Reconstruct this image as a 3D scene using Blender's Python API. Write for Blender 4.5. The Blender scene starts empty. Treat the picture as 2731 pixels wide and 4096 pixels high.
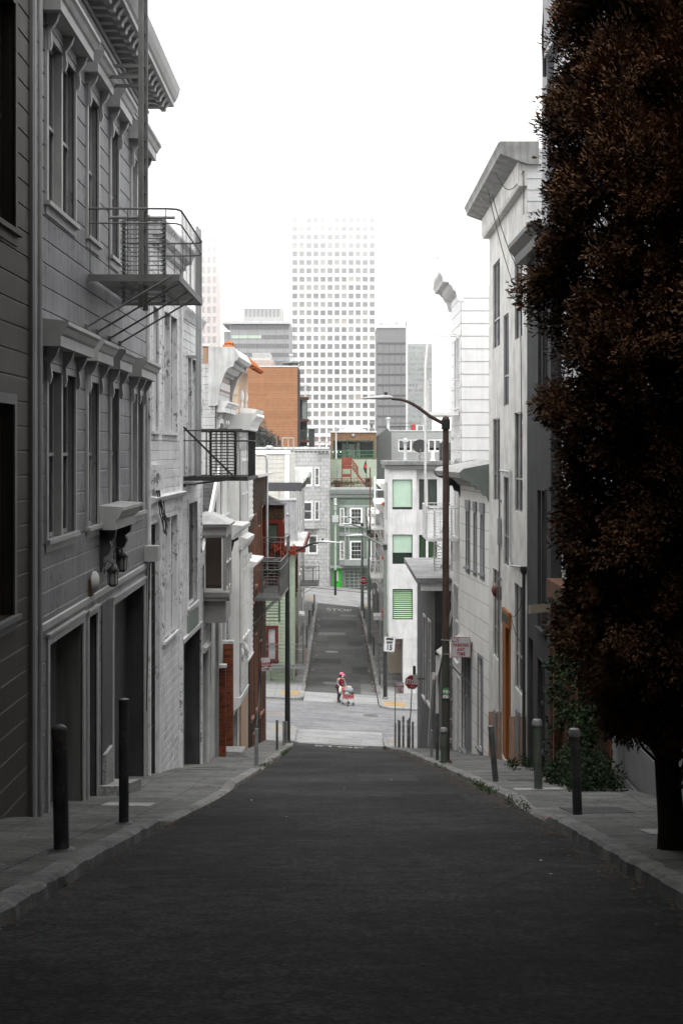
import bpy, bmesh, math, random
import numpy as np
from mathutils import Vector, Matrix, noise
R=math.radians
S=bpy.context.scene
COL=S.collection
# ---------------------------------------------------------------- camera
cam=bpy.data.cameras.new('camera'); camo=bpy.data.objects.new('camera',cam); COL.objects.link(camo)
cam.sensor_fit='VERTICAL'; cam.sensor_height=36; cam.lens=50
cam.shift_x=13.5/4096; cam.shift_y=-248/4096; cam.clip_start=.1; cam.clip_end=6000
camo.location=(0,0,0); camo.rotation_euler=(R(90),0,0)
S.camera=camo
# ---------------------------------------------------------------- sky, sun, exposure
SUN_EL,SUN_AZ=62,172
W=bpy.data.worlds.new("World"); S.world=W; W.use_nodes=True
nt=W.node_tree; bg=nt.nodes['Background']
sk=nt.nodes.new('ShaderNodeTexSky'); sk.sky_type='NISHITA'; sk.sun_disc=False
sk.sun_elevation=R(SUN_EL); sk.sun_rotation=R(SUN_AZ); sk.dust_density=8; sk.air_density=1.4; sk.ozone_density=1
hs=nt.nodes.new('ShaderNodeHueSaturation'); hs.inputs['Saturation'].default_value=.04
nt.links.new(sk.outputs[0],hs.inputs['Color'])
mxw=nt.nodes.new('ShaderNodeMix'); mxw.data_type='RGBA'; mxw.inputs[0].default_value=.72
mxw.inputs[7].default_value=(12.6,12.65,12.7,1)      # the fog deck evens the sky out
nt.links.new(hs.outputs[0],mxw.inputs[6]); nt.links.new(mxw.outputs[2],bg.inputs['Color'])
bg.inputs['Strength'].default_value=.125
sl=bpy.data.lights.new('sun','SUN'); sl.energy=.9; sl.angle=R(25); sl.color=(1,.97,.93)
so=bpy.data.objects.new('sun',sl); COL.objects.link(so)
so.rotation_euler=(R(90-SUN_EL),0,R(180-SUN_AZ))
S.view_settings.view_transform='Standard'; S.view_settings.look='None'; S.view_settings.gamma=1
S.view_settings.exposure=0.95
cy=S.cycles
cy.use_denoising=True; cy.pixel_filter_width=1.15; cy.use_adaptive_sampling=False; cy.max_bounces=12; cy.diffuse_bounces=4; cy.glossy_bounces=3; cy.transmission_bounces=4
cy.volume_bounces=10; cy.transparent_max_bounces=12; cy.caustics_reflective=False; cy.caustics_refractive=False
cy.sample_clamp_indirect=6

F=5689.0; CX=1352.0; HY=1800.0           # focal length, street vanishing point, horizon of the survey
def PX(px,Y): return (px-CX)/F*Y
def PZ(py,Y): return (HY-py)/F*Y
rnd=random.Random(7)
# ---------------------------------------------------------------- materials
MC={}
def nodes(name):
    m=bpy.data.materials.new(name); m.use_nodes=True
    t=m.node_tree; return m,t,t.nodes,t.links,t.nodes['Principled BSDF']
def _map(t,L,sc=(1,1,1),src='Object'):
    tc=t.nodes.new('ShaderNodeTexCoord'); mp=t.nodes.new('ShaderNodeMapping'); mp.inputs['Scale'].default_value=sc
    L.new(tc.outputs[src],mp.inputs[0]); return mp.outputs[0]
def _noise(t,L,vec,scale,detail=4,rough=.55):
    n=t.nodes.new('ShaderNodeTexNoise'); n.inputs['Scale'].default_value=scale; n.inputs['Detail'].default_value=detail
    n.inputs['Roughness'].default_value=rough; L.new(vec,n.inputs['Vector']); return n.outputs['Fac']
def _ramp(t,L,f,a,b,c0,c1):
    r=t.nodes.new('ShaderNodeMapRange'); r.inputs[1].default_value=a; r.inputs[2].default_value=b
    r.inputs[3].default_value=c0; r.inputs[4].default_value=c1; L.new(f,r.inputs[0]); return r.outputs[0]
def _mul(t,L,col,f):
    m=t.nodes.new('ShaderNodeMix'); m.data_type='RGBA'; m.blend_type='MULTIPLY'; m.inputs[0].default_value=1
    if isinstance(col,tuple): m.inputs[6].default_value=col
    else: L.new(col,m.inputs[6])
    L.new(f,m.inputs[7]); return m.outputs[2]
def _mix(t,L,fac,a,b):
    m=t.nodes.new('ShaderNodeMix'); m.data_type='RGBA'
    for s,i in ((fac,0),(a,6),(b,7)):
        if isinstance(s,(tuple,float,int)): m.inputs[i].default_value=s
        else: L.new(s,m.inputs[i])
    return m.outputs[2]
def _bump(t,L,f,bs,strength,dist=.02):
    b=t.nodes.new('ShaderNodeBump'); b.inputs['Strength'].default_value=strength; b.inputs['Distance'].default_value=dist
    L.new(f,b.inputs['Height']); L.new(b.outputs[0],bs.inputs['Normal'])
def c4(c): return (c[0],c[1],c[2],1.0)
def g(v,a=0,b=0): return (v*(1+a),v,v*(1+b))
def paint(name,c,rough=.6,var=.12,sc=2.2,bump=.15,bsc=40,streak=.0,chips=0,chipc=(.12,.11,.1),metal=0,spots=0):
    if name in MC: return MC[name]
    m,t,N,L,bs=nodes(name)
    v=_map(t,L); col=_mul(t,L,c4(c),_ramp(t,L,_noise(t,L,v,sc),.3,.7,1-var,1+var))
    if streak:
        vs=_map(t,L,(7,7,.35)); col=_mul(t,L,col,_ramp(t,L,_noise(t,L,vs,1.0,5,.6),.42,.68,1,1-streak))
    if chips:
        vc=_map(t,L,(1,1,.6)); f=_ramp(t,L,_noise(t,L,vc,9,6,.7),.60-.12*chips,.62-.12*chips,0,1)
        f2=_ramp(t,L,_noise(t,L,v,.8,2),.45,.6,0,1)
        mm=N.new('ShaderNodeMath'); mm.operation='MULTIPLY'; L.new(f,mm.inputs[0]); L.new(f2,mm.inputs[1])
        col=_mix(t,L,mm.outputs[0],col,c4(chipc))
    L.new(col,bs.inputs['Base Color']); bs.inputs['Roughness'].default_value=rough; bs.inputs['Metallic'].default_value=metal
    bs.inputs['Specular IOR Level'].default_value=.18 if metal==0 else .4
    if bump: _bump(t,L,_noise(t,L,v,bsc,3),bs,bump)
    MC[name]=m; return m
def stucco(name,c,streak=.25,var=.15,bump=.6):
    if name in MC: return MC[name]
    m,t,N,L,bs=nodes(name); v=_map(t,L)
    col=_mul(t,L,c4(c),_ramp(t,L,_noise(t,L,v,1.3,5,.6),.3,.7,1-var,1+var))
    vs=_map(t,L,(9,9,.5)); col=_mul(t,L,col,_ramp(t,L,_noise(t,L,vs,1.6,6,.65),.45,.72,1,1-streak))
    L.new(col,bs.inputs['Base Color']); bs.inputs['Roughness'].default_value=.85; bs.inputs['Specular IOR Level'].default_value=.12
    vb=_map(t,L,(30,30,9)); _bump(t,L,_noise(t,L,vb,1.5,5,.7),bs,bump,.03)
    MC[name]=m; return m
def bricks(name,c1,c2,mort,bw,rh,ms,rough=.85,off=.5,bump=.5,wall=True,var=.2,spread=0.0):
    """courses of brick, tile or shingle; on a wall laid along the wall and up"""
    if name in MC: return MC[name]
    m,t,N,L,bs=nodes(name); tc=N.new('ShaderNodeTexCoord')
    if wall:
        sp=N.new('ShaderNodeSeparateXYZ'); L.new(tc.outputs['Object'],sp.inputs[0])
        ad=N.new('ShaderNodeMath'); ad.operation='ADD'; L.new(sp.outputs[0],ad.inputs[0]); L.new(sp.outputs[1],ad.inputs[1])
        cb=N.new('ShaderNodeCombineXYZ'); L.new(ad.outputs[0],cb.inputs[0]); L.new(sp.outputs[2],cb.inputs[1]); vec=cb.outputs[0]
    else: vec=tc.outputs['Object']
    b=N.new('ShaderNodeTexBrick'); L.new(vec,b.inputs['Vector'])
    b.offset=off; b.inputs['Scale'].default_value=1; b.inputs['Brick Width'].default_value=bw; b.inputs['Row Height'].default_value=rh
    b.inputs['Mortar Size'].default_value=ms; b.inputs['Mortar Smooth'].default_value=.3
    b.inputs['Color1'].default_value=c4(c1); b.inputs['Color2'].default_value=c4(c2); b.inputs['Mortar'].default_value=c4(mort)
    b.inputs['Bias'].default_value=spread
    v=_map(t,L); col=_mul(t,L,b.outputs['Color'],_ramp(t,L,_noise(t,L,v,1.7,5,.65),.3,.7,1-var,1+var))
    L.new(col,bs.inputs['Base Color']); bs.inputs['Roughness'].default_value=rough; bs.inputs['Specular IOR Level'].default_value=.1
    iv=N.new('ShaderNodeMath'); iv.operation='SUBTRACT'; iv.inputs[0].default_value=1; L.new(b.outputs['Fac'],iv.inputs[1])
    ad2=N.new('ShaderNodeMath'); ad2.operation='MULTIPLY_ADD'; L.new(_noise(t,L,v,25,3),ad2.inputs[0]); ad2.inputs[1].default_value=.25; L.new(iv.outputs[0],ad2.inputs[2])
    _bump(t,L,ad2.outputs[0],bs,bump,.01)
    MC[name]=m; return m
def ground_mat(name,c,var=.25,sc=.5,grain=.35,streak=.2,cracks=.5,rough=.9,panels=None,spots=.0,gsc=55,spec=.12):
    """asphalt / concrete: broad stains, tyre-wise streaks, grain and cracks"""
    if name in MC: return MC[name]
    m,t,N,L,bs=nodes(name); v=_map(t,L)
    col=_mul(t,L,c4(c),_ramp(t,L,_noise(t,L,v,sc,5,.6),.3,.7,1-var,1+var))
    vs=_map(t,L,(.5,2.6,1)); col=_mul(t,L,col,_ramp(t,L,_noise(t,L,vs,.9,5,.6),.45,.7,1,1-streak))
    gr=_noise(t,L,v,gsc,2,.6); col=_mul(t,L,col,_ramp(t,L,gr,.3,.7,1-grain,1+grain))
    g2=_noise(t,L,v,gsc*.16,3,.7); col=_mul(t,L,col,_ramp(t,L,g2,.35,.65,1-grain*.5,1+grain*.5))
    if spots:
        col=_mix(t,L,_ramp(t,L,_noise(t,L,v,3.1,3,.5),.70,.74,0,spots),col,(.01,.01,.01,1))
    if cracks:
        vo=N.new('ShaderNodeTexVoronoi'); vo.feature='DISTANCE_TO_EDGE'; vo.inputs['Scale'].default_value=.55
        nv=N.new('ShaderNodeTexNoise'); nv.inputs['Scale'].default_value=2.; nv.inputs['Detail'].default_value=4; L.new(v,nv.inputs['Vector'])
        av=N.new('ShaderNodeVectorMath'); av.operation='MULTIPLY_ADD'; L.new(nv.outputs['Color'],av.inputs[0]); av.inputs[1].default_value=(.9,.9,.9); L.new(v,av.inputs[2])
        L.new(av.outputs[0],vo.inputs['Vector'])
        col=_mix(t,L,_ramp(t,L,vo.outputs['Distance'],.004,.012,cracks,0),col,c4(tuple(x*.35 for x in c)))
    if panels:
        b=N.new('ShaderNodeTexBrick'); L.new(v,b.inputs['Vector']); b.offset=panels[3] if len(panels)>3 else 0
        b.inputs['Brick Width'].default_value=panels[0]; b.inputs['Row Height'].default_value=panels[1]; b.inputs['Scale'].default_value=1
        b.inputs['Mortar Size'].default_value=.012; b.inputs['Mortar Smooth'].default_value=.4
        b.inputs['Color1'].default_value=(1,1,1,1); b.inputs['Color2'].default_value=(1-panels[2],)*3+(1,); b.inputs['Mortar'].default_value=(.4,.4,.4,1)
        col=_mul(t,L,col,b.outputs['Color'])
    L.new(col,bs.inputs['Base Color']); bs.inputs['Roughness'].default_value=rough; bs.inputs['Specular IOR Level'].default_value=spec
    _bump(t,L,gr,bs,.5,.01)
    MC[name]=m; return m
def glassmat(name,tint=.35,refl=1.0,rough=.03):
    if name in MC: return MC[name]
    m,t,N,L,bs=nodes(name); N.remove(bs); out=N['Material Output']
    tr=N.new('ShaderNodeBsdfTransparent'); tr.inputs[0].default_value=(tint,tint,tint*1.02,1)
    gl=N.new('ShaderNodeBsdfGlossy'); gl.inputs['Roughness'].default_value=rough; gl.inputs[0].default_value=(.85,.86,.88,1)
    fr=N.new('ShaderNodeFresnel'); fr.inputs[0].default_value=1.45
    mm=N.new('ShaderNodeMath'); mm.operation='MULTIPLY'; mm.inputs[1].default_value=refl; mm.use_clamp=True; L.new(fr.outputs[0],mm.inputs[0])
    v=_map(t,L); bp=N.new('ShaderNodeBump'); bp.inputs['Strength'].default_value=.06; bp.inputs['Distance'].default_value=.05
    L.new(_noise(t,L,v,1.4,2),bp.inputs['Height']); L.new(bp.outputs[0],gl.inputs['Normal'])
    mx=N.new('ShaderNodeMixShader'); L.new(mm.outputs[0],mx.inputs[0]); L.new(tr.outputs[0],mx.inputs[1]); L.new(gl.outputs[0],mx.inputs[2])
    L.new(mx.outputs[0],out.inputs[0]); MC[name]=m; return m
def flat(name,c,rough=.5,metal=0,emit=0):
    if name in MC: return MC[name]
    m,t,N,L,bs=nodes(name); bs.inputs['Base Color'].default_value=c4(c); bs.inputs['Roughness'].default_value=rough; bs.inputs['Metallic'].default_value=metal
    v=_map(t,L); col=_mul(t,L,c4(c),_ramp(t,L,_noise(t,L,v,4,3),.3,.7,.92,1.08)); L.new(col,bs.inputs['Base Color'])
    if emit: bs.inputs['Emission Color'].default_value=c4(c); bs.inputs['Emission Strength'].default_value=emit
    MC[name]=m; return m
def foliage(name,ca,cb,cc=None,sc=1.6):
    if name in MC: return MC[name]
    m,t,N,L,bs=nodes(name); v=_map(t,L)
    col=_mix(t,L,_ramp(t,L,_noise(t,L,v,sc,4,.7),.35,.65,0,1),c4(ca),c4(cb))
    if cc: col=_mix(t,L,_ramp(t,L,_noise(t,L,v,sc*6,3,.6),.56,.66,0,1),col,c4(cc))
    L.new(col,bs.inputs['Base Color']); bs.inputs['Roughness'].default_value=.75
    bs.inputs['Specular IOR Level'].default_value=.2
    MC[name]=m; return m
# ---------------------------------------------------------------- objects
LOC={}
def tag(o,label=None,cat=None,group=None,kind=None):
    if label: o['label']=label
    if cat: o['category']=cat
    if group: o['group']=group
    if kind: o['kind']=kind
    return o
def thing(name,label,cat,loc=(0,0,0),group=None):
    o=bpy.data.objects.new(name,None); COL.objects.link(o); o.location=loc; o.empty_display_size=.2
    LOC[o.name]=Vector(loc); return tag(o,label,cat,group)
def link(name,me,mat,parent=None,off=None):
    o=bpy.data.objects.new(name,me); COL.objects.link(o)
    if mat and not me.materials: me.materials.append(mat)
    if parent is not None: o.parent=parent; LOC[o.name]=LOC[parent.name]
    else: LOC[o.name]=off if off is not None else Vector((0,0,0)); o.location=LOC[o.name]
    return o
class MB:
    def __init__(s): s.v=[]; s.f=[]; s.sm=[]
    def add(s,vs,fs,smooth=False):
        n=len(s.v); s.v+= [tuple(p) for p in vs]; s.f+=[tuple(i+n for i in f) for f in fs]; s.sm+=[smooth]*len(fs); return s
    def quad(s,a,b,c,d): return s.add((a,b,c,d),((0,1,2,3),))
    def hexa(s,p): # 8 points: bottom loop 0-3, top loop 4-7
        return s.add(p,((0,3,2,1),(4,5,6,7),(0,1,5,4),(1,2,6,5),(2,3,7,6),(3,0,4,7)))
    def box(s,fr,u0,u1,z0,z1,w0,w1):
        P=fr.P
        return s.hexa([P(u0,z0,w0),P(u1,z0,w0),P(u1,z0,w1),P(u0,z0,w1),P(u0,z1,w0),P(u1,z1,w0),P(u1,z1,w1),P(u0,z1,w1)])
    def cube(s,x0,x1,y0,y1,z0,z1):
        return s.hexa([(x0,y0,z0),(x1,y0,z0),(x1,y1,z0),(x0,y1,z0),(x0,y0,z1),(x1,y0,z1),(x1,y1,z1),(x0,y1,z1)])
    def ext(s,A,B,smooth=False): # loft between two equal loops, capped
        n=len(A); s.add(list(A)+list(B),[(i,(i+1)%n,n+(i+1)%n,n+i) for i in range(n)],smooth)
        s.add(A,[tuple(range(n))[::-1]]); s.add(B,[tuple(range(n))]); return s
    def prof(s,fr,pts,u0,u1): # pts (w,z) swept along u
        return s.ext([fr.P(u0,z,w) for w,z in pts],[fr.P(u1,z,w) for w,z in pts])
    def plan(s,fr,pts,z0,z1): # pts (u,w) swept up
        return s.ext([fr.P(u,z0,w) for u,w in pts],[fr.P(u,z1,w) for u,w in pts])
    def face(s,fr,pts,w0,w1): # pts (u,z) swept out
        return s.ext([fr.P(u,z,w0) for u,z in pts],[fr.P(u,z,w1) for u,z in pts])
    def tube(s,pts,r,n=8,cap=True):
        pts=[Vector(p) for p in pts]; rs=r if isinstance(r,(list,tuple)) else [r]*len(pts); rings=[]
        for i,p in enumerate(pts):
            d=(pts[min(i+1,len(pts)-1)]-pts[max(i-1,0)]).normalized()
            a=Vector((0,0,1)) if abs(d.z)<.9 else Vector((1,0,0)); x=d.cross(a).normalized(); y=d.cross(x)
            rings.append([p+(x*math.cos(2*math.pi*k/n)+y*math.sin(2*math.pi*k/n))*rs[i] for k in range(n)])
        vs=[q for ring in rings for q in ring]; fs=[]
        for i in range(len(pts)-1):
            for k in range(n): fs.append((i*n+k,i*n+(k+1)%n,(i+1)*n+(k+1)%n,(i+1)*n+k))
        s.add(vs,fs,n>4)
        if cap: s.add(rings[0],[tuple(range(n))]); s.add(rings[-1],[tuple(range(n))])
        return s
    def bar(s,a,b,w): return s.tube([a,b],w,4)
    def lathe(s,c,prof,n=16,axis=(0,0,1)):
        ax=Vector(axis).normalized(); t=Vector((1,0,0)) if abs(ax.x)<.9 else Vector((0,1,0)); x=ax.cross(t).normalized(); y=ax.cross(x); c=Vector(c)
        vs=[c+ax*z+(x*math.cos(2*math.pi*k/n)+y*math.sin(2*math.pi*k/n))*r for r,z in prof for k in range(n)]
        fs=[(i*n+k,i*n+(k+1)%n,(i+1)*n+(k+1)%n,(i+1)*n+k) for i in range(len(prof)-1) for k in range(n)]
        s.add(vs,fs,True); s.add(vs[:n],[tuple(range(n))]); s.add(vs[-n:],[tuple(range(n))]); return s
    def ball(s,c,r,n=10,sx=1,sy=1,sz=1):
        c=Vector(c); m=n//2; vs=[];
        for i in range(m+1):
            a=math.pi*i/m
            for k in range(n):
                b=2*math.pi*k/n; vs.append(c+Vector((r*sx*math.sin(a)*math.cos(b),r*sy*math.sin(a)*math.sin(b),r*sz*math.cos(a))))
        fs=[(i*n+k,i*n+(k+1)%n,(i+1)*n+(k+1)%n,(i+1)*n+k) for i in range(m) for k in range(n)]
        s.add(vs,fs,True); return s
    def build(s,name,mat,parent=None,off=None,recalc=True,mats=None):
        L=LOC[parent.name] if parent is not None else (Vector(off) if off is not None else Vector((0,0,0)))
        me=bpy.data.meshes.new(name); me.from_pydata([(x-L.x,y-L.y,z-L.z) for x,y,z in s.v],[],s.f)
        me.polygons.foreach_set('use_smooth',s.sm)
        if recalc:
            bm=bmesh.new(); bm.from_mesh(me); bmesh.ops.recalc_face_normals(bm,faces=bm.faces); bm.to_mesh(me); bm.free()
        me.update(); return link(name,me,mat,parent,L)
class Fr:
    """a wall's own frame: u runs along it, w stands out of it, z is up"""
    def __init__(s,ox,oy,tx,ty,nx,ny):
        l=math.hypot(tx,ty); s.o=(ox,oy); s.t=(tx/l,ty/l); l=math.hypot(nx,ny); s.n=(nx/l,ny/l)
    def P(s,u,z,w=0): return Vector((s.o[0]+s.t[0]*u+s.n[0]*w,s.o[1]+s.t[1]*u+s.n[1]*w,z))
    def u(s,px,w=0):
        k=(px-CX)/F; ox=s.o[0]+s.n[0]*w; oy=s.o[1]+s.n[1]*w
        return (k*oy-ox)/(s.t[0]-k*s.t[1])
    def z(s,px,py,w=0): u=s.u(px,w); return PZ(py,s.P(u,0,w).y)
    def Y(s,u): return s.P(u,0).y
CAMW=lambda x,y: Fr(x,y,1,0,0,-1)      # a wall square to the street, looking back up the hill
# wall skins
LAP=[(0,1.),(1.,0.)]; VEE=[(0,1.),(.9,1.),(1.,0.)]; FLAT=[(0,0.),(1.,0.)]
def skin(mb,fr,u0,u1,z0,z1,ops=(),bh=None,lip=.02,prof=LAP,reveal=.15,w=0,topf=None):
    if bh is None: bh=1000; prof=FLAT; zb0=z0
    zb0=math.floor(z0/bh)*bh if bh<999 else z0
    br={z0,z1}
    if bh<999:
        k=0
        while zb0+k*bh<z1:
            for f,_ in prof[:-1]:
                q=zb0+(k+f)*bh
                if z0<q<z1: br.add(round(q,5))
            k+=1
    for o in ops:
        for q in (o[2],o[3]):
            if z0<q<z1: br.add(q)
    zs=sorted(br)
    def off(z,up):
        if bh>=999: return w
        f=((z-zb0)/bh); f=f-math.floor(f+1e-6)
        if f<1e-5: f=0. if not up else 1.
        for (a,x),(b,y) in zip(prof,prof[1:]):
            if f<=b+1e-6: return w+lip*(x+(y-x)*(f-a)/(b-a))
        return w
    last=None
    for za,zb in zip(zs,zs[1:]):
        if zb-za<1e-5: continue
        mid=(za+zb)/2; segs=[(u0,u1)]
        for o in ops:
            if o[2]<mid<o[3]:
                ns=[]
                for a,b in segs:
                    if o[1]<=a or o[0]>=b: ns.append((a,b)); continue
                    if o[0]>a: ns.append((a,o[0]))
                    if o[1]<b: ns.append((o[1],b))
                segs=ns
        oa,ob=off(za,False),off(zb,True); oprev=off(za,True)
        for a,b in segs:
            mb.quad(fr.P(a,za,oa),fr.P(b,za,oa),fr.P(b,zb,ob),fr.P(a,zb,ob))
            if abs(oa-oprev)>1e-4: mb.quad(fr.P(a,za,oprev),fr.P(b,za,oprev),fr.P(b,za,oa),fr.P(a,za,oa))
    if reveal:
        for o in ops:
            a,b,c,d=o[:4]; c=max(c,z0); d=min(d,z1); q=w+lip if bh<999 else w
            mb.quad(fr.P(a,c,q),fr.P(a,d,q),fr.P(a,d,w-reveal),fr.P(a,c,w-reveal)); mb.quad(fr.P(b,c,q),fr.P(b,d,q),fr.P(b,d,w-reveal),fr.P(b,c,w-reveal))
            mb.quad(fr.P(a,d,q),fr.P(b,d,q),fr.P(b,d,w-reveal),fr.P(a,d,w-reveal)); mb.quad(fr.P(a,c,q),fr.P(b,c,q),fr.P(b,c,w-reveal),fr.P(a,c,w-reveal))
    return mb
def house(name,label,side,xn,yn,xf,yf,ztop,zbot,mat,bh=None,lip=.02,prof=LAP,ops=(),depth=8,nops=(),cat='house',roofmat=None,group=None,nmat=None,parap=.0,fops=(),roof=True,nbh=None):
    """side -1: on the left of the street, +1: on the right; near corner (xn,yn), far corner (xf,yf)"""
    root=thing(name,label,cat,(xn,yn,zbot),group)
    fr=Fr(xn,yn,xf-xn,yf-yn,-side*(yf-yn),side*(xf-xn)); L=math.hypot(xf-xn,yf-yn)
    nr=Fr(xn,yn,side,0,0,-1); fa=Fr(xf,yf,side,0,0,1)
    mb=MB(); skin(mb,fr,0,L,zbot,ztop,ops,bh,lip,prof); 
    mn=MB() if nmat else mb
    skin(mn,nr,0,depth,zbot,ztop,nops,nbh or bh,lip,prof)
    skin(mb,fa,0,depth,zbot,ztop,fops,bh,lip,prof)
    mb.quad(nr.P(depth,zbot),fa.P(depth,zbot),fa.P(depth,ztop),nr.P(depth,ztop))
    mb.build('wall',mat,root,recalc=False)
    if nmat: mn.build('side_wall',nmat,root,recalc=False)
    if roof:
        r=MB(); i=.01; r.hexa([fr.P(i,ztop-.12-parap,-i),fr.P(L-i,ztop-.12-parap,-i),fa.P(depth-i,ztop-.12-parap,-i),nr.P(depth-i,ztop-.12-parap,-i),
            fr.P(i,ztop-.02-parap,-i),fr.P(L-i,ztop-.02-parap,-i),fa.P(depth-i,ztop-.02-parap,-i),nr.P(depth-i,ztop-.02-parap,-i)])
        r.build('roof',roofmat or M_roof,root)
    return root,fr,nr,L
def window(root,fr,u0,u1,z0,z1,frame,pane,back,w=0,rec=.13,rail=.045,cas=.10,cth=.035,style='hung',blind=None,bfrac=.5,cols=1,sill=True,hood=None,name='window',label=None,hz=.3,rows=1):
    """opening u0..u1 x z0..z1: casing outside it, sashes and pane set back inside it"""
    mb=MB()
    if cas:
        mb.box(fr,u0-cas,u0,z0-.0,z1+cas,w+.002,w+cth); mb.box(fr,u1,u1+cas,z0-.0,z1+cas,w+.002,w+cth); mb.box(fr,u0,u1,z1,z1+cas,w+.002,w+cth)
        if not sill: mb.box(fr,u0-cas,u1+cas,z0-cas,z0,w+.002,w+cth)
    n=cols; cw=(u1-u0)/n; a0,a1=w-rec,w-rec+.04
    for i in range(n):
        a,b=u0+i*cw,u0+(i+1)*cw
        if i: mb.box(fr,a-.06,a+.06,z0,z1,w-rec,w+cth*.8); a+=.06
        if i<n-1: b-=.06
        mb.box(fr,a,a+rail,z0,z1,a0,a1); mb.box(fr,b-rail,b,z0,z1,a0,a1); mb.box(fr,a+rail,b-rail,z1-rail,z1,a0,a1); mb.box(fr,a+rail,b-rail,z0,z0+rail*1.3,a0,a1)
        if style=='hung':
            m=(z0+z1)/2; mb.box(fr,a+rail,b-rail,m-rail*.6,m+rail*.6,a0,a1+.02)
        elif style=='cross':
            m=(z0+z1)/2; mb.box(fr,a+rail,b-rail,m-rail*.6,m+rail*.6,a0,a1+.02)
            for q in (1,2):
                x=a+rail+(b-a-2*rail)*q/3; mb.box(fr,x-.012,x+.012,z0+rail,z1-rail,a0,a1-.01)
            for q in (.25,.75): zz=z0+(z1-z0)*q; mb.box(fr,a+rail,b-rail,zz-.012,zz+.012,a0+.002,a1-.012)
        elif style=='slide':
            m=z0+(z1-z0)*.33; mb.box(fr,a+rail,b-rail,m-rail*.7,m+rail*.7,a0,a1+.02); x=(a+b)/2; mb.box(fr,x-.02,x+.02,z0+rail,z1-rail,a0+.003,a1+.01)
    o=mb.build(name,frame,root)
    if label: o['label']=label
    p=MB().quad(fr.P(u0+.01,z0+.01,w-rec+.018),fr.P(u1-.01,z0+.01,w-rec+.018),fr.P(u1-.01,z1-.01,w-rec+.018),fr.P(u0+.01,z1-.01,w-rec+.018)); p.build('pane',pane,o,recalc=False)
    bk=MB().quad(fr.P(u0-.05,z0-.05,w-rec-.10),fr.P(u1+.05,z0-.05,w-rec-.10),fr.P(u1+.05,z1+.05,w-rec-.10),fr.P(u0-.05,z1+.05,w-rec-.10)); bk.build('interior',back,o,recalc=False)  # flat sheet close behind the pane, coloured as the room's darkness
    if blind:
        zz=z1-(z1-z0)*bfrac
        MB().quad(fr.P(u0+.0,zz,w-rec-.05),fr.P(u1-.0,zz,w-rec-.05),fr.P(u1-.0,z1,w-rec-.05),fr.P(u0+.0,z1,w-rec-.05)).build('blind',blind,o,recalc=False)
    if sill:
        s=MB(); s.box(fr,u0-cas-.04,u1+cas+.04,z0-.07,z0,w-.02,w+.11); s.box(fr,u0-cas,u1+cas,z0-.2,z0-.072,w+.003,w+.045)
        s.build('sill',frame,o)
    if hood:
        s=MB(); d=hood; zt=z1+cas+.01
        a,b=u0-cas-.02,u1+cas+.02
        s.box(fr,a,b,zt,zt+hz,w+.003,w+.07)
        z2=zt+hz
        P=[(w+.0,z2),(w+d*.72,z2),(w+d*.72,z2+.16),(w+d*.80,z2+.19),(w+d*.9,z2+.27),(w+d,z2+.31),(w+d,z2+.37),(w,z2+.42)]
        s.prof(fr,P,a-d*.45,b+d*.45)
        s.build('hood',frame,o)
        for q in ([a+.05,b-.05] if n==1 else [a+.05,(a+b)/2,b-.05]):
            k=MB(); k.prof(fr,[(w+.07,z2-.001),(w+.07,z2-.52),(w+.10,z2-.55),(w+.13,z2-.45),(w+.11,z2-.25),(w+.2,z2-.12),(w+.24,z2-.001)],q-.05,q+.05); k.build('bracket',frame,o)
    return o
def text_mesh(s,size=1,bold=.0,spacing=1,line=1):
    cu=bpy.data.curves.new('t','FONT'); cu.body=s; cu.size=size; cu.align_x='CENTER'; cu.align_y='CENTER'; cu.offset=bold; cu.space_character=spacing; cu.space_line=line
    o=bpy.data.objects.new('t',cu); COL.objects.link(o); dg=bpy.context.evaluated_depsgraph_get(); dg.update()
    me=bpy.data.meshes.new_from_object(o.evaluated_get(dg)); vs=[v.co.copy() for v in me.vertices]; fs=[tuple(p.vertices) for p in me.polygons]
    bpy.data.objects.remove(o); bpy.data.curves.remove(cu); bpy.data.meshes.remove(me); return vs,fs
def lettering(parent,f,s,size,mat,bold=.0,sx=1,spacing=1,name='lettering',line=1):
    vs,fs=text_mesh(s,size,bold,spacing,line); mb=MB(); mb.add([f(v.x*sx,v.y) for v in vs],fs); return mb.build(name,mat,parent,recalc=False)
# copying a thing with its parts
def copy_tree(o,parent=None,first=True):
    c=o.copy(); COL.objects.link(c); c.parent=parent; LOC[c.name]=LOC.get(o.name,Vector((0,0,0)))
    for ch in list(o.children): copy_tree(ch,c,False)
    return c
M_roof=ground_mat('roof_tar',(.16,.16,.16),cracks=.2)
glass=glassmat('window_glass',.82); dark=flat('dark_room',(.012,.012,.012),.9)  # near-black backing stands in for unlit rooms; also gate door and grate slots
# ---------------------------------------------------------------- the lie of the land
def lerp(a,b,t): return a+(b-a)*t
def pl(P,y):
    if y<=P[0][0]: return P[0][1]
    for (a,x),(b,c) in zip(P,P[1:]):
        if y<=b: return lerp(x,c,(y-a)/(b-a))
    return P[-1][1]
RZ=[(-60,-1.55+.1857*60),(65,-13.62),(67,-13.95),(69,-14.17),(72,-14.2),(83,-14.2),(146,-15.9),(149,-15.85),(158,-15.4),(400,-15.4)]
TL=[(58,0),(67,.055),(84,.055),(100,.01),(128,.01),(146,.10),(160,.10),(170,.0)]
def gz(x,y): return pl(RZ,y)-pl(TL,y)*max(-9,min(9,x))
ZW=lambda y: pl(RZ,y)
LE=[(-60,-2.6),(10,-2.42),(13.7,-2.46),(20,-2.39),(26,-2.19),(39,-2.09),(68,-2.07),(69,-2.1),(83,-1.93),(146,-2.1)]
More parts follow.
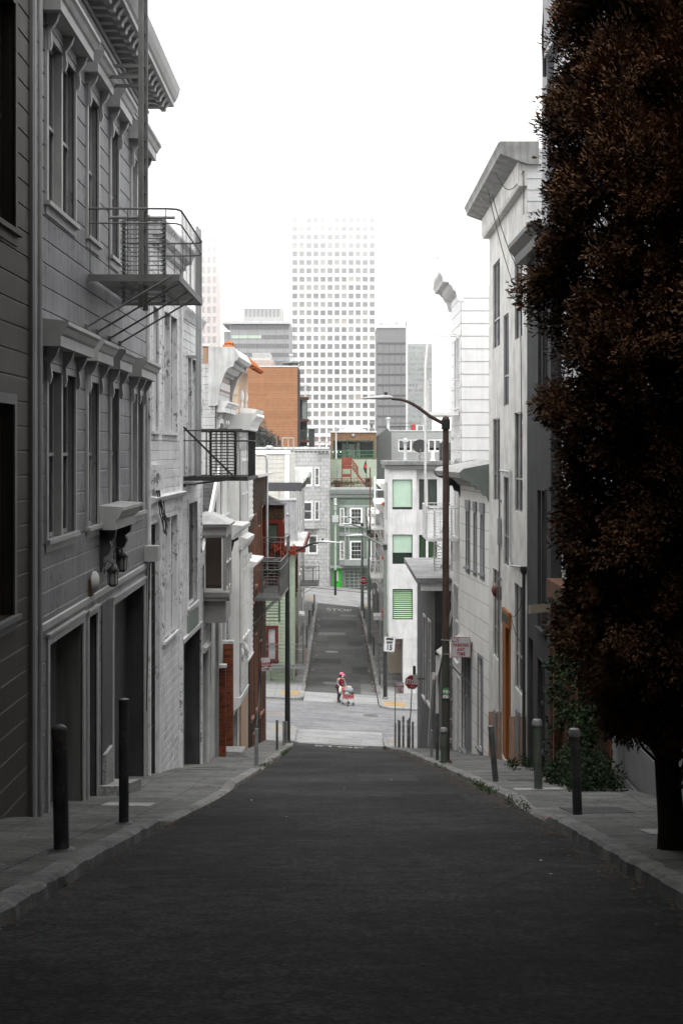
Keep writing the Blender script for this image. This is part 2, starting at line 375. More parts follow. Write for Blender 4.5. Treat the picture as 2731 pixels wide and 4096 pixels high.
RE=[(-60,2.7),(11,2.72),(21,2.98),(34,2.93),(56,2.64),(66,2.14),(70,2.2),(83,2.3),(146,2.13)]
KL=[(-60,.14),(19.2,.14),(20.6,.02),(29,.02),(30.5,.10),(38,.10),(40,.02),(44,.02),(46,.12),(64,.12),(68,.10),(69,.03),(80,.1),(200,.12)]
KR=[(-60,.15),(19.8,.15),(20.8,.03),(23.2,.03),(24.4,.13),(64,.13),(68,.10),(70,.05),(78,.1),(200,.12)]
kz=lambda s,x,y: gz(x,y)+pl(KL if s<0 else KR,y)
def strip(name,ys,xa,xb,mat,zo=0,nx=6,zf=None,kind='structure',label=None):
    vs=[];fs=[]
    for y in ys:
        a,b=xa(y),xb(y)
        for i in range(nx+1):
            x=lerp(a,b,i/nx); vs.append((x,y,(zf(x,y) if zf else gz(x,y))+zo))
    for j in range(len(ys)-1):
        for i in range(nx):
            k=j*(nx+1)+i; fs.append((k,k+1,k+nx+2,k+nx+1))
    mb=MB(); mb.add(vs,fs); o=mb.build(name,mat,recalc=False); tag(o,kind=kind)
    if label: o['label']=label
    return o
def ar(a,b,n): return [a+(b-a)*i/n for i in range(n+1)]
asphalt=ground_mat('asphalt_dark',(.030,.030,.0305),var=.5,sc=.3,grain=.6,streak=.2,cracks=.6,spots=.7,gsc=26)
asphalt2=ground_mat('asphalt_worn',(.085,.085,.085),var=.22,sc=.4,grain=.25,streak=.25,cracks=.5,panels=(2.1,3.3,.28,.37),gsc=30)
asphalt3=ground_mat('asphalt_cross',(.17,.17,.175),var=.15,sc=.5,grain=.2,streak=.35,cracks=.3,gsc=30)
conc=ground_mat('concrete_crossing',(.25,.25,.25),var=.18,sc=.6,grain=.2,streak=.3,cracks=.3)
walk=ground_mat('pavement_concrete',(.155,.155,.15),var=.35,sc=.9,grain=.35,streak=.3,cracks=.6,panels=(1.0,1.05,.14),spots=.25)
walk2=ground_mat('pavement_pale',(.24,.24,.235),var=.15,sc=.9,grain=.15,streak=.15,cracks=.3,panels=(1.2,1.3,.12))
kerbm=ground_mat('kerb_stone',(.21,.21,.205),var=.35,sc=2,grain=.25,streak=.1,cracks=.0,panels=(40,1.6,.25))
earth=ground_mat('earth',(.10,.095,.085),cracks=0)
strip('ground',[-60,-20,0,20,40,58,66,70,83,100,128,146,158,170,400,1500,4000],lambda y:-60 if y<170 else -1500,lambda y:60 if y<170 else 1500,earth,zo=-.45,nx=12)
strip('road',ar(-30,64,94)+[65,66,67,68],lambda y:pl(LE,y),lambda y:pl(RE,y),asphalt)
strip('crossing',ar(68,72,8),lambda y:-2.1,lambda y:2.2,conc,nx=8)
strip('cross_street',[70.6,71.3,72.],lambda y:2.2,lambda y:60,asphalt3,nx=40)
strip('cross_street',ar(72,78.5,7)+[80.],lambda y:-60,lambda y:60,asphalt3,nx=60)
strip('crossing',ar(80,83,6),lambda y:-1.95,lambda y:2.25,conc,nx=8)
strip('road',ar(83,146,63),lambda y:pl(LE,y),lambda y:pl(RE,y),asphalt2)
strip('crossing',ar(146,149.5,7),lambda y:-2.6,lambda y:2.6,conc,nx=8)
strip('cross_street',ar(149.5,156.5,7),lambda y:-60,lambda y:60,conc,nx=60)
# pavements, one sheet each, edged by a kerb with a rough stone face
WLN=[(-60,-4.6),(33,-4.5),(67,-3.5)]; WRN=[(-60,5.3),(47,5.2),(57,4.6),(67,4.0)]
def pavement(side,y0,y1,outer,mat,name,yn):
    E=LE if side<0 else RE
    strip(name,ar(y0,y1,yn),lambda y:pl(E,y)+side*.22,lambda y:outer(y),mat,zf=lambda x,y:kz(side,x,y)+.012*abs(x-pl(E,y)),nx=5)
def kerb(side,y0,y1,n,name='kerb'):
    E=LE if side<0 else RE; mb=MB(); ys=ar(y0,y1,n); vs=[]; r=random.Random(int(y0*10)+side)
    for y in ys:
        x=pl(E,y)+side*(r.random()-.5)*.035; j=side*(r.random())*.05
        z=kz(side,x,y); g0=gz(x,y)-.05
        vs+=[(x-side*.01,y,g0),(x+j*.3,y,z-.03+(r.random()-.5)*.012),(x+side*.035+j,y,z+.006),(x+side*.222,y,z+.008)]
    fs=[(i*4+k,i*4+k+1,i*4+k+5,i*4+k+4) for i in range(len(ys)-1) for k in range(3)]
    mb.add(vs,fs); tag(mb.build(name,kerbm,recalc=False),kind='structure')
pavement(-1,-30,67,lambda y:pl(WLN,y)-1.0,walk,'pavement',194)
pavement(1,-30,67,lambda y:pl(WRN,y)+1.2,walk,'pavement',194)
kerb(-1,-30,66,420); kerb(1,-30,66,420)
# corner pavements (fan out along the cross street)
def corner(pts,zf,mat,name='pavement',kerbside=True):
    """closed plan outline; skirt down to the road all round"""
    mb=MB(); top=[(x,y,zf(x,y)) for x,y in pts]; n=len(pts)
    cxx=sum(p[0] for p in pts)/n; cyy=sum(p[1] for p in pts)/n
    mb.add(top+[(cxx,cyy,zf(cxx,cyy))],[(i,(i+1)%n,n) for i in range(n)])
    low=[(x,y,zf(x,y)-.25) for x,y in pts]; mb.add(top+low,[(i,(i+1)%n,n+(i+1)%n,n+i) for i in range(n)])
    tag(mb.build(name,mat),kind='structure')
K=.11
def cg(x,y): return gz(x,y)+K
def arcc(cx,cy,r,a0,a1,n=8): return [(cx+r*math.cos(R(a0+(a1-a0)*i/n)),cy+r*math.sin(R(a0+(a1-a0)*i/n))) for i in range(n+1)]
def grid_corner(x0,x1,y0,y1,cut,mat):
    # dense enough to follow the tilt: split long runs in x
    xs=sorted({x0,x1}|{x for x in (-9,9) if x0<x<x1}); 
    for a,b in zip(xs,xs[1:]):
        last=(b==xs[-1]) ; first=(a==xs[0])
        pts=[(a,y0),(b,y0),(b,y1),(a,y1)]
        if cut=='ne' and last: pts=[(a,y0),(b,y0)]+arcc(b-1.0,y1-1.0,1.0,0,90)+[(a,y1)]
        if cut=='nw' and first: pts=[(b,y1)]+arcc(a+.9,y1-.9,.9,90,180)+[(a,y0),(b,y0)]
        if cut=='se' and last: pts=[(a,y1),(a,y0)]+arcc(b-.9,y0+.9,.9,-90,0)+[(b,y1)]
        if cut=='sw' and first: pts=[(b,y1),(a,y1)]+arcc(a+.9,y0+.9,.9,180,270)+[(b,y0)]
        corner(pts,cg,mat)
grid_corner(-60,-2.05,67.001,72.4,'ne',walk2)
grid_corner(2.2,60,67.001,70.6,'nw',walk2)
grid_corner(-60,-1.95,80,86.,'se',walk2)
grid_corner(2.3,60,78.6,86.,'sw',walk2)
pavement(-1,86,146,lambda y:-4.4,walk,'pavement',60)
pavement(1,86,146,lambda y:4.8,walk,'pavement',60)
kerb(-1,83,146,130); kerb(1,83,146,130)
grid_corner(-60,-2.3,146.001,149.4,'ne',walk2); grid_corner(2.5,60,146.001,149.4,'nw',walk2)
strip('pavement',[156.5,157,158.5],lambda y:-30,lambda y:30,walk2,zf=lambda x,y:gz(x,y)+.12,nx=40)
tag(MB().add([(x,156.5,gz(x,156.5)+d) for x in ar(-30,30,40) for d in (-.05,.12)],[(i*2,i*2+2,i*2+3,i*2+1) for i in range(40)]).build('kerb',kerbm,recalc=False),kind='structure')
# road patches and the white stop lettering, a few mm above the asphalt
patchd=ground_mat('patch_dark',(.05,.05,.05),cracks=.2); patchl=ground_mat('patch_pale',(.13,.13,.13),cracks=.2)
def patch(x0,x1,y0,y1,mat,zo=.004,name='road_patch'): strip(name,ar(y0,y1,4),lambda y:x0,lambda y:x1,mat,zo=zo,nx=3)
for p in [(-1.2,1.3,88,89.4,patchd),(.9,2.0,92,95.5,patchd),(-1.8,.2,97,100,patchd),(.7,1.9,108,112,patchd),(-1.6,.6,116,118,patchl),(-1.7,1.6,122,129,patchd),(0.2,1.8,133,135,patchl),(1.35,2.22,83.1,87.5,patchl)]:
    patch(*p)
white_line=ground_mat('road_paint',(.26,.26,.25),cracks=.8,grain=.4,var=.25)
def road_text(s,xc,y0,size,ln,mat,zo=.009,name='road_marking'):
    vs,fs=text_mesh(s,1,.02); xs=[v.x for v in vs]; ysv=[v.y for v in vs]; W0=max(xs)-min(xs); H0=max(ysv)-min(ysv)
    mb=MB(); out=[]
    for v in vs:
        x=xc+v.x/W0*size; y=y0+(v.y-min(ysv))/H0*ln; out.append((x,y,gz(x,y)+zo))
    mb.add(out,fs); return tag(mb.build(name,mat,recalc=False),kind='structure')
road_text('STOP',.1,138.6,2.5,3.0,white_line); road_text('STOP',.05,65.5,2.3,1.5,ground_mat('road_paint_worn',(.22,.22,.21),cracks=1,grain=.5,var=.3))
strip('road_marking',ar(67.5,67.75,1),lambda y:-1.9,lambda y:1.4,white_line,zo=.01,nx=8)
ylw=ground_mat('yellow_line',(.28,.2,.08),cracks=.5,var=.2)
strip('road_marking',[75.6,75.75],lambda y:-9,lambda y:-2.6,ylw,zo=.006,nx=6)
# manhole covers and lids
lidm=ground_mat('iron_lid',(.13,.13,.13),cracks=0); 
def lid(x,y,r,label,rim=True,mat=None,sy=1.0):
    z=gz(x,y); n=24; t=thing('manhole_cover',label,'manhole cover',(x,y,z))
    def ring(rr,zo): return [(x+rr*math.cos(2*math.pi*k/n),y+sy*rr*math.sin(2*math.pi*k/n),gz(x+rr*math.cos(2*math.pi*k/n),y+sy*rr*math.sin(2*math.pi*k/n))+zo) for k in range(n)]
    a,b,c=ring(r,.005),ring(r,.016),ring(r*.88,.016); m=MB(); m.add(a+b+c,[(k,(k+1)%n,n+(k+1)%n,n+k) for k in range(n)]+[(n+k,n+(k+1)%n,2*n+(k+1)%n,2*n+k) for k in range(n)]); m.build('rim',mat or conc,t,recalc=False)
    d=ring(r*.87,.010); m=MB(); m.add(d,[tuple(range(n))]);
    for q in range(-3,4):
        w=math.sqrt(max(0,1-(q/4)**2))*r*.75; yy=y+q*r*.2*sy; m.add([(x-w,yy-.012,gz(x-w,yy)+.016),(x+w,yy-.012,gz(x+w,yy)+.016),(x+w,yy+.012,gz(x+w,yy)+.016),(x-w,yy+.012,gz(x-w,yy)+.016)],[(0,1,2,3)])
    m.build('lid',mat or lidm,t,recalc=False)
lid(1.75,76.5,.52,'round iron manhole cover set in the cross street asphalt')
lid(-.45,104.,.5,'pale manhole lid in the far road above the crossing walker',mat=conc)
lid(-.5,87.2,.42,'small round lid in the far road just behind the walker')
# tactile pads
pad=ground_mat('tactile_yellow',(.34,.235,.12),var=.2,cracks=0,grain=.2)
def tactile(x0,x1,y0,y1,label):
    t=thing('tactile_pad',label,'tactile paving',((x0+x1)/2,y0,cg(x0,y0)),'yellow tactile pads at the kerbs')
    m=MB(); m.hexa([(x0,y0,cg(x0,y0)),(x1,y0,cg(x1,y0)),(x1,y1,cg(x1,y1)),(x0,y1,cg(x0,y1))]+[(x0,y0,cg(x0,y0)+.012),(x1,y0,cg(x1,y0)+.012),(x1,y1,cg(x1,y1)+.012),(x0,y1,cg(x0,y1)+.012)]); m.build('plate',pad,t)
    m=MB(); nx=int((x1-x0)/.075)
    for i in range(nx):
        xx=x0+(i+.5)*(x1-x0)/nx; m.hexa([(xx-.02,y0+.05,cg(xx,y0)+.0125),(xx+.02,y0+.05,cg(xx,y0)+.0125),(xx+.02,y1-.05,cg(xx,y1)+.0125),(xx-.02,y1-.05,cg(xx,y1)+.0125),(xx-.02,y0+.05,cg(xx,y0)+.022),(xx+.02,y0+.05,cg(xx,y0)+.022),(xx+.02,y1-.05,cg(xx,y1)+.022),(xx-.02,y1-.05,cg(xx,y1)+.022)])
    m.build('ribs',pad,t)
tactile(-3.25,-2.25,81.0,82.3,'yellow tactile pad on the far left corner by the pale green house')
tactile(2.6,3.75,79.2,80.5,'yellow tactile pad on the far right corner under the white stucco building')
tactile(-3.3,-2.3,70.0,71.3,'yellow tactile pad on the near left corner beyond the lamp post')
tactile(2.55,3.5,68.3,69.6,'yellow tactile pad behind the cluster of peeling posts')
tactile(-3.3,-2.4,147,148.4,'faint yellow tactile pad at the far end of the left pavement')
tactile(2.6,3.4,147,148.4,'faint yellow tactile pad at the far end of the right pavement')
# small litter and leaves along the kerbs
def scatter(name,spots,mat,n,size,seed,label,kind='stuff',flat_=True):
    r=random.Random(seed); mb=MB()
    for i in range(n):
        x,y=spots(r); s=size*(.5+r.random()); a=r.random()*6.28; z=gz(x,y)+.012+r.random()*.02
        ca,sa=math.cos(a)*s,math.sin(a)*s; tl=(r.random()-.5)*s*.8
        mb.quad((x-ca,y-sa,z),(x+sa*.6,y-ca*.6,z+abs(tl)),(x+ca,y+sa,z+abs(tl)*.4),(x-sa*.6,y+ca*.6,z+.004))
    o=mb.build(name,mat,recalc=False); tag(o,label,'litter',kind=kind); return o
leafm=foliage('dry_leaf',(.055,.03,.016),(.10,.065,.04),(.03,.02,.015)); paperm=flat('paper',(.5,.5,.48),.8)
scatter('fallen_leaves',lambda r:((lambda y:(pl(RE,y)-abs(r.gauss(0,.22))-.02,y))(r.uniform(10,60))),leafm,1000,.026,3,'dry brown leaves lying in the right gutter of the near road')
scatter('fallen_leaves',lambda r:((lambda y:(pl(RE,y)-abs(r.gauss(0,.12))-.02,y))(r.uniform(84,135))),leafm,1100,.05,4,'dry brown leaves lying in the right gutter of the far road')
scatter('fallen_leaves',lambda r:((lambda y:(pl(LE,y)+abs(r.gauss(0,.1))+.02,y))(r.uniform(84,135))),leafm,500,.045,5,'dry leaves lying in the left gutter of the far road')
scatter('fallen_leaves',lambda r:((lambda y:(pl(LE,y)+abs(r.gauss(0,.08))+.02,y))(r.uniform(10,50))),leafm,350,.025,6,'dry leaves lying in the left gutter of the near road')
scatter('litter',lambda r:((lambda y:(r.choice((pl(RE,y)-abs(r.gauss(0,.2))-.03,pl(LE,y)+abs(r.gauss(0,.3))+.03)),y))(r.uniform(86,135))),paperm,46,.075,8,'scraps of white paper lying along the gutters of the far road')
scatter('litter',lambda r:(r.uniform(-2.,2.6),r.uniform(11,60)),paperm,7,.025,9,'small pale scraps of paper lying on the near road')

# tar seams and old trench patches on the near road
tar=ground_mat('tar_seam',(.010,.010,.010),cracks=0,grain=.2,rough=.7)
def seam(x0,y0,x1,y1,w,seed):
    r=random.Random(seed); n=max(6,int(math.hypot(x1-x0,y1-y0)/.35)); pts=[]
    for i in range(n+1): t=i/n; pts.append((lerp(x0,x1,t)+r.gauss(0,.035),lerp(y0,y1,t)+r.gauss(0,.05)))
    vs=[];dx,dy=x1-x0,y1-y0;l=math.hypot(dx,dy);nx,ny=-dy/l,dx/l
    for x,y in pts:
        q=w*(.5+r.random()); vs+=[(x-nx*q,y-ny*q,gz(x-nx*q,y-ny*q)+.0085),(x+nx*q,y+ny*q,gz(x+nx*q,y+ny*q)+.0085)]
    tag(MB().add(vs,[(2*i,2*i+1,2*i+3,2*i+2) for i in range(n)]).build('road_seam',tar,recalc=False),kind='structure')
for a in ((.35,38,.1,64,.012,2),(-2.2,30.5,2.8,31.2,.012,3),(-1.4,17,.2,18.2,.010,4),(1.1,21,2.9,23.5,.010,5),(-2.1,47,2.6,46.4,.014,6),(1.3,12.5,2.6,16,.009,7),(-2.2,13,-1.0,15.5,.009,8),(-1.1,39,-.9,52,.011,9)): seam(*a)
pn=ground_mat('patch_near',(.040,.040,.041),var=.3,cracks=.4,grain=.5,gsc=26); pd=ground_mat('patch_near_dark',(.021,.021,.021),var=.3,cracks=.2,grain=.5,gsc=26)
for p in [(.5,1.9,33,36.5,pn),(-1.7,-.5,41,45,pd),(.3,2.2,50,53,pn),(-1.6,.1,56,58.5,pn),(1.2,2.3,25.5,27.5,pd)]: patch(*p)
# ---------------------------------------------------------------- left row of houses, near to far
pA=paint('brown_boards',(.062,.052,.044),.6,.18,1.2,streak=.25)
pAt=paint('brown_house_trim',(.16,.16,.16),.6,.1)
pB=paint('grey_boards',(.235,.235,.248),.55,.18,1.1,streak=.3,chips=.3,chipc=(.08,.09,.09))
pBt=paint('grey_trim',(.40,.40,.395),.5,.08,streak=.12)
pC=paint('pale_grey_peeling',(.72,.72,.735),.6,.12,1.4,streak=.12,chips=.3,chipc=(.14,.15,.13))
pCt=paint('pale_grey_trim',(.72,.72,.73),.55,.1,streak=.2,chips=.5,chipc=(.2,.2,.19))
pW=paint('white_boards',(.56,.56,.555),.55,.1,streak=.25,chips=.2)
pWt=paint('white_trim',(.72,.72,.71),.5,.06,streak=.15)
pWd=paint('dirty_white_trim',(.56,.56,.55),.6,.15,streak=.3)
gdoor=paint('garage_door_grey',(.15,.152,.145),.6,.15,1,streak=.3)
iron=paint('black_iron',(.035,.036,.035),.5,.2,bump=.1)
irong=paint('grey_iron',(.13,.135,.13),.5,.2,bump=.1)
galv=paint('galvanised',(.32,.33,.33),.4,.15,metal=.3,bump=.05)
granite=ground_mat('granite',(.26,.26,.255),grain=.8,cracks=0,streak=0,gsc=130)
curt=paint('grey_curtain',(.42,.42,.41),.9,.1); curtw=paint('white_curtain',(.5,.5,.48),.9,.1,streak=.25)
brk=bricks('red_brick',(.22,.05,.02),(.09,.022,.012),(.10,.07,.05),.32,.105,.012,var=.5)
shing=bricks('roof_shingle',(.10,.10,.10),(.055,.055,.055),(.02,.02,.02),.28,.13,.008)

# A: dark brown house, nearest on the left
A,fA,nA,_=house('brown_house','dark brown boarded house filling the near left edge of the street',-1,-4.45,-16,-4.45,20.6,21,-7.5,pA,.345,.022,VEE,
   ops=[(33.0,35.45,3.0,6.1),(33.0,35.4,-2.25,.62),(27,29.5,3.0,6.1),(27,29.5,-2.25,.62),(20,22.5,3,6.1)])  # unseen top and uphill length raised and extended to shade the street
for i,(a,b,c,d) in enumerate([(33.0,35.45,3.0,6.1),(33.0,35.4,-2.25,.62),(27,29.5,3.0,6.1),(27,29.5,-2.25,.62),(20,22.5,3,6.1)]):
    window(A,fA,a,b,c,d,pAt if i in(1,3) else pA,glass,dark,rec=.2,cas=.14,cth=.05,blind=(curtw if i==1 else None),bfrac=.45)
m=MB(); m.box(fA,36.43,36.6,-7.4,21,.023,.07); m.build('corner_board',pAt,A)
# B: the grey house
yb=20.603
opB=[]
rowL=[(21.62,23.85,2),(25.1,26.18,1),(27.62,28.6,1),(30.42,32.2,2)]
for a,b,n in rowL: opB+=[(a-yb,b-yb,-1.36,1.22),(a-yb,b-yb,3.78,6.32)]
gar=[(21.75,24.65,-9,-2.98),(25.2,26.1,-9,-2.97),(28.0,32.45,-9,-3.05)]
opB+=[(a-yb,b-yb,c,d) for a,b,c,d in gar]
B,fB,nB,LB=house('grey_house','tall grey boarded house with heavy window hoods and bracketed cornice',-1,-4.45,yb,-4.45,33.0,8.2,-8.5,pB,.355,.022,VEE,ops=opB,roofmat=M_roof)
for i,(a,b,n) in enumerate(rowL):
    window(B,fB,a-yb,b-yb,-1.36,1.22,pBt,glass,dark,rec=.12,cas=.11,cth=.06,cols=n,blind=curt,bfrac=.5 if n==2 else 1,hood=.42 if n==2 else .38,hz=.22)
    window(B,fB,a-yb,b-yb,3.78,6.32,pBt,glass,dark,rec=.12,cas=.11,cth=.06,cols=n,blind=curt,bfrac=.5,hood=.42 if n==2 else .38,hz=.16)
# main cornice
L=33.0-yb; m=MB()
m.prof(fB,[(0,7.62),(.05,7.62),(.05,7.72),(0,7.72)],-.05,L+.05)
m.prof(fB,[(0,8.02),(.62,8.02),(.62,8.12),(.66,8.16),(.72,8.28),(.76,8.42),(.76,8.47),(0,8.47)],-.1,L+.3)
m.prof(fB,[(0,7.18),(.06,7.18),(.06,7.22),(.035,7.24),(0,7.24)],-.05,L+.05); m.prof(fB,[(0,7.34),(.05,7.34),(.05,7.38),(0,7.38)],-.05,L+.05)
m.build('cornice',pBt,B)
m=MB()
for i in range(int(L/.075)): m.ball(fB.P(.04+i*.075,7.82,.045),.05,6,.9,.75,1)
m.build('rope_moulding',pBt,B)
for i in range(27):
    u=.12+i*.468
    k=MB(); k.prof(fB,[(.0,7.9),(.30,7.9),(.36,7.86),(.42,7.86),(.47,7.9),(.52,7.97),(.56,8.019),(0,8.019)],u-.085,u+.085); k.prof(fB,[(.36,7.84),(.46,7.84),(.48,7.9),(.38,7.9)],u-.1,u+.1); k.build('cornice_bracket',pBt,B)
# corner board with pipe, garages, doorway
m=MB(); m.box(fB,.0,.16,-7.5,7.6,.023,.06); m.tube([fB.P(.24,-5.4,.09),fB.P(.24,7.5,.09)],.035); m.build('corner_board',pBt,B)
m=MB(); m.box(fB,L-.14,L,-7.5,7.6,.023,.05); m.build('corner_board',pBt,B)
def garage(root,fr,u0,u1,zt,zb,mat,fmat,rec=.4,cas=.14,panels=0,name='garage_door'):
    m=MB()
    for a,b in ((u0-cas,u0),(u1,u1+cas)): m.box(fr,a,b,zb,zt+cas,-.02,.055)
    m.box(fr,u0,u1,zt,zt+cas,-.02,.055); m.box(fr,u0-cas-.03,u1+cas+.03,zt+cas,zt+cas+.04,-.02,.09)
    e=.004; j=MB(); j.quad(fr.P(u0+e,zb,0),fr.P(u0+e,zt-e,0),fr.P(u0+e,zt-e,-rec),fr.P(u0+e,zb,-rec)); j.quad(fr.P(u1-e,zb,0),fr.P(u1-e,zt-e,0),fr.P(u1-e,zt-e,-rec),fr.P(u1-e,zb,-rec)); j.quad(fr.P(u0+e,zt-e,0),fr.P(u1-e,zt-e,0),fr.P(u1-e,zt-e,-rec),fr.P(u0+e,zt-e,-rec))
    m.build('door_frame',fmat,root); j.build('door_jamb',mat,root,recalc=False)
    d=MB(); d.box(fr,u0,u1,zb,zt,-rec-.06,-rec)
    if panels:
        n=panels; h=(zt-zb)/n
        for i in range(n): d.box(fr,u0+.08,u1-.08,zb+i*h+.05,zb+(i+1)*h-.05,-rec,-rec+.02)
    return d.build(name,mat,root)
garage(B,fB,21.75-yb,24.65-yb,-2.98,-6.2,gdoor,pBt,.42)
garage(B,fB,25.2-yb,26.1-yb,-2.97,-6.6,paint('dark_grey_door',(.06,.06,.062),.5,.15),pBt,.3,cas=.1,name='door')
d=garage(B,fB,28.0-yb,32.45-yb,-3.05,-7.8,paint('dark_garage',(.05,.05,.052),.6,.3,1,streak=.3),pBt,.35,cas=.12)
m=MB(); m.box(fB,26.6-yb,27.75-yb,-6.9,-2.9,.023,.05); m.build('pilaster',paint('dark_pilaster',(.07,.07,.075),.5,.15),B)
m=MB(); m.box(fB,26.62-yb,27.5-yb,-6.75,-5.7,.05,.12); m.build('granite_base',granite,B)
m=MB(); m.hexa([fB.P(26.3-yb,-6.6,.02),fB.P(28.2-yb,-6.9,.02),fB.P(28.2-yb,-6.9,.55),fB.P(26.3-yb,-6.6,.45),fB.P(26.3-yb,-6.22,.02),fB.P(28.2-yb,-6.52,.02),fB.P(28.2-yb,-6.52,.55),fB.P(26.3-yb,-6.22,.45)]); m.build('doorstep',granite,B)
# hood over the doorway on a scroll bracket
hd=MB(); hd.prof(fB,[(.02,-1.48),(.34,-1.48),(.34,-1.30),(.40,-1.26),(.46,-1.14),(.50,-1.12),(.50,-1.06),(.02,-1.03)],26.3-yb,28.9-yb); hd=hd.build('door_hood',pBt,B)
for q in (26.55,28.5):
    k=MB(); k.prof(fB,[(.02,-1.481),(.32,-1.481),(.30,-1.62),(.20,-1.70),(.24,-1.80),(.17,-1.95),(.08,-2.0),(.10,-2.12),(.02,-2.3)],q-yb-.09,q-yb+.09); k.build('bracket',paint('dark_scroll',(.05,.05,.05)),hd)
# the lower belt
m=MB(); m.prof(fB,[(.02,-2.72),(.05,-2.72),(.05,-2.62),(.02,-2.6)],.2,L-.2); m.build('belt_moulding',pBt,B)
# wall lanterns, bell, meter boxes
def lantern(fr,u,z,w,label,sc=1):
    c=fr.P(u,z,w); t=thing('wall_lantern',label,'lantern',tuple(c),'black lanterns beside the garage pilaster')
    m=MB(); m.tube([fr.P(u,z+.18*sc,.06),fr.P(u,z+.30*sc,w*.5),fr.P(u,z+.24*sc,w)],.012*sc,6); m.lathe(fr.P(u,z+.1*sc,.055),[(.05*sc,0),(.05*sc,.02)],10,(1,0,0)); m.build('arm',iron,t)
    m=MB(); m.lathe(c,[(.11*sc,.10*sc),(.13*sc,.11*sc),(.05*sc,.19*sc),(.03*sc,.2*sc),(.015*sc,.26*sc)],6); m.build('cap',iron,t)
    m=MB(); 
    for k in range(6):
        a=k*math.pi/3; m.bar(c+Vector((.085*sc*math.cos(a),.085*sc*math.sin(a),-.15*sc)),c+Vector((.1*sc*math.cos(a),.1*sc*math.sin(a),.1*sc)),.008*sc)
    m.lathe(c,[(.09*sc,-.16*sc),(.095*sc,-.14*sc),(.06*sc,-.19*sc)],6); m.build('cage',iron,t)
    m=MB(); m.lathe(c,[(.078*sc,-.14*sc),(.09*sc,.1*sc)],6); m.build('lamp_glass',paint('frosted_glass',(.2,.2,.19),.3,.1),t)
lantern(fB,26.75-yb,-2.38,.22,'black lantern on the near side of the garage pilaster, closer to the door')
lantern(fB,27.9-yb,-2.2,.22,'black lantern hung slightly higher beside the big garage opening')
t=thing('alarm_bell','round white alarm bell on the grey wall above the narrow door','alarm bell',tuple(fB.P(25.4-yb,-2.36,.05)))
MB().lathe(fB.P(25.4-yb,-2.36,.08),[(.2,0),(.2,.03),(.16,.08),(.05,.11)],18,(1,0,0)).build('gong',paint('bell_white',(.38,.38,.36),.5),t)
MB().box(fB,25.25-yb,25.5-yb,-2.6,-2.3,.023,.08).build('back_box',paint('bell_box',(.10,.07,.03)),t)
t=thing('meter_box','grey metal utility box at the far end of the grey house','utility box',tuple(fB.P(32.6-yb,-2.4,.1)))
MB().box(fB,32.5-yb,32.95-yb,-2.55,-2.2,.023,.34).build('case',pBt,t)
m=MB(); m.tube([fB.P(32.7-yb,-2.55,.15),fB.P(32.7-yb,-2.8,.12),fB.P(32.7-yb,-6,.05)],.014,6); m.build('cable',iron,t)

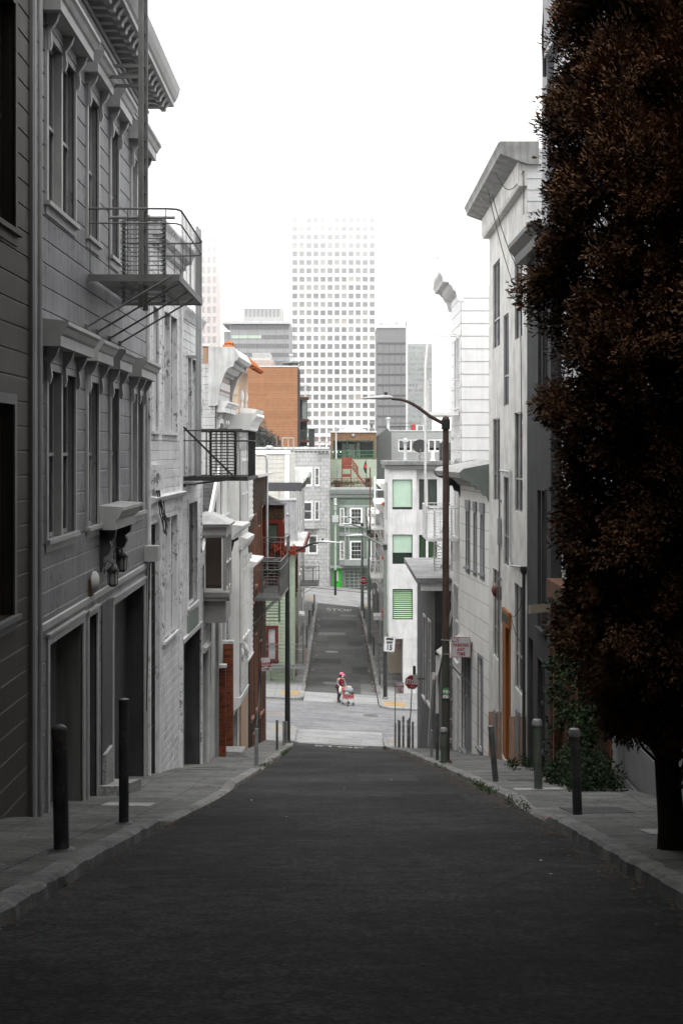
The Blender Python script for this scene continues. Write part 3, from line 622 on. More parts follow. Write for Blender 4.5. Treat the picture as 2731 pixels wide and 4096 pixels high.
# fire escapes
def fire_escape(label,fr,u0,u1,z,proj,mat,rh=1.15,group='fire escapes on the left house fronts',braces=None,bz=.95,ladder=None,roofl=None,du=.17,dn=.3,diag=False,rungmat=None,roofmat=None,slat=True,th=.12,corner=.25):
    t=thing('fire_escape',label,'fire escape',tuple(fr.P(u0,z,0)),group)
    m=MB()
    m.box(fr,u0,u1,z-th,z,proj-.05,proj); m.box(fr,u0,u0+.05,z-th,z,.04,proj-.05); m.box(fr,u1-.05,u1,z-th,z,.04,proj-.05)
    for w in (proj*.35,proj*.7): m.box(fr,u0+.05,u1-.05,z-th*.9,z-.03,w-.02,w+.02)
    m.build('platform_frame',mat,t)
    if slat:
        m=MB(); n=int((u1-u0)/.075)
        for i in range(n): a=u0+.06+i*(u1-u0-.12)/n; m.box(fr,a,a+.03,z-.025,z-.005,.06,proj-.06)
        m.build('platform_grating',mat,t)
    m=MB(); c=corner
    def loop(zz): 
        return [fr.P(u0,zz,.03),fr.P(u0,zz,proj-c),fr.P(u0+c*.3,zz,proj-c*.25),fr.P(u0+c,zz,proj),fr.P(u1-c,zz,proj),fr.P(u1-c*.3,zz,proj-c*.25),fr.P(u1,zz,proj-c),fr.P(u1,zz,.03)]
    m.tube(loop(z+rh),.02,6); m.tube(loop(z+rh*.78),.015,6)
    n=max(2,int((proj-c)/dn))
    for i in range(n+1):
        w=.08+(proj-c-.08)*i/n; m.bar(fr.P(u0,z,w),fr.P(u0,z+rh,w),.009); m.bar(fr.P(u1,z,w),fr.P(u1,z+rh,w),.009)
    n=int((u1-u0-2*c)/du)
    for i in range(n+1):
        u=u0+c+(u1-u0-2*c)*i/n; m.bar(fr.P(u,z,proj),fr.P(u,z+rh,proj),.0075)
    m.build('railing',mat,t)
    for u in (braces or [u0+.1,u1-.1]):
        m=MB(); m.tube([fr.P(u,z-bz,.03),fr.P(u,z-.05,proj*.92)],.02,6); m.lathe(fr.P(u,z-bz,.03),[(.05,-.05),(.05,.05)],8); m.build('brace',mat,t)
    if ladder: # (u,w0,w1,zlo,zhi,step)
        u,w0,w1,zl,zh,st=ladder; m=MB()
        m.box(fr,u-.02,u+.02,zl,zh,w0-.03,w0+.03); m.box(fr,u-.02,u+.02,zl,zh,w1-.03,w1+.03)
        k=zl+.05
        while k<zh: m.bar(fr.P(u,k,w0),fr.P(u,k,w1),.014); k+=st
        k=zl; 
        while k<zh: # folded treads
            m.box(fr,u-.09,u-.03,k,k+.02,w0-.05,w0+.06); m.box(fr,u-.09,u-.03,k,k+.02,w1-.06,w1+.05); k+=st
        m.build('drop_ladder',rungmat or mat,t)
        m=MB(); m.tube([fr.P(u,zh+.02,w0-.3),fr.P(u,zh+.02,w1+.2)],.032,8); m.tube([fr.P(u,zh+.02,(w0+w1)/2-.12),fr.P(u,zh+.02,(w0+w1)/2+.12)],.055,8); m.build('counterweight_bar',rungmat or mat,t)
    if roofl: # (u0,u1,w,zlo,zhi,armz)
        a,b,w,zl,zh,arms=roofl; m=MB()
        m.box(fr,a-.02,a+.02,zl,zh,w-.045,w+.045); m.box(fr,b-.02,b+.02,zl,zh,w-.045,w+.045)
        k=zl+.2
        while k<zh: m.bar(fr.P(a,k,w),fr.P(b,k,w),.012); k+=.33
        for q in arms:
            for uu in (a,b): m.box(fr,uu-.015,uu+.015,q-.03,q+.03,.03,w-.045)
        m.build('roof_ladder',roofmat or mat,t)
    if diag:
        m=MB(); a,b,c,d=diag; m.hexa([fr.P(u0-.03,a,b-.04),fr.P(u0-.01,a,b-.04),fr.P(u0-.01,a,b+.04),fr.P(u0-.03,a,b+.04),fr.P(u0-.03,c,d-.04),fr.P(u0-.01,c,d-.04),fr.P(u0-.01,c,d+.04),fr.P(u0-.03,c,d+.04)]); m.build('stay',mat,t)
    return t
fire_escape('large grey fire escape with long roof ladder on the tall grey house',fB,25.1-yb,29.35-yb,3.10,1.66,irong,1.16,braces=[4.35,5.45,6.9,8.15],ladder=(6.2,.42,1.18,2.75,4.36,.085),roofl=(5.32,5.95,.86,2.6,10.2,(6.8,7.0)),rungmat=galv,du=.23)

# C: peeling pale house
xC0,xC1=-4.42,-4.28
C,fC,nC,LC=house('peeling_house','pale grey peeling house with iron gate beyond the tall grey house',-1,xC0,33.003,xC1,38.6,5.25,-9.5,pC,.235,.03,VEE,
  ops=[(.45,1.35,.45,3.4),(2.25,4.55,.45,3.45),(.4,1.35,-9.3,-1.75),(2.3,4.6,-4.75,-1.7)],nops=())
for i,(a,b,c,d,n) in enumerate([(.45,1.35,.45,3.4,1),(2.25,4.55,.45,3.45,2),(2.3,4.6,-4.75,-1.7,2)]):
    window(C,fC,a,b,c,d,pCt,glass,dark,rec=.1,cas=.12,cth=.07,cols=n,blind=curt,bfrac=.55)
m=MB(); m.prof(fC,[(0,4.85),(.10,4.85),(.12,5.0),(.30,5.05),(.34,5.2),(.42,5.3),(.42,5.36),(0,5.38)],-.02,LC+.15)
for i in range(34): m.box(fC,.05+i*.165,.13+i*.165,4.86,4.98,.1,.17)
m.build('cornice',pCt,C)
m=MB(); m.prof(fC,[(0,-1.55),(.06,-1.55),(.06,-1.28),(.16,-1.22),(.20,-1.12),(0,-1.08)],.1,LC-.02); m.build('belt_cornice',pCt,C)
m=MB(); m.box(fC,LC-.3,LC-.02,-8.6,4.85,.018,.09); m.box(fC,0.02,.12,-8.4,4.85,.018,.07); m.build('corner_board',pCt,C)
m=MB(); m.box(fC,1.35,1.6,-8.6,-1.6,.018,.09); m.build('door_post',pCt,C)
gt=MB()
for i in range(8): u=.42+i*.125; gt.bar(fC.P(u,-8.1,-.03),fC.P(u,-1.8,-.03),.012)
for zz in (-8.0,-6.6,-5.2,-4.1,-3.0,-1.85): gt.bar(fC.P(.4,zz,-.03),fC.P(1.35,zz,-.03),.014)
for zz in (-5.9,-4.6,-3.5):
    for k in range(10):
        a0,a1=k*.628,(k+1)*.628; gt.bar(fC.P(.87+.2*math.cos(a0),zz+.2*math.sin(a0),-.02),fC.P(.87+.2*math.cos(a1),zz+.2*math.sin(a1),-.02),.011)
gt.build('iron_gate',iron,C)
MB().box(fC,.4,1.35,-9.3,-1.7,-.5,-.45).build('door',dark,C)
t=thing('meter_box','small grey box with dangling cables high on the peeling house','utility box',tuple(fC.P(.9,-.8,.1)))
MB().box(fC,.5,1.25,-.95,-.35,.02,.2).build('case',pCt,t)
m=MB()
for k in range(5):
    q=random.Random(k); m.tube([fC.P(.6+k*.12,-.95,.12),fC.P(.7+k*.1,-1.5,.16+q.random()*.1),fC.P(1.3+k*.2,-1.7-q.random()*.4,.2),fC.P(1.7+k*.1,-1.2-q.random(),.1)],.012,5)
m.build('cable',iron,t)
# D: second pale peeling house with garage
D,fD,nD,LD=house('peeling_house','peeling pale house with dark garage opening and fire escape',-1,-4.26,38.603,-4.14,42.9,3.88,-10.5,pC,.235,.03,VEE,
  ops=[(1.0,2.9,-.9,2.6),(1.2,3.1,-4.4,-1.5),(.15,4.1,-10.4,-5.3)],depth=8)
window(D,fD,1.0,2.9,-.9,2.6,pCt,glass,dark,rec=.1,cas=.14,cth=.06,cols=2,blind=curt,bfrac=.5)
window(D,fD,1.2,3.1,-4.4,-1.5,pCt,glass,dark,rec=.1,cas=.14,cth=.06,cols=1,style='plain',blind=curtw,bfrac=.8)
m=MB(); m.box(fD,1.0,3.2,-5.1,-4.62,.02,.08); m.build('window_panel',paint('greenish_panel',(.20,.235,.21),.6,.15),D)
garage(D,fD,.15,4.1,-5.3,-9.6,paint('dark_garage2',(.06,.062,.065),.6,.3,1,streak=.3),pCt,.4,cas=.12)
m=MB(); m.prof(fD,[(0,3.6),(.06,3.6),(.1,3.72),(.17,3.86),(.17,3.92),(0,3.95)],-.02,LD+.08); m.build('cornice',pCt,D)
m=MB(); m.box(fD,LD-.18,LD,-9.9,3.6,.018,.06); m.build('corner_board',pCt,D)
fire_escape('dark fire escape with diagonal stay and folded ladder on the peeling garage house',fD,.12,2.75,-.72,1.8,iron,1.25,ladder=(1.6,.62,1.32,-.8,.55,.085),roofl=(.85,1.35,.34,-.75,6.2,(2.6,)),roofmat=galv,diag=(.65,.03,-.75,1.45),braces=[.3,2.5],bz=.25,du=.11)

# E0: low dark-roofed bay front, set between
E0,fE0,nE0,LE0=house('bay_window_house','small grey house with glazed corner bay under a steep shingled roof',-1,-4.135,42.903,-4.05,46.9,-4.2,-11,paint('grey_front',(.36,.36,.365),.6,.12,streak=.15),.22,.025,VEE,ops=[(.3,1.3,-10.9,-6.2)])
bayg=paint('bay_grey',(.27,.265,.255),.5,.1)
bf=CAMW(-4.1,43.55); bx=.68
m=MB()
m.box(bf,-.05,bx,-4.62,-4.35,-2.2,.06); m.prof(Fr(bf.o[0]-.05,bf.o[1],1,0,0,-1),[(-.02,-4.62),(.0,-4.62),(.1,-4.5),(.12,-4.35),(-.02,-4.3)],0,bx+.15)
m.box(bf,-.05,bx-.02,-5.3,-4.62,-2.1,-.08); m.box(bf,-.05,bx,-2.62,-2.35,-2.2,.04); m.box(bf,-.1,bx+.1,-2.35,-2.28,-2.3,.12)
m.box(bf,bx-.09,bx,-4.35,-2.62,-.09,0); m.box(bf,bx-.09,bx,-4.35,-2.62,-2.2,-2.1); m.box(bf,bx-.09,bx,-4.35,-2.62,-1.2,-1.05)
bay=m.build('bay',bayg,E0)
window(E0,bf,0.0,bx-.1,-4.3,-2.64,paint('bay_sash',(.6,.6,.59)),glass,flat('amber_blind',(.2,.11,.06),.8),rec=.05,cas=0,style='plain',sill=False,blind=paint('bay_blind',(.30,.20,.13)),bfrac=.9)
sf=Fr(bf.o[0]+bx,bf.o[1],0,1,1,0)
for a,b in ((.12,1.02),(1.22,2.08)): window(E0,sf,a,b,-4.32,-2.64,paint('bay_sash',(.5,.5,.49)),glass,dark,rec=.06,cas=0,style='hung',sill=False)
m=MB(); zt,zl=-1.95,-2.27
m.add([(-4.2,43.4,zl),(-4.1+bx+.12,43.4,zl),(-4.1+bx+.12,45.8,zl),(-4.2,45.8,zl),(-4.2,44.1,zt),(-3.95,44.1,zt),(-3.95,45.2,zt),(-4.2,45.2,zt)],[(0,1,5,4),(1,2,6,5),(2,3,7,6),(4,5,6,7),(0,3,2,1)]); m.build('bay_roof',paint('lead_roof',(.33,.33,.33),.5,.2),E0)
m=MB(); x0,x1=-6.6,-3.95; a=(43.3,-3.2); b=(46.85,-.85)
m.add([(x0,a[0],a[1]),(-4.16,a[0],a[1]),(-3.98,b[0],b[1]),(x0,b[0],b[1]),(x0,a[0],a[1]-.1),(-4.16,a[0],a[1]-.1),(-3.98,b[0],b[1]-.1),(x0,b[0],b[1]-.1)],[(0,1,2,3),(4,7,6,5),(0,4,5,1),(1,5,6,2),(2,6,7,3),(3,7,4,0)])
m.build('steep_roof',shing,E0)
m=MB(); m.add([(-4.155,43.2,-3.5),(-4.07,43.2,-3.5),(-3.89,46.86,-.95),(-3.975,46.86,-.95),(-4.155,43.2,-3.05),(-4.07,43.2,-3.05),(-3.89,46.86,-.55),(-3.975,46.86,-.55)],[(0,1,5,4),(1,2,6,5),(2,3,7,6),(3,0,4,7),(4,5,6,7),(0,3,2,1)]); m.build('bargeboard',pWt,E0)
m=MB(); m.prof(fE0,[(0,-6.15),(.12,-6.15),(.16,-6.0),(0,-5.95)],.1,1.6); m.box(fE0,1.3,1.5,-11,-6.15,.016,.1); m.box(fE0,2.3,2.5,-11,-4.3,.016,.06); m.box(fE0,3.0,3.5,-11,-4.3,.016,.03); m.build('door_frame',pWd,E0)
MB().box(fE0,.3,1.3,-11,-6.2,-.22,-.18).build('door',gdoor,E0)

# E: white house with coved cornice
E,fE,nE,LE_=house('white_house','white boarded house with big coved cornice and red-framed attic windows',-1,-4.05,46.903,-3.9,51.1,2.84,-12,pW,.27,.03,VEE,
  ops=[(.5,1.5,-2.2,.9),(2.3,3.3,-2.2,.9),(.4,2.2,-8.2,-4.4),(2.7,3.6,-12,-5.6)])
m=MB(); P=[(-.22,3.4),(.62,3.4),(.80,3.08),(.72,2.96),(.64,2.92),(.60,2.76),(.44,2.70),(.32,2.52),(.22,2.25),(.13,1.95),(.10,1.5),(.0,1.45),(-.22,1.45)]
m.prof(fE,P,-.06,.12); m.prof(fE,P,LE_-.12,LE_+.02)
m.prof(fE,[(-.2,3.39),(.60,3.39),(.78,3.08),(.70,2.96),(.52,2.93),(.42,2.78),(.30,2.62),(0,2.6),(-.2,2.6)],.12,LE_-.12)
for i in range(24): m.box(fE,.2+i*.16,.27+i*.16,2.76,2.88,.4,.58)
for i in range(24): m.box(fE,.2+i*.16,.27+i*.16,2.5,2.6,.02,.18)
m.build('cornice',pWd,E)
at=MB(); at.box(fE,.6,3.9,2.0,2.36,.02,.06); o=at.build('attic_window',flat('red_frame',(.22,.045,.02),.5),E)
at=MB()
for i in range(6): at.box(fE,.68+i*.54,1.12+i*.54,2.06,2.30,.06,.068)
at.build('pane',pWt,o)
for a,b,c,d,n in [(.5,1.5,-2.2,.9,1),(2.3,3.3,-2.2,.9,2)]: window(E,fE,a,b,c,d,pWt,glass,dark,rec=.1,cas=.14,cth=.1,cols=n,hood=.42,hz=.2)
window(E,fE,.4,2.2,-8.2,-4.4,pWt,glass,dark,rec=.1,cas=.16,cth=.1,cols=2)
m=MB(); m.prof(fE,[(0,-2.95),(.62,-2.95),(.62,-2.82),(.9,-2.62),(.92,-2.5),(0,-2.42)],-.02,2.6)
m.build('porch_cornice',pWd,E)
for q in (.1,2.4): m=MB(); m.prof(fE,[(.02,-2.96),(.5,-2.96),(.52,-3.1),(.36,-3.2),(.3,-3.5),(.2,-3.62),(.18,-3.95),(.08,-4.1),(.1,-4.3),(.02,-4.4)],q-.09,q+.09); m.build('bracket',paint('dark_scroll',(.05,.05,.05)),E)
m=MB(); m.box(fE,-.02,.35,-12,-2.95,.016,.12); m.build('corner_board',bayg,E)
MB().box(fE,2.7,3.6,-12,-5.6,-.3,-.25).build('door',gdoor,E)
bp=CAMW(-3.98,47.35); m=MB(); m.cube(-4.0,-3.72,47.0,47.28,-12,-7.2); m.cube(-3.9,-3.58,48.4,48.7,-12,-6.6); m.build('brick_pier',brk,E)
m=MB(); m.cube(-4.02,-3.69,46.98,47.31,-7.2,-7.1); m.cube(-3.93,-3.55,48.37,48.73,-6.6,-6.5); m.build('pier_cap',pWd,E)
m=MB(); m.cube(-3.98,-3.15,47.4,48.3,kz(-1,-3.5,48)-.3,kz(-1,-3.5,47)+.1); m.build('doorstep',granite,E)

# F0: white bay-fronted house
F0,fF0,nF0,LF0=house('white_bay_house','narrow white house with a deep moulded cornice between white and tan houses',-1,-3.9,51.103,-3.8,54.2,1.0,-12.5,pW,.25,.03,VEE,ops=[(.7,2.4,-12.4,-9.2)])
m=MB(); m.prof(fF0,[(-.3,1.32),(.98,1.32),(1.0,1.22),(.86,1.05),(.76,.84),(.74,.72),(.4,.62),(-.3,.6)],-.05,LF0+.02)
for i in range(22): m.box(fF0,i*.14,.07+i*.14,.50,.62,.3,.42)
m.build('cornice',pWt,F0)
m=MB(); m.plan(fF0,[(0,0),(.1,.36),(2.9,.36),(3.0,0)],-8.9,.6); m.prof(fF0,[(0,-8.9),(.42,-8.9),(.38,-9.2),(.2,-9.35),(0,-9.4)],0,3.0); m.build('bay',pWt,F0)
m=MB(); skin(m,Fr(fF0.P(.1,0,.365).x,fF0.P(.1,0,.365).y,fF0.t[0],fF0.t[1],fF0.n[0],fF0.n[1]),0,2.8,-8.85,.55,[(.1,2.7,-6.85,-4.35),(.1,2.7,-2.85,-.35)],.24,.03,VEE,reveal=0); m.build('bay_boards',pW,F0,recalc=False)
bfr=Fr(fF0.P(.1,0,.36).x,fF0.P(.1,0,.36).y,fF0.t[0],fF0.t[1],fF0.n[0],fF0.n[1])
for zz in (-2.6,-6.6):
    for a,b in ((.2,.9),(1.1,1.7),(1.9,2.6)): window(F0,bfr,a,b,zz-.2,zz+2.2,pWt,glass,flat('green_room',(.02,.06,.03),.8),w=.01,rec=.001,cas=.09,cth=.07)
m=MB(); m.prof(bfr,[(0,-3.6),(.1,-3.6),(.25,-3.35),(.28,-3.2),(0,-3.1)],-.05,2.85); m.build('belt_cornice',pWd,F0); m=MB(); m.prof(bfr,[(0,.05),(.08,.05),(.2,.3),(0,.4)],-.05,2.85); m.build('belt_cornice',pWd,F0)
for u in (.02,.95,1.75,2.65):
    m=MB(); m.box(bfr,u,u+.13,-6.85,-3.9,.01,.11); m.box(bfr,u-.04,u+.17,-4.1,-3.9,.11,.18); m.box(bfr,u-.03,u+.16,-6.95,-6.8,.01,.15); m.build('pilaster',pWt,F0)
for u,z in ((.5,-7.4),(1.4,-7.3),(2.2,-7.5)):
    m=MB(); m.ball(bfr.P(u,z,.04),.16,10,.5,1,1.2); m.ball(bfr.P(u+.1,z-.2,.04),.1,8,.5,1,1.2); m.build('plaster_ornament',pWt,F0)
garage(F0,fF0,.7,2.4,-9.7,-13,pWd,pWt,.3,cas=.12)
# F: tan stucco house with tiled eave
tan=stucco('tan_stucco',(.44,.32,.235),.12,.1,.2); tanb=paint('tan_side',(.42,.32,.24),.7,.1)
tile=bricks('orange_tile',(.55,.16,.04),(.38,.10,.03),(.08,.03,.02),.2,.3,.03)
Fh,fF,nF,LF=house('tan_house','tan stucco house with orange tiled eave and white twisted window columns',-1,-3.8,54.203,-3.68,58.3,3.1,-13,tan,ops=[(1.2,3.3,-2.6,.6),(1.2,3.3,-8.2,-5.2),(.4,1.2,-13,-9.6)],nmat=tanb,nbh=.42,lip=.03)
m=MB()
for k in range(4): m.prof(fF,[(-.3,3.72-.0*k),(.1,3.6),(.52,3.24),(.55,3.12),(.5,3.1),(-.3,3.55)],0,LF)
m.build('tiled_eave',tile,Fh)
m=MB()
for i in range(17): m.tube([fF.P(.12+i*.245,3.66,.0),fF.P(.12+i*.245,3.58,.14),fF.P(.12+i*.245,3.27,.5),fF.P(.12+i*.245,3.15,.56)],.085,8)
m.build('roof_tiles',tile,Fh)
m=MB(); m.tube([(-4.15,50.4,3.35),(-3.9,51.2,3.75)],[.2,.2],10); m.tube([(-4.3,52,3.3),(-4.3,54,3.3)],.1,8); m.build('ridge_tile',tile,Fh)
for u in (1.0,2.6):
    m=MB(); m.ball(fF.P(u,2.1,.03),.17,10,.6,.6,1.4); m.ball(fF.P(u,1.75,.03),.13,8,.5,.6,1.2); m.build('plaster_ornament',pWt,Fh)
for zt,zs in ((1.15,-2.6),(-4.75,-8.2)):
    for u in (1.0,1.9,2.7,3.5):
        m=MB(); n=16
        for k in range(n): m.lathe(fF.P(u,zs+(zt-zs)*k/n-.0,.16),[(.075,0),(.10,(zt-zs)/n*.5),(.075,(zt-zs)/n)],8)
        m.build('twisted_column',pWt,Fh)
    m=MB(); m.prof(fF,[(0,zt),(.3,zt),(.34,zt+.15),(.62,zt+.3),(.66,zt+.42),(0,zt+.5)],.7,3.9); m.build('window_cornice',pWt,Fh); m=MB(); m.prof(fF,[(0,zs-.25),(.16,zs-.25),(.26,zs-.08),(.26,zs),(0,zs)],.8,3.8); m.build('window_sill',pWt,Fh)
window(Fh,fF,1.2,3.3,-2.6,.6,pWt,glass,dark,cols=2,cas=.05,sill=False); window(Fh,fF,1.2,3.3,-8.2,-5.2,pWt,glass,dark,cols=2,cas=.05,sill=False)
MB().box(fF,.4,1.2,-13,-9.6,-.4,-.35).build('door',flat('dark_wood',(.06,.035,.02)),Fh)
# G: brown shingle house with red bay on the corner
shw=bricks('brown_shingle',(.055,.031,.017),(.022,.013,.008),(.012,.007,.005),.11,.16,.006,var=.35,bump=.8)
pink=paint('pink_trim',(.26,.12,.085),.6,.15); redp=paint('red_trim',(.105,.014,.007),.5,.15)
og=[(1.0,1.7,-6.4,-3.6),(2.6,3.3,-5.8,-2.8),(4.4,5.2,-6.5,-3.4),(6.2,7.0,-6.,-2.6),(1.0,1.7,-11.2,-8.4),(3.0,3.7,-11.2,-8.),(5.2,6.0,-11.8,-8.6),(2.0,2.8,-14.4,-12.1),(6.4,7.3,-14.5,-12.0)]
G,fG,nG,LG=house('brown_shingle_house','dark brown shingled corner house with narrow pink-framed windows',-1,-3.68,58.303,-3.4,67.0,-1.02,-15,shw,.16,.014,LAP,ops=og)
for a,b,c,d in og: window(G,fG,a,b,c,d,pink,glass,flat('dark_red_room',(.05,.01,.006)),rec=.08,cas=.06,cth=.05,sill=True)
m=MB(); m.cube(-3.95,-3.45,58.32,58.9,-2.,.85); m.build('shingled_pier',shw,G)
m=MB(); m.prof(fG,[(-.4,-.95),(.35,-1.05),(.38,-1.15),(-.4,-1.2)],.6,LG+.05); m.build('eave',paint('grey_eave',(.28,.27,.25),.6,.3),G)
# corner bay
bfx0,bfx1,by0,by1=-3.45,-2.52,65.2,67.3
zT,zB=-2.2-.0,-4.95
zT=PZ(2040,66.)
bayf=CAMW(bfx0,by0)
m=MB(); m.cube(bfx0,bfx1,by0,by1,zT-.42+.0,zT+.25); m.build('bay_band',shw,G)
m=MB(); bw=bfx1-bfx0
m.box(bayf,0,bw,zT-.58,zT-.42,-2.1,0); m.box(bayf,0,.12,zB,zT-.58,-.1,0); m.box(bayf,bw-.17,bw,zB,zT-.58,-.1,0); m.box(bayf,.12,.2,zB,zT-.58,-.12,-.03); m.box(bayf,bw-.25,bw-.17,zB,zT-.58,-.12,-.03)
m.box(bayf,.0,bw,zB-.25,zB,-2.1,0); m.box(bayf,bw-.1,bw,zB,zT-.58,-2.1,-1.95); m.box(bayf,bw-.1,bw,zB,zT-.58,-1.1,-1.0); m.build('bay',redp,G)
gb=paint('green_blind',(.20,.36,.21),.8,.08); gbl=paint('pale_green_blind',(.60,.80,.62),.8,.05)
window(G,bayf,.2,bw-.25,zB,zT-.62,flat('maroon_sash',(.04,.015,.015),.4),glass,flat('green_dark',(.01,.03,.015)),w=-.03,rec=.06,cas=0,sill=False,blind=gb,bfrac=.55)
m=MB(); hz=zT+.26; m.add([(bfx0-.1,by0-.12,hz),(bfx1+.12,by0-.12,hz),(bfx1+.12,by1+.1,hz),(bfx0-.1,by1+.1,hz),(bfx0-.3,by0+.9,hz+.6),(bfx0-.3,by1-.5,hz+.6)],[(0,1,4),(1,2,5,4),(2,3,5),(0,3,2,1),(0,4,5,3)]); m.build('bay_roof',shing,G)
m=MB(); m.cube(bfx0,bfx1,by0,by1,zB-.9,zB-.25); m.build('bay_skirt',shw,G)
fire_escape('rusty fire escape with counterweight bar on the brown shingled house',fG,2.2,7.6,-6.3,1.15,irong,1.55,du=.22,dn=.28,braces=[2.4,5.,7.4],bz=1.1,ladder=(4.5,.2,.95,-7.6,-4.8,.14),group='fire escapes on the left house fronts')
fire_escape('upper fire escape balcony holding red-leaved plants by the red bay',fG,6.0,8.6,-4.95,1.15,irong,1.0,du=.2,dn=.3,braces=[6.2,8.4],group='fire escapes on the left house fronts')
# ---------------------------------------------------------------- right row of houses, far to near
st=stucco('grey_stucco',(.68,.67,.64),.5,.2,1.)
stw=stucco('white_stucco',(.54,.54,.535),.22,.14,.9)
pP=paint('bright_white_boards',(.68,.68,.68),.5,.05,streak=.1)
dgrey=stucco('charcoal_stucco',(.055,.056,.058),.15,.2,.4)
alum=paint('aluminium_frame',(.20,.20,.20),.35,.1,metal=.4)
# R: tall stucco house
yR0,yR1=37.7,47.2
RX=lambda px: 28445/(px-CX)-yR0
winR=[]
for px0,px1,rows in ((1971,1998,[(3.25,5.95),(-1.62,1.0),(-6.6,-3.8)]),(2013,2033,[(1.32,4.05),(-3.45,-.8)]),(2057,2089,[(3.1,5.9),(-1.72,1.05),(-6.7,-3.75)])):
    for z0,z1 in rows: winR.append((RX(px1),RX(px0),z0,z1))
dR=(RX(2041),RX(2006),-9.3,-5.2)
R_,fR,nR,LR=house('stucco_house','tall weathered grey stucco house with flat overhanging eave and orange door',1,5.0,yR0,5.0,yR1,8.0,-10.5,st,ops=winR+[dR],nmat=pP,nbh=.3,lip=.015,depth=9)
for a,b,c,d in winR: window(R_,fR,a,b,c,d,alum,glassmat('clear_glass',.5,1.3),flat('dim_room',(.05,.05,.05)),rec=.09,cas=.0,rail=.035,style='slide',sill=False,blind=curt,bfrac=1)
orange=paint('orange_door',(.25,.085,.018),.45,.08)
m=MB(); a,b,c,d=dR; m.box(fR,a,a+.06,c,d,-.3,.04); m.box(fR,b-.75,b,c,d,-.12,-.02); m.build('orange_door',orange,R_)
m=MB(); m.box(fR,a+.06,b-.75,c,d,-.45,-.4); m.build('porch_wall',bricks('porch_block',(.38,.24,.12),(.33,.2,.1),(.1,.06,.03),2,.42,.01),R_)
m=MB(); a=RX(2042);  m.face(fR,[(a-.1,-5.18),(a+1.55,-5.18),(a+1.55,-4.72),(a-.1,-4.72)],.01,.09); sg=m.build('house_sign',orange,R_)
MB().face(fR,[(a+.0,-5.08),(a+1.45,-5.08),(a+1.45,-4.82),(a+.0,-4.82)],.09,.1).build('sign_board',paint('dark_sign',(.05,.06,.05)),sg)
# cornice: a flat eave on a stepped soffit
m=MB(); m.prof(fR,[(-.3,8.16),(.74,8.16),(.80,8.08),(.74,7.96),(.72,7.84),(.64,7.80),(.0,7.56),(-.3,7.56)],-.12,LR+.3); m.build('eave',paint('eave_grey',(.30,.30,.29),.7,.25,streak=.3),R_)
m=MB(); m.prof(fR,[(0,7.0),(.2,7.0),(.24,7.1),(.24,7.64),(0,7.55)],-.02,LR+.02); m.build('soffit_moulding',st,R_)
# brick veneer foot, meter doors
stone=bricks('stone_veneer',(.36,.19,.12),(.25,.18,.14),(.16,.14,.12),.3,.11,.01,var=.3)
gsl=lambda u: kz(1,5,yR0+u)
def footing(fr,u0,u1,h,mat,root,w=.05,name='stone_base',yb0=yR0,x=5):
    m=MB(); 
    zt0,zt1=kz(1,x,yb0+u0)+h,kz(1,x,yb0+u1)+h
    m.hexa([fr.P(u0,zt0-h-.4,0.003),fr.P(u1,zt1-h-.4,.003),fr.P(u1,zt1-h-.4,w),fr.P(u0,zt0-h-.4,w),fr.P(u0,zt0,.003),fr.P(u1,zt1,.003),fr.P(u1,zt1,w),fr.P(u0,zt0,w)]); return m.build(name,mat,root)
footing(fR,0.15,dR[0]-.05,1.35,stone,R_); footing(fR,dR[1]+.05,LR-.3,1.5,stone,R_)
for u in (1.0,6.6):
    z=gsl(u)+.3; MB().box(fR,u,u+.7,z,z+1.15,.05,.1).build('meter_door',paint('meter_door',(.16,.16,.16)),R_)
# pipes on the stucco
t=thing('conduit_pipe','pale metal conduit looping over a window on the stucco wall','pipe',tuple(fR.P(3.3,-1,.05)))
m=MB(); u0,u1,u2=RX(2048)-.0,RX(2004),RX(2103); zt=-.62
m.tube([fR.P(u1,-8.5,.06),fR.P(u1,zt-.1,.06),fR.P(u1-.15,zt,.06),fR.P(u0+.15,zt,.06),fR.P(u0,zt-.12,.06),fR.P(u0,-3.05,.06),fR.P(u0-.3,-3.3,.06),fR.P(u2+.35,-3.15,.06),fR.P(u2+.1,-3.3,.06)],.03,8); m.build('pipe',galv,t)
for z in (-1.6,-4): MB().box(fR,u1-.08,u1+.08,z,z+.08,.0,.1).build('clamp',galv,t)
MB().box(fR,u1-.12,u1+.2,-2.9,-2.1,.02,.12).build('junction_box',galv,t)
t=thing('downpipe','dark downpipe at the near corner of the stucco house','downpipe',tuple(fR.P(.12,-3,.07)))
MB().tube([fR.P(.12,-8.9,.07),fR.P(.12,-3.2,.07)],.045,8).build('pipe',iron,t); MB().lathe(fR.P(.12,-3.3,.07),[(.06,0),(.1,.08),(.1,.2)],8).build('hopper',iron,t)
t=thing('alarm_bell','rust red alarm bell high beside the orange door','alarm bell',tuple(fR.P(6.6,-4.2,.1)))
MB().lathe(fR.P(RX(1996),-4.35,.1),[(.22,0),(.22,.03),(.17,.1),(.05,.14)],16,(-1,0,0)).build('gong',flat('rust_red',(.10,.03,.02),.5),t)
MB().box(fR,RX(2004),RX(1998),-4.6,-4.2,.0,.12).build('back_box',flat('rust_red2',(.07,.03,.02)),t)
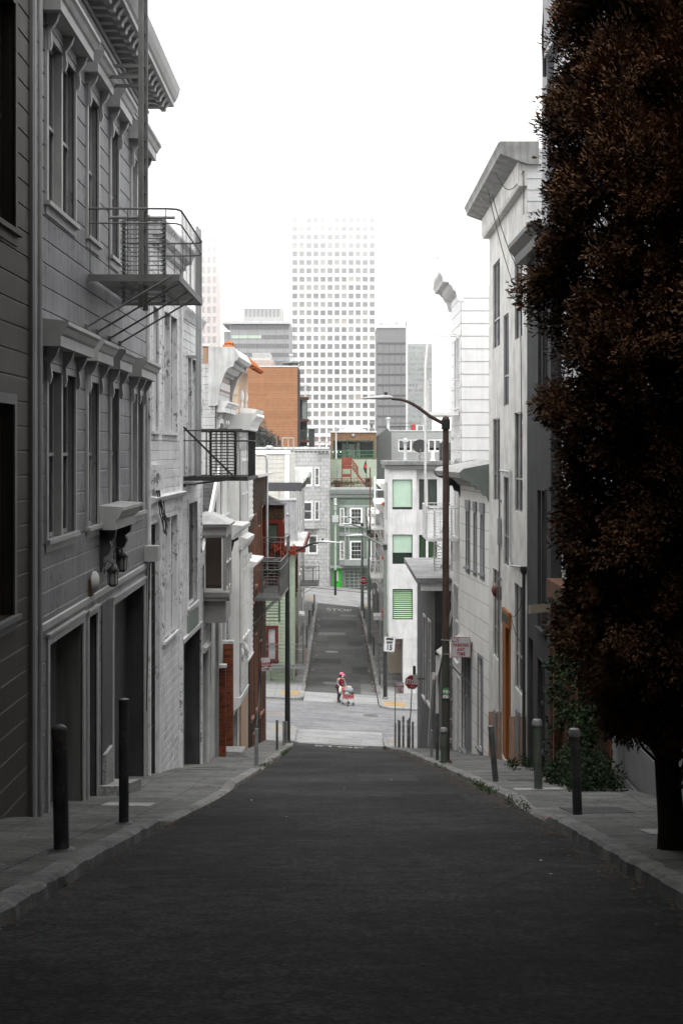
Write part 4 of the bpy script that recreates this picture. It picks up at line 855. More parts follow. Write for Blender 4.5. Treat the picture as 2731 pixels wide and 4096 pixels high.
# slack wires
def wire(label,pts,sag,r=.012,mat=None):
    t=[]; 
    for a,b in zip(pts,pts[1:]):
        a,b=Vector(a),Vector(b)
        for i in range(9): p=a.lerp(b,i/8); p.z-=sag*4*(i/8)*(1-i/8); t.append(p)
    m=MB(); m.tube(t,r,5); o=m.build('cable',mat or iron,off=pts[0]); return tag(o,label,'cable')
wire('black cable drooping from the eave across the stucco wall',[fR.P(3.2,7.5,.7),fR.P(.9,4.,.06),fR.P(.75,.3,.04)],.3)
wire('second slack cable looped under the stucco eave',[fR.P(1.2,7.6,.7),fR.P(-.1,7.4,.1),fR.P(.3,6.4,.05)],.5)
wire('thin cable arching from the eave edge to the stucco wall',[fR.P(5.,7.6,.74),fR.P(2.0,7.1,.7),fR.P(1.3,4.9,.05)],.2)
wire('cable loop hanging beside the dark downpipe',[fR.P(.2,-3.8,.05),fR.P(1.1,-4.5,.3),fR.P(.2,-5.1,.05)],.25)

# Q: pale house with curved green cornice
panelq=bricks('pale_panel',(.72,.715,.69),(.70,.695,.67),(.30,.29,.27),2.2,.62,.012,var=.07,bump=.15)
Q,fQ,nQ,LQ=house('pale_house','pale panelled house with curved green-sided cornice and striped awning',1,5.0,47.203,4.5,52.7,-.95,-12,panelq,ops=[(.8,1.35,-4.2,-2.2),(2.2,2.6,-4.2,-2.2),(3.5,4.1,-4.2,-2.2),(1.1,1.8,-10.2,-7.1),(3.2,4.9,-12,-7.0)])
for a,b in ((.8,1.35),(2.2,2.6),(3.5,4.1)): 
    window(Q,fQ,a,b,-4.2,-2.2,paint('slate_frame',(.24,.24,.25)),glass,dark,rec=.08,cas=.06,style='hung')
    MB().box(fQ,a-.1,b+.1,-2.14,-1.8,.003,.06).build('window_cap',paint('slate_frame',(.24,.24,.25)),Q)
window(Q,fQ,1.1,1.8,-10.2,-7.1,paint('slate_frame',(.24,.24,.25)),glass,dark,rec=.1,cas=.1)
window(Q,fQ,3.2,4.9,-10.9,-7.0,paint('slate_frame',(.24,.24,.25)),glass,dark,rec=.1,cas=.12,cols=2)
grn=paint('green_cornice_end',(.16,.18,.165),.6,.1)
P=[(-.6,-.35),(.85,-.62),(1.0,-.75),(.9,-.95),(.75,-1.02),(.62,-1.05),(.6,-1.2),(.45,-1.2),(.45,-1.32),(.28,-1.32),(.22,-1.5),(.06,-1.55),(.0,-1.75),(-.6,-1.75)]
m=MB(); m.prof(fQ,P,-.02,.1); m.build('cornice_end',grn,Q)
m=MB(); m.prof(fQ,P,LQ-.1,LQ+.02); m.build('cornice_end',iron,Q)
m=MB(); m.prof(fQ,[(-.6,-.36),(.84,-.63),(.98,-.75),(.88,-.94),(.5,-.97),(.25,-1.1),(.05,-1.3),(-.6,-1.3)],.1,LQ-.1); m.build('cornice',paint('weathered_cornice',(.36,.36,.35),.7,.25,streak=.4),Q)
aw=paint('awning_metal',(.50,.48,.44),.5,.05); m=MB()
for i in range(12): u=2.9+i*.19; m.hexa([fQ.P(u,-7.4,.95),fQ.P(u+.12,-7.4,.95),fQ.P(u+.12,-6.75,.03),fQ.P(u,-6.75,.03),fQ.P(u,-7.36,.95),fQ.P(u+.12,-7.36,.95),fQ.P(u+.12,-6.71,.03),fQ.P(u,-6.71,.03)])
m.hexa([fQ.P(2.9,-7.42,.95),fQ.P(5.1,-7.42,.95),fQ.P(5.1,-6.77,.03),fQ.P(2.9,-6.77,.03),fQ.P(2.9,-7.4,.95),fQ.P(5.1,-7.4,.95),fQ.P(5.1,-6.75,.03),fQ.P(2.9,-6.75,.03)])
t=thing('awning','ribbed metal awning over the door behind the parking sign','awning',tuple(fQ.P(3,-7,.1))); m.build('canopy',aw,t)
m=MB(); m.bar(fQ.P(2.95,-7.42,.9),fQ.P(2.95,-8.3,.03),.015); m.bar(fQ.P(5.0,-7.42,.9),fQ.P(5.0,-8.3,.03),.015); m.build('stay',galv,t)
# P: bright white tall house behind
Pp,fP,nP,LP=house('bright_white_house','bright white tall boarded house with scrolled bracket cornice',1,4.55,52.703,4.52,57.0,6.1,-12.5,pP,.47,.02,LAP,ops=[(.6,1.2,1.6,4.2),(1.7,2.3,1.6,4.2),(.6,1.2,-3.3,-.4),(1.7,2.3,-3.3,-.4),(.8,2.6,-8.,-5.2),(.6,1.7,-12.5,-8.6)],depth=7)
for a,b,c,d in [(.6,1.2,1.6,4.2),(1.7,2.3,1.6,4.2),(.6,1.2,-3.3,-.4),(1.7,2.3,-3.3,-.4),(.8,2.6,-8.,-5.2)]: window(Pp,fP,a,b,c,d,pP,glassmat('bright_glass',.95,.5),paint('pale_room',(.6,.6,.6)),rec=.06,cas=.1,cth=.05)
P=[(-.1,6.5),(.80,6.68),(.78,6.56),(.68,6.4),(.66,6.24),(.46,6.22),(.44,6.14),(.36,6.1),(.28,5.93),(.2,5.88),(.16,5.72),(.12,5.55),(.0,5.5),(-.1,5.5)]
for q in ((-.03,.09),(LP-.09,LP+.03)): m=MB(); m.prof(fP,P,*q); m.build('cornice_bracket',pP,Pp)
m=MB(); m.prof(fP,[(-.1,6.49),(.78,6.66),(.76,6.55),(.66,6.4),(.62,6.28),(.4,6.26),(.34,6.1),(.22,5.98),(.05,5.9),(-.1,5.9)],.09,LP-.09); m.build('cornice',paint('bright_cornice',(.50,.50,.50),.6,.12,streak=.2),Pp)
MB().box(fP,.6,1.7,-12.5,-8.6,-.3,-.25).build('door',pWd,Pp)
wh=paint('white_iron',(.74,.74,.73),.5,.12)
fire_escape('upper white fire escape on the bright white house with a ladder bent over the cornice',fP,.5,3.6,1.42,1.15,wh,1.2,group='white fire escapes on the bright house',du=.25,dn=.3,braces=[.7,3.4])
fe=fire_escape('lower white fire escape holding a ladder, behind the brown lamp post',fP,.5,3.6,-3.3,1.2,wh,1.2,group='white fire escapes on the bright house',du=.2,dn=.2,braces=[.7,3.4],ladder=(1.2,.25,.9,-4.6,-2.2,.11))
t=thing('roof_ladder','tall white ladder rising past the cornice of the bright house','ladder',tuple(fP.P(1.4,-3,1.1)))
for du_ in (0,.42):
    m=MB(); u=1.0+du_; m.tube([fP.P(u,-3.2,1.24),fP.P(u,3.2,1.24),fP.P(u,6.35,.94),fP.P(u,7.15,.86),fP.P(u,7.33,.74),fP.P(u,7.33,.35),fP.P(u,7.2,.24),fP.P(u,6.5,.22)],.034,6); m.build('rail',wh,t)
m=MB()
for k in range(33): z=-3+k*.3; w=1.24 if z<3.2 else 1.24-(z-3.2)*.095; m.bar(fP.P(1.0,z,w),fP.P(1.42,z,w),.014)
m.build('rungs',wh,t)
for z in (4.3,): m=MB(); m.bar(fP.P(1.0,z,.03),fP.P(1.0,z,1.13),.025); m.bar(fP.P(1.42,z+.1,.03),fP.P(1.42,z+.1,1.12),.02); m.build('arm',wh,t)

# N: small dark house with a flat grey roof, and its gabled neighbour
slate=paint('charcoal_boards',(.06,.06,.063),.6,.15); 
N_,fN,nN,LN=house('dark_house','small charcoal house with a flat grey overhanging roof and white window trim',1,3.88,57.003,3.72,67.0,-5.25,-15,stucco('charcoal_front',(.10,.10,.102),.2,.15,.3),ops=[(2.0,3.2,-10.6,-7.2),(4.6,5.8,-10.8,-7.3)],nmat=slate,nbh=.28,lip=.02,roof=False)
for a,b,c,d in [(2.0,3.2,-10.6,-7.2),(4.6,5.8,-10.8,-7.3)]: window(N_,fN,a,b,c,d,pWd,glass,dark,rec=.06,cas=.1,cth=.05)
rf=ground_mat('flat_roof_grey',(.19,.19,.19),var=.3,sc=.8,streak=.4,cracks=.15)
m=MB(); m.hexa([(3.12,56.6,-5.3),(11.5,56.6,-5.3),(11.5,67.4,-5.3),(3.12,67.4,-5.3),(3.12,56.6,-5.1),(11.5,56.6,-5.1),(11.5,67.4,-5.1),(3.12,67.4,-5.1)]); m.build('roof',rf,N_)
m=MB(); m.cube(3.3,11.4,56.75,56.95,-5.62,-5.31); m.build('fascia',pWt,N_)
m=MB(); m.box(nN,-.02,.3,-8.2,-5.7,.022,.12); m.build('corner_pier',iron,N_)
m=MB(); m.box(nN,.02,.28,-14,-8.2,.022,.05); m.build('corner_board',pWt,N_)
m=MB(); m.face(fN,[(0,-9.2),(0,-8.9),(2.2,-12.1),(2.2,-12.4)],.0,.12); m.build('sloping_band',pWt,N_)
t=thing('roof_vent','tall round flue standing on the flat grey roof','roof vent',(4.65,61.5,-5.1)); MB().tube([(4.65,61.5,-5.1),(4.65,61.5,-3.5)],.16,12).build('flue',galv,t); MB().lathe((4.65,61.5,-3.5),[(.22,-.25),(.22,.0),(.17,.12),(.17,.2)],12).build('cap',galv,t); MB().lathe((4.65,61.5,-5.1),[(.28,0),(.2,.12)],12).build('collar',iron,t)
GB=thing('gabled_house','low grey house with a steep gable tucked behind the brown lamp post','house',(4.1,54,-9.5))
# (kept low, seen between the posts and the dark house)
m=MB(); gf=CAMW(4.02,56.3); m.face(gf,[(0,-13.4),(1.2,-13.4),(1.2,-5.9),(.62,-6.1),(0,-8.9)],-.6,0); m.build('wall',stucco('grey_gable',(.16,.16,.16),.15,.1,.3),GB)
m=MB(); m.add([gf.P(-.12,-9.1,.05),gf.P(.62,-6.0,.05),gf.P(.62,-6.0,-.65),gf.P(-.12,-9.1,-.65),gf.P(-.14,-8.95,.05),gf.P(.62,-5.8,.05),gf.P(.62,-5.8,-.65),gf.P(-.14,-8.95,-.65)],[(0,1,2,3),(4,7,6,5),(0,4,5,1),(1,5,6,2),(2,6,7,3),(3,7,4,0)]); m.build('roof_edge',pWd,GB)
window(GB,gf,.25,.85,-11.4,-9.9,pWd,glass,dark,cas=.05,rec=.05)

# S: dark stucco house
Sx,fS,nS,LS=house('charcoal_house','dark charcoal stucco house between the grey stucco house and the tree',1,5.03,33.7,5.0,37.697,5.3,-9.5,dgrey,ops=[(.7,1.9,-4.4,-1.0),(.6,1.8,.9,4.2),(1.0,1.9,-9,-5.2),(2.9,3.7,-9.5,-4.9)],depth=8)
window(Sx,fS,.7,1.9,-4.4,-1.0,dgrey,glass,dark,rec=.12,cas=.05,style='plain',cols=2); window(Sx,fS,.6,1.8,.9,4.2,dgrey,glass,dark,rec=.1,cas=.05,cols=2); window(Sx,fS,1.0,1.9,-7.4,-5.2,dgrey,glass,dark,rec=.1,cas=.05)
m=MB(); m.prof(fS,[(0,4.9),(.3,4.9),(.34,5.1),(.5,5.3),(.5,5.42),(-.2,5.45),(-.2,5.3)],-.1,LS+.0); m.build('cornice',iron,Sx)
MB().box(fS,2.9,3.7,-9.5,-4.9,-.35,-.3).build('door',iron,Sx)
# brown timber front with ivy
brown=paint('brown_timber',(.11,.05,.028),.7,.25)
U_,fU,nU,LU=house('brown_timber_house','low brown timber front hung with ivy behind the tree',1,5.2,27.4,5.15,33.2,-3.1,-8,brown,.5,.02,LAP,depth=5)
m=MB(); m.box(fU,-.1,5.9,-3.4,-3.0,-.1,.28); m.box(fU,2.2,2.45,-8,-3.4,.02,.2); m.box(fU,5.3,5.5,-8,-3.4,.02,.2); m.build('beam',brown,U_)
m=MB(); m.cube(4.98,5.25,33.25,33.6,-8.2,-4.6); m.build('brick_pier',bricks('dark_brick',(.10,.02,.012),(.07,.015,.01),(.03,.02,.02),.21,.075,.008),U_)
m=MB(); m.hexa([fU.P(5.2,-3.7,.3),fU.P(5.6,-3.75,.3),fU.P(5.6,-3.8,.75),fU.P(5.2,-3.75,.75),fU.P(5.2,-3.5,.3),fU.P(5.6,-3.55,.3),fU.P(5.6,-3.6,.75),fU.P(5.2,-3.55,.75)]); m.build('lamp_hood',paint('hood_tan',(.22,.19,.15)),U_)
# T: white house towering behind the tree, with a corrugated balcony
pT=paint('pale_white_boards',(.50,.50,.51),.55,.08,streak=.1); 
T_,fT,nT,LT=house('pale_boarded_house','tall pale boarded house rising out of the frame behind the dark tree',1,5.35,14.,5.25,33.4,14.5,-7,pT,.36,.02,LAP,ops=[(1,4,-5,-3.0),(7,9,1,4),(12,14,1,4),(6.5,12.9,-8,-2.7)],depth=8)
window(T_,fT,1,4,-5,-3,pBt,glass,dark,cols=2); window(T_,fT,7,9,1,4,pBt,glass,dark,cols=2); window(T_,fT,12,14,1,4,pBt,glass,dark,cols=2)
garage(T_,fT,6.5,12.9,-2.7,-7,paint('pale_garage',(.26,.26,.27),.5,.1),pBt,.12,cas=.14,panels=5)
tf=CAMW(4.78,33.0)
m=MB(); m.cube(4.78,5.25,32.6,33.4,5.2,14.5); m.build('corner_post',paint('grey_post',(.24,.24,.25)),T_)
m=MB(); m.cube(4.94,5.3,29.0,32.6,5.0,14.5); m.build('bay_wall',pT,T_)
m=MB(); cor=paint('corrugated_metal',(.30,.30,.31),.5,.08)
for i in range(26): y=28.8+i*.14; m.tube([(4.72,y,9.1),(4.72,y,15.5)],.06,6)
m.cube(4.70,5.2,28.7,32.5,8.95,9.1); m.build('balcony',cor,T_)
m=MB(); m.tube([(4.76,32.75,8.6),(4.72,32.7,9.6),(4.78,32.6,10.4)],.06,8); m.build('drainpipe',iron,T_)
# unseen buildings added beside and behind the camera to shade the near street
V_,fV,nV,LV=house('pale_boarded_house','tall boarded house beside the camera on the right, outside the picture',1,5.4,-16,5.35,13.9,11,-6,pT,.36,.02,LAP,ops=[(8,10,2,5),(14,16,2,5)],depth=8)
window(V_,fV,8,10,2,5,pBt,glass,dark,cols=2); window(V_,fV,14,16,2,5,pBt,glass,dark,cols=2)
bb=thing('added_shade_block','brick apartment block across the top of the street behind the camera','building',(0,-24,0))
m=MB(); skin(m,Fr(-16,-24,1,0,0,1),0,32,0,24,[(a,a+1.6,z,z+2) for a in (3,8,13,18,23,28) for z in (8,12,16,20)],reveal=.2); m.cube(-16,16,-32,-24.3,0,23.9); m.build('wall',brk,bb,recalc=False)
bf_=Fr(-16,-24,1,0,0,1)
for a in (3,8,13,18,23,28):
    for z in (8,12,16,20): window(bb,bf_,a,a+1.6,z,z+2,pBt,glass,dark)
# ---------------------------------------------------------------- beyond the cross street, left
pgreen=paint('pale_green_boards',(.21,.25,.185),.6,.12,streak=.15); maroon=paint('maroon_trim',(.07,.012,.01),.5,.1)
H,fH,nH,LH=house('pale_green_house','pale green boarded corner house with dark red eave across the cross street',-1,-2.63,86.0,-2.85,101,-5.95,-15.5,pgreen,.21,.035,LAP,
   ops=[(2,3,-9,-7),(5,6,-9,-7),(8,9,-9,-7),(3,4.4,-14,-11),(9,11,-15,-12)],nops=[(1.12,1.62,-12.7,-10.75),(1.0,1.7,-8.6,-7.0)],depth=9)
for a,b,c,d in [(2,3,-9,-7),(5,6,-9,-7),(8,9,-9,-7),(3,4.4,-14,-11),(9,11,-15,-12)]: window(H,fH,a,b,c,d,maroon,glass,dark,cas=.1,cth=.06)
window(H,nH,1.12,1.62,-12.7,-10.75,maroon,glass,curt,cas=.14,cth=.05,rec=.06,blind=curtw,bfrac=.5); window(H,nH,1.0,1.7,-8.6,-7.0,maroon,glass,dark,cas=.12,cth=.05)
m=MB(); m.cube(-12,-2.0,85.6,101,-5.95,-5.80); m.build('roof_slab',paint('tin_roof',(.38,.37,.36),.4,.3,streak=.3),H)
m=MB(); m.cube(-12,-2.02,85.55,85.66,-5.8-.36,-5.79); m.cube(-2.12,-2.0,85.66,101,-6.1,-5.79); m.build('eave_board',redp,H)
m=MB(); m.box(nH,-.02,.2,-15.3,-6.2,.017,.05); m.box(nH,.2,9,-6.75,-6.2,.017,.03); m.build('corner_board',pgreen,H)
m=MB(); m.box(nH,0.3,9,-15.4,-14.5,.017,.03); m.build('foundation',iron,H)
m=MB(); m.cube(-3.75,-2.66,91,94,-5.8,-3.25); m.cube(-3.8,-2.6,90.95,94.05,-3.25,-3.18); m.build('roof_box',paint('grey_sheet_metal',(.30,.30,.31),.5,.18,streak=.35),H)
m=MB(); m.tube([(-3.2,90.9,-5.6),(-3.2,90.9,-4.2)],.03,6); m.ball((-3.2,90.9,-4.1),.1,8); m.tube([(-2.6,90.6,-5.9),(-2.6,90.6,-2.6)],.05,6); m.build('roof_pipe',galv,H)
fire_escape('fire escape with railing and drop ladder over the pale green corner house',Fr(-4.35,85.95,1,0,0,-1),0,2.4,-12.9,1.4,irong,1.35,du=.2,dn=.25,braces=[.3,1.6],ladder=(2.39,.3,1.1,-12.9,-9.2,.16),group='fire escapes on the left house fronts')
I,fI,nI,LI=house('cream_house','cream boarded house wall rising behind the pale green house',-1,-3.5,101.1,-3.4,112,-.15,-16,paint('cream_boards',(.46,.45,.415),.6,.06,streak=.1),.32,.02,LAP,ops=[(1,3,-6,-3),(5,8,-6,-3)],depth=9)
window(I,fI,1,3,-6,-3,pWt,glass,dark,cols=2); window(I,fI,5,8,-6,-3,pWt,glass,dark,cols=2)
m=MB(); m.box(nI,-.02,.28,-9,-.3,.022,.06); m.box(nI,-.1,9,-.28,-.02,.022,.1); m.build('corner_board',pWt,I)
t=thing('sign_board','long dark blank board raised on posts over the far left roofs','board',(-3.7,97,-2.5))
m=MB(); m.cube(-4.75,-2.47,97,97.12,PZ(1965,97),PZ(1930,97)); m.build('board',paint('dark_board',(.06,.06,.065),.6,.05),t)
m=MB(); m.cube(-4.05,-3.98,97.13,97.2,-5.7,-2.3); m.cube(-2.62,-2.55,97.13,97.2,-5.7,-2.3); m.build('post',galv,t)
J1,fJ1,nJ1,_=house('white_cornice_house','white house with a ragged moulded cornice on the far left row',-1,-3.15,112.1,-3.2,124,-1.9,-16.5,pWd,.25,.02,LAP,ops=[(2,4,-6,-3.5),(6,9,-6,-3.5),(2,4,-10,-7.5),(6,9,-10,-7.5)],depth=6)
for z in (-6,-10):
    for a,b in ((2,4),(6,9)): window(J1,fJ1,a,b,z,z+2.5,pWt,glass,dark,cols=2)
m=MB(); m.prof(fJ1,[(-.4,-1.5),(.9,-1.5),(.95,-1.7),(.8,-1.9),(.7,-2.2),(.45,-2.3),(.4,-2.6),(.15,-2.7),(0,-3.0),(-.4,-3)],-.1,11.9); m.build('cornice',pWt,J1)
fire_escape('grey fire escape balcony far down the left row above the grey door',fJ1,4,8.5,-11.0,1.6,irong,1.5,du=.18,dn=.2,braces=[4.2,8.3],ladder=(6.,.3,1.1,-11,-9.8,.12),group='fire escapes on the left house fronts')
J2,fJ2,nJ2,_=house('grey_end_house','grey green cornice house at the end of the left row',-1,-3.25,124.1,-3.45,146,-2.75,-17,paint('mid_grey_boards',(.25,.25,.245),.6,.1),.25,.02,LAP,ops=[(3,5,-8,-5.5),(9,12,-8,-5.5),(3,5,-13,-10),(9,12,-17,-12.5)],depth=6)
for a,b,c,d in [(3,5,-8,-5.5),(9,12,-8,-5.5),(3,5,-13,-10),(9,12,-17,-12.5)]: window(J2,fJ2,a,b,c,d,pWt,glass,dark,cols=2)
m=MB(); m.prof(fJ2,[(-.4,-2.4),(.75,-2.4),(.7,-2.8),(.5,-2.9),(.4,-3.2),(.1,-3.4),(-.4,-3.4)],-.1,22); m.build('cornice',paint('olive_cornice',(.10,.12,.08),.6,.1),J2)
m=MB(); m.prof(fJ1,[(0,-13.3),(.5,-13.3),(.5,-13.2),(0,-13.1)],2,4); m.build('door_hood',pWd,J1)
# ---------------------------------------------------------------- beyond the cross street, right
Mh=thing('white_stucco_house','white stucco corner building with green-blinded windows overhanging the pavement','house',(3.0,84,-15))
x0,x1,x2,xe=3.0,3.83,4.62,13
wf=CAMW(x0,84.0)
wz=[(1569,1648,1918,2038),(1569,1649,2138,2256),(1570,1650,2356,2478)]
op=[(PX(a,84)-x0,PX(b,84)-x0,PZ(d,84),PZ(c,84)) for a,b,c,d in wz]
m=MB(); skin(m,wf,0,x2-x0,-11.15,-.85,op,None,reveal=.12)
wf2=CAMW(x2,84.35); yo=84.35
wz2=[(1675,1700,1917,2039),(1710,1747,1917,2041),(1785,1798,1917,2039),(1675,1702,2140,2240),(1712,1747,2140,2240)]
op2=[(PX(a,yo)-x2,PX(b,yo)-x2,PZ(d,yo),PZ(c,yo)) for a,b,c,d in wz2]
skin(m,wf2,0,xe-x2,-15.5,-.85,op2,None,reveal=.12)
sfm=Fr(x0,84.0,0,1,-1,0); ops_m=[(3.2,5.2,-4.4,-2.0),(3.2,5.2,-7.8,-5.2),(3.2,5.2,-11,-8.9),(6.4,7.4,-4.4,-2.0)]
skin(m,sfm,0,8,-11.15,-.85,ops_m,None,reveal=.12)
m.cube(x0,x2,84.02,91.98,-11.17,-11.1); m.quad((x2,84,-15.5),(x2,84.35,-15.5),(x2,84.35,-.85),(x2,84,-.85)); m.quad((x0,92,-11.15),(xe,92,-11.15),(xe,92,-.85),(x0,92,-.85))
m.quad((xe,84.35,-15.5),(xe,92,-15.5),(xe,92,-.85),(xe,84.35,-.85))
m.build('wall',stw,Mh,recalc=False)
m=MB(); m.cube(x1,x2,84.01,84.8,-15.2,-11.16); m.cube(x1+.25,x2,84.8,92,-15.5,-11.2); m.build('pier',stw,Mh)
m=MB(); m.cube(2.72,xe,83.75,92.2,-.88,-.66); m.build('roof',rf,Mh); m=MB(); m.cube(2.78,xe,83.82,83.99,-1.12,-.881); m.cube(2.8,2.96,84.,92,-1.12,-.881); m.build('eave_board',paint('eave_dark',(.12,.12,.115)),Mh)
bframe=flat('black_window_frame',(.02,.02,.02),.4)
slat=paint('green_slat',(.55,.85,.48),.7,.05); slatp=paint('grey_slat',(.12,.15,.12),.7,.05)
def slats(root,fr,u0,u1,z0,z1,n,mat,w=-.13,fill=.55):
    m=MB(); h=(z1-z0)/n
    for i in range(n): m.hexa([fr.P(u0,z0+i*h,w-.02),fr.P(u1,z0+i*h,w-.02),fr.P(u1,z0+i*h,w+.0),fr.P(u0,z0+i*h,w+.0),fr.P(u0,z0+(i+fill)*h,w-.05),fr.P(u1,z0+(i+fill)*h,w-.05),fr.P(u1,z0+(i+fill)*h,w-.03),fr.P(u0,z0+(i+fill)*h,w-.03)])
    return m.build('blind',mat,root)
cg_=glassmat('clear_glass2',.97,.5)
for i,(a,b,c,d) in enumerate(op):
    o=window(Mh,wf,a,b,c,d,bframe,cg_,flat('green_dark',(.01,.03,.015)) if i<2 else flat('green_grey_room',(.03,.05,.03)),rec=.1,rail=.03,cas=0,style='plain',sill=False,blind=gbl if i<2 else None,bfrac=(.92,.62,0)[i])
    if i==2: slats(o,wf,a+.04,b-.03,c+.06,d-.03,14,slat,fill=.48)
for i,(a,b,c,d) in enumerate(op2):
    o=window(Mh,wf2,a,b,c,d,bframe,cg_,flat('green_dark',(.01,.03,.015)),rec=.1,rail=.03,cas=0,style='plain',sill=False); slats(o,wf2,a+.03,b-.03,c+.04,d-.03,30,slatp if i in(0,1,2) else paint('green_slat2',(.10,.20,.09),.7),fill=.45)
for a,b,c,d in ops_m: window(Mh,sfm,a,b,c,d,bframe,cg_,dark,rec=.1,rail=.03,cas=0,sill=False)
# roof things on it
def vent(label,x,y,z,h,r,cap=True,mat=None):
    t=thing('roof_vent',label,'roof vent',(x,y,z)); MB().lathe((x,y,z),[(r*1.5,0),(r*1.5,.1),(r,.14),(r,h)],12).build('flue',mat or galv,t)
    if cap: MB().lathe((x,y,z),[(r*1.7,h-.12),(r*1.7,h+.03),(r*.8,h+.14)],12).build('cap',mat or galv,t)
vent('tall capped flue left of the satellite dish',4.1,87,-.66,1.25,.1); vent('short white vent right of the satellite dish',5.78,87,-.66,.6,.1,False,mat=pWt); vent('thin leaning flue just beside the satellite dish',4.55,87,-.66,1.3,.035,False)
t=thing('satellite_dish','black satellite dish on the flat roof of the white stucco building','satellite dish',(5.0,87,-.66))
m=MB(); pr=[(.02,0),(.2,.02),(.35,.08),(.47,.17)]; m.lathe((4.98,86.7,.15),[(.01,.0),(.18,-.02),(.33,-.09),(.46,-.19)],24,(.1,.86,-.5)); m.build('dish',flat('dish_black',(.012,.012,.012),.9),t)
m=MB(); m.tube([(4.98,87.0,-.66),(4.98,86.95,-.2),(4.98,86.75,.1)],.035,8); m.tube([(4.98,86.95,-.25),(4.98,86.2,-.3),(4.98,86.1,.05)],.02,6); m.build('mast',galv,t)
m=MB(); 
for k in range(16): a0,a1=k*math.pi/8,(k+1)*math.pi/8; m.bar((5.1+.16*math.cos(a0),86.8,-.42+.16*math.sin(a0)),(5.1+.16*math.cos(a1),86.8,-.42+.16*math.sin(a1)),.008)
m.build('cable',iron,t)
t=thing('condenser','black slatted air conditioner partly behind the brown lamp post','air conditioner',(6.6,88,-.66))
m=MB(); m.cube(6.3,7.6,88,88.9,-.66,.45); 
m.build('case',iron,t)
m=MB()
for i in range(12): m.cube(6.4,7.5,87.97,87.999,-.6+i*.085,-.56+i*.085)
m.build('grille',irong,t)
# rest of the right row
rr=[(92.1,104,3.3,3.35,-2.4,paint('beige_boards',(.42,.36,.29),.6,.1),'beige house with orange cornice ends behind the white stucco building'),
    (104.1,117,3.35,3.4,-4.2,paint('soft_grey_boards',(.36,.36,.36),.6,.1),'soft grey house with white fire escapes on the far right row'),
    (117.1,130,3.4,3.4,-5.5,paint('drab_boards',(.20,.19,.18),.6,.15),'drab brown grey house with rusty balcony on the far right row'),
    (130.1,144.5,3.4,3.45,-7.,paint('dim_grey_boards',(.14,.14,.14),.6,.15),'low dim grey house at the far end of the right row')]
for i,(y0,y1,xa,xb,zt,mt,lb) in enumerate(rr):
    ops=[(a,a+1.2,z,z+1.9) for a in (1.5,5,8.5) for z in (zt-3.2,zt-6.2) ]+[(2,4.2,-17,-12.7),(7,8.2,-17,-12.6)]
    h,f,n_,l=house(('beige_house','grey_house','drab_house','dim_house')[i],lb,1,xa,y0,xb,y1,zt,-17,mt,.25,.02,LAP,ops=ops,depth=8)
    for a,b,c,d in ops:
        if d<-12: MB().box(f,a,b,c,d,-.35,-.3).build('door',(gdoor,iron)[i%2],h)
        else: window(h,f,a,b,c,d,pWt,glass,dark,cas=.12,cth=.08,sill=True)
    m=MB(); m.prof(f,[(-.3,zt+.25),(.55,zt+.25),(.6,zt),(.4,zt-.2),(.1,zt-.5),(-.3,zt-.5)],-.05,l+.05); m.build('cornice',pWd if i!=0 else pWt,h)
    if i==0:
        for z in (-3.4,-6.9,-10.4): m=MB(); m.prof(f,[(0,z),(.45,z+.0),(.5,z-.15),(.25,z-.3),(.2,z-.9),(0,z-1.0)],.2,.5); m.build('orange_scroll',paint('orange_scroll',(.45,.10,.04)),h)
    if i==1:
        fire_escape('upper white fire escape on the far right row',f,.6,4.5,-5.75,.9,wh,1.25,du=.2,dn=.2,group='fire escapes on the far right row',roofl=(3,3.5,.6,-5.7,-2,(-3,)))
        fire_escape('lower white fire escape on the far right row',f,.6,4.5,-9.35,.95,wh,1.2,du=.2,dn=.2,group='fire escapes on the far right row',roofl=(3,3.5,.6,-9.3,-5.8,(-7,)))
        m=MB(); m.box(f,2,4.2,-12.7,-12.4,.02,.7); m.build('porch_roof',pWd,h)
    if i==2:
        fire_escape('rusty brown fire escape balcony on the far right row',f,2,6,-7.2,.95,paint('rust_iron',(.10,.05,.035)),1.6,du=.2,dn=.2,group='fire escapes on the far right row',roofl=(3,3.5,.7,-7.2,-1.5,(-5,)))
        fire_escape('grey fire escape balcony low on the far right row',f,3,7,-11.6,1.0,irong,1.5,du=.2,dn=.2,group='fire escapes on the far right row')
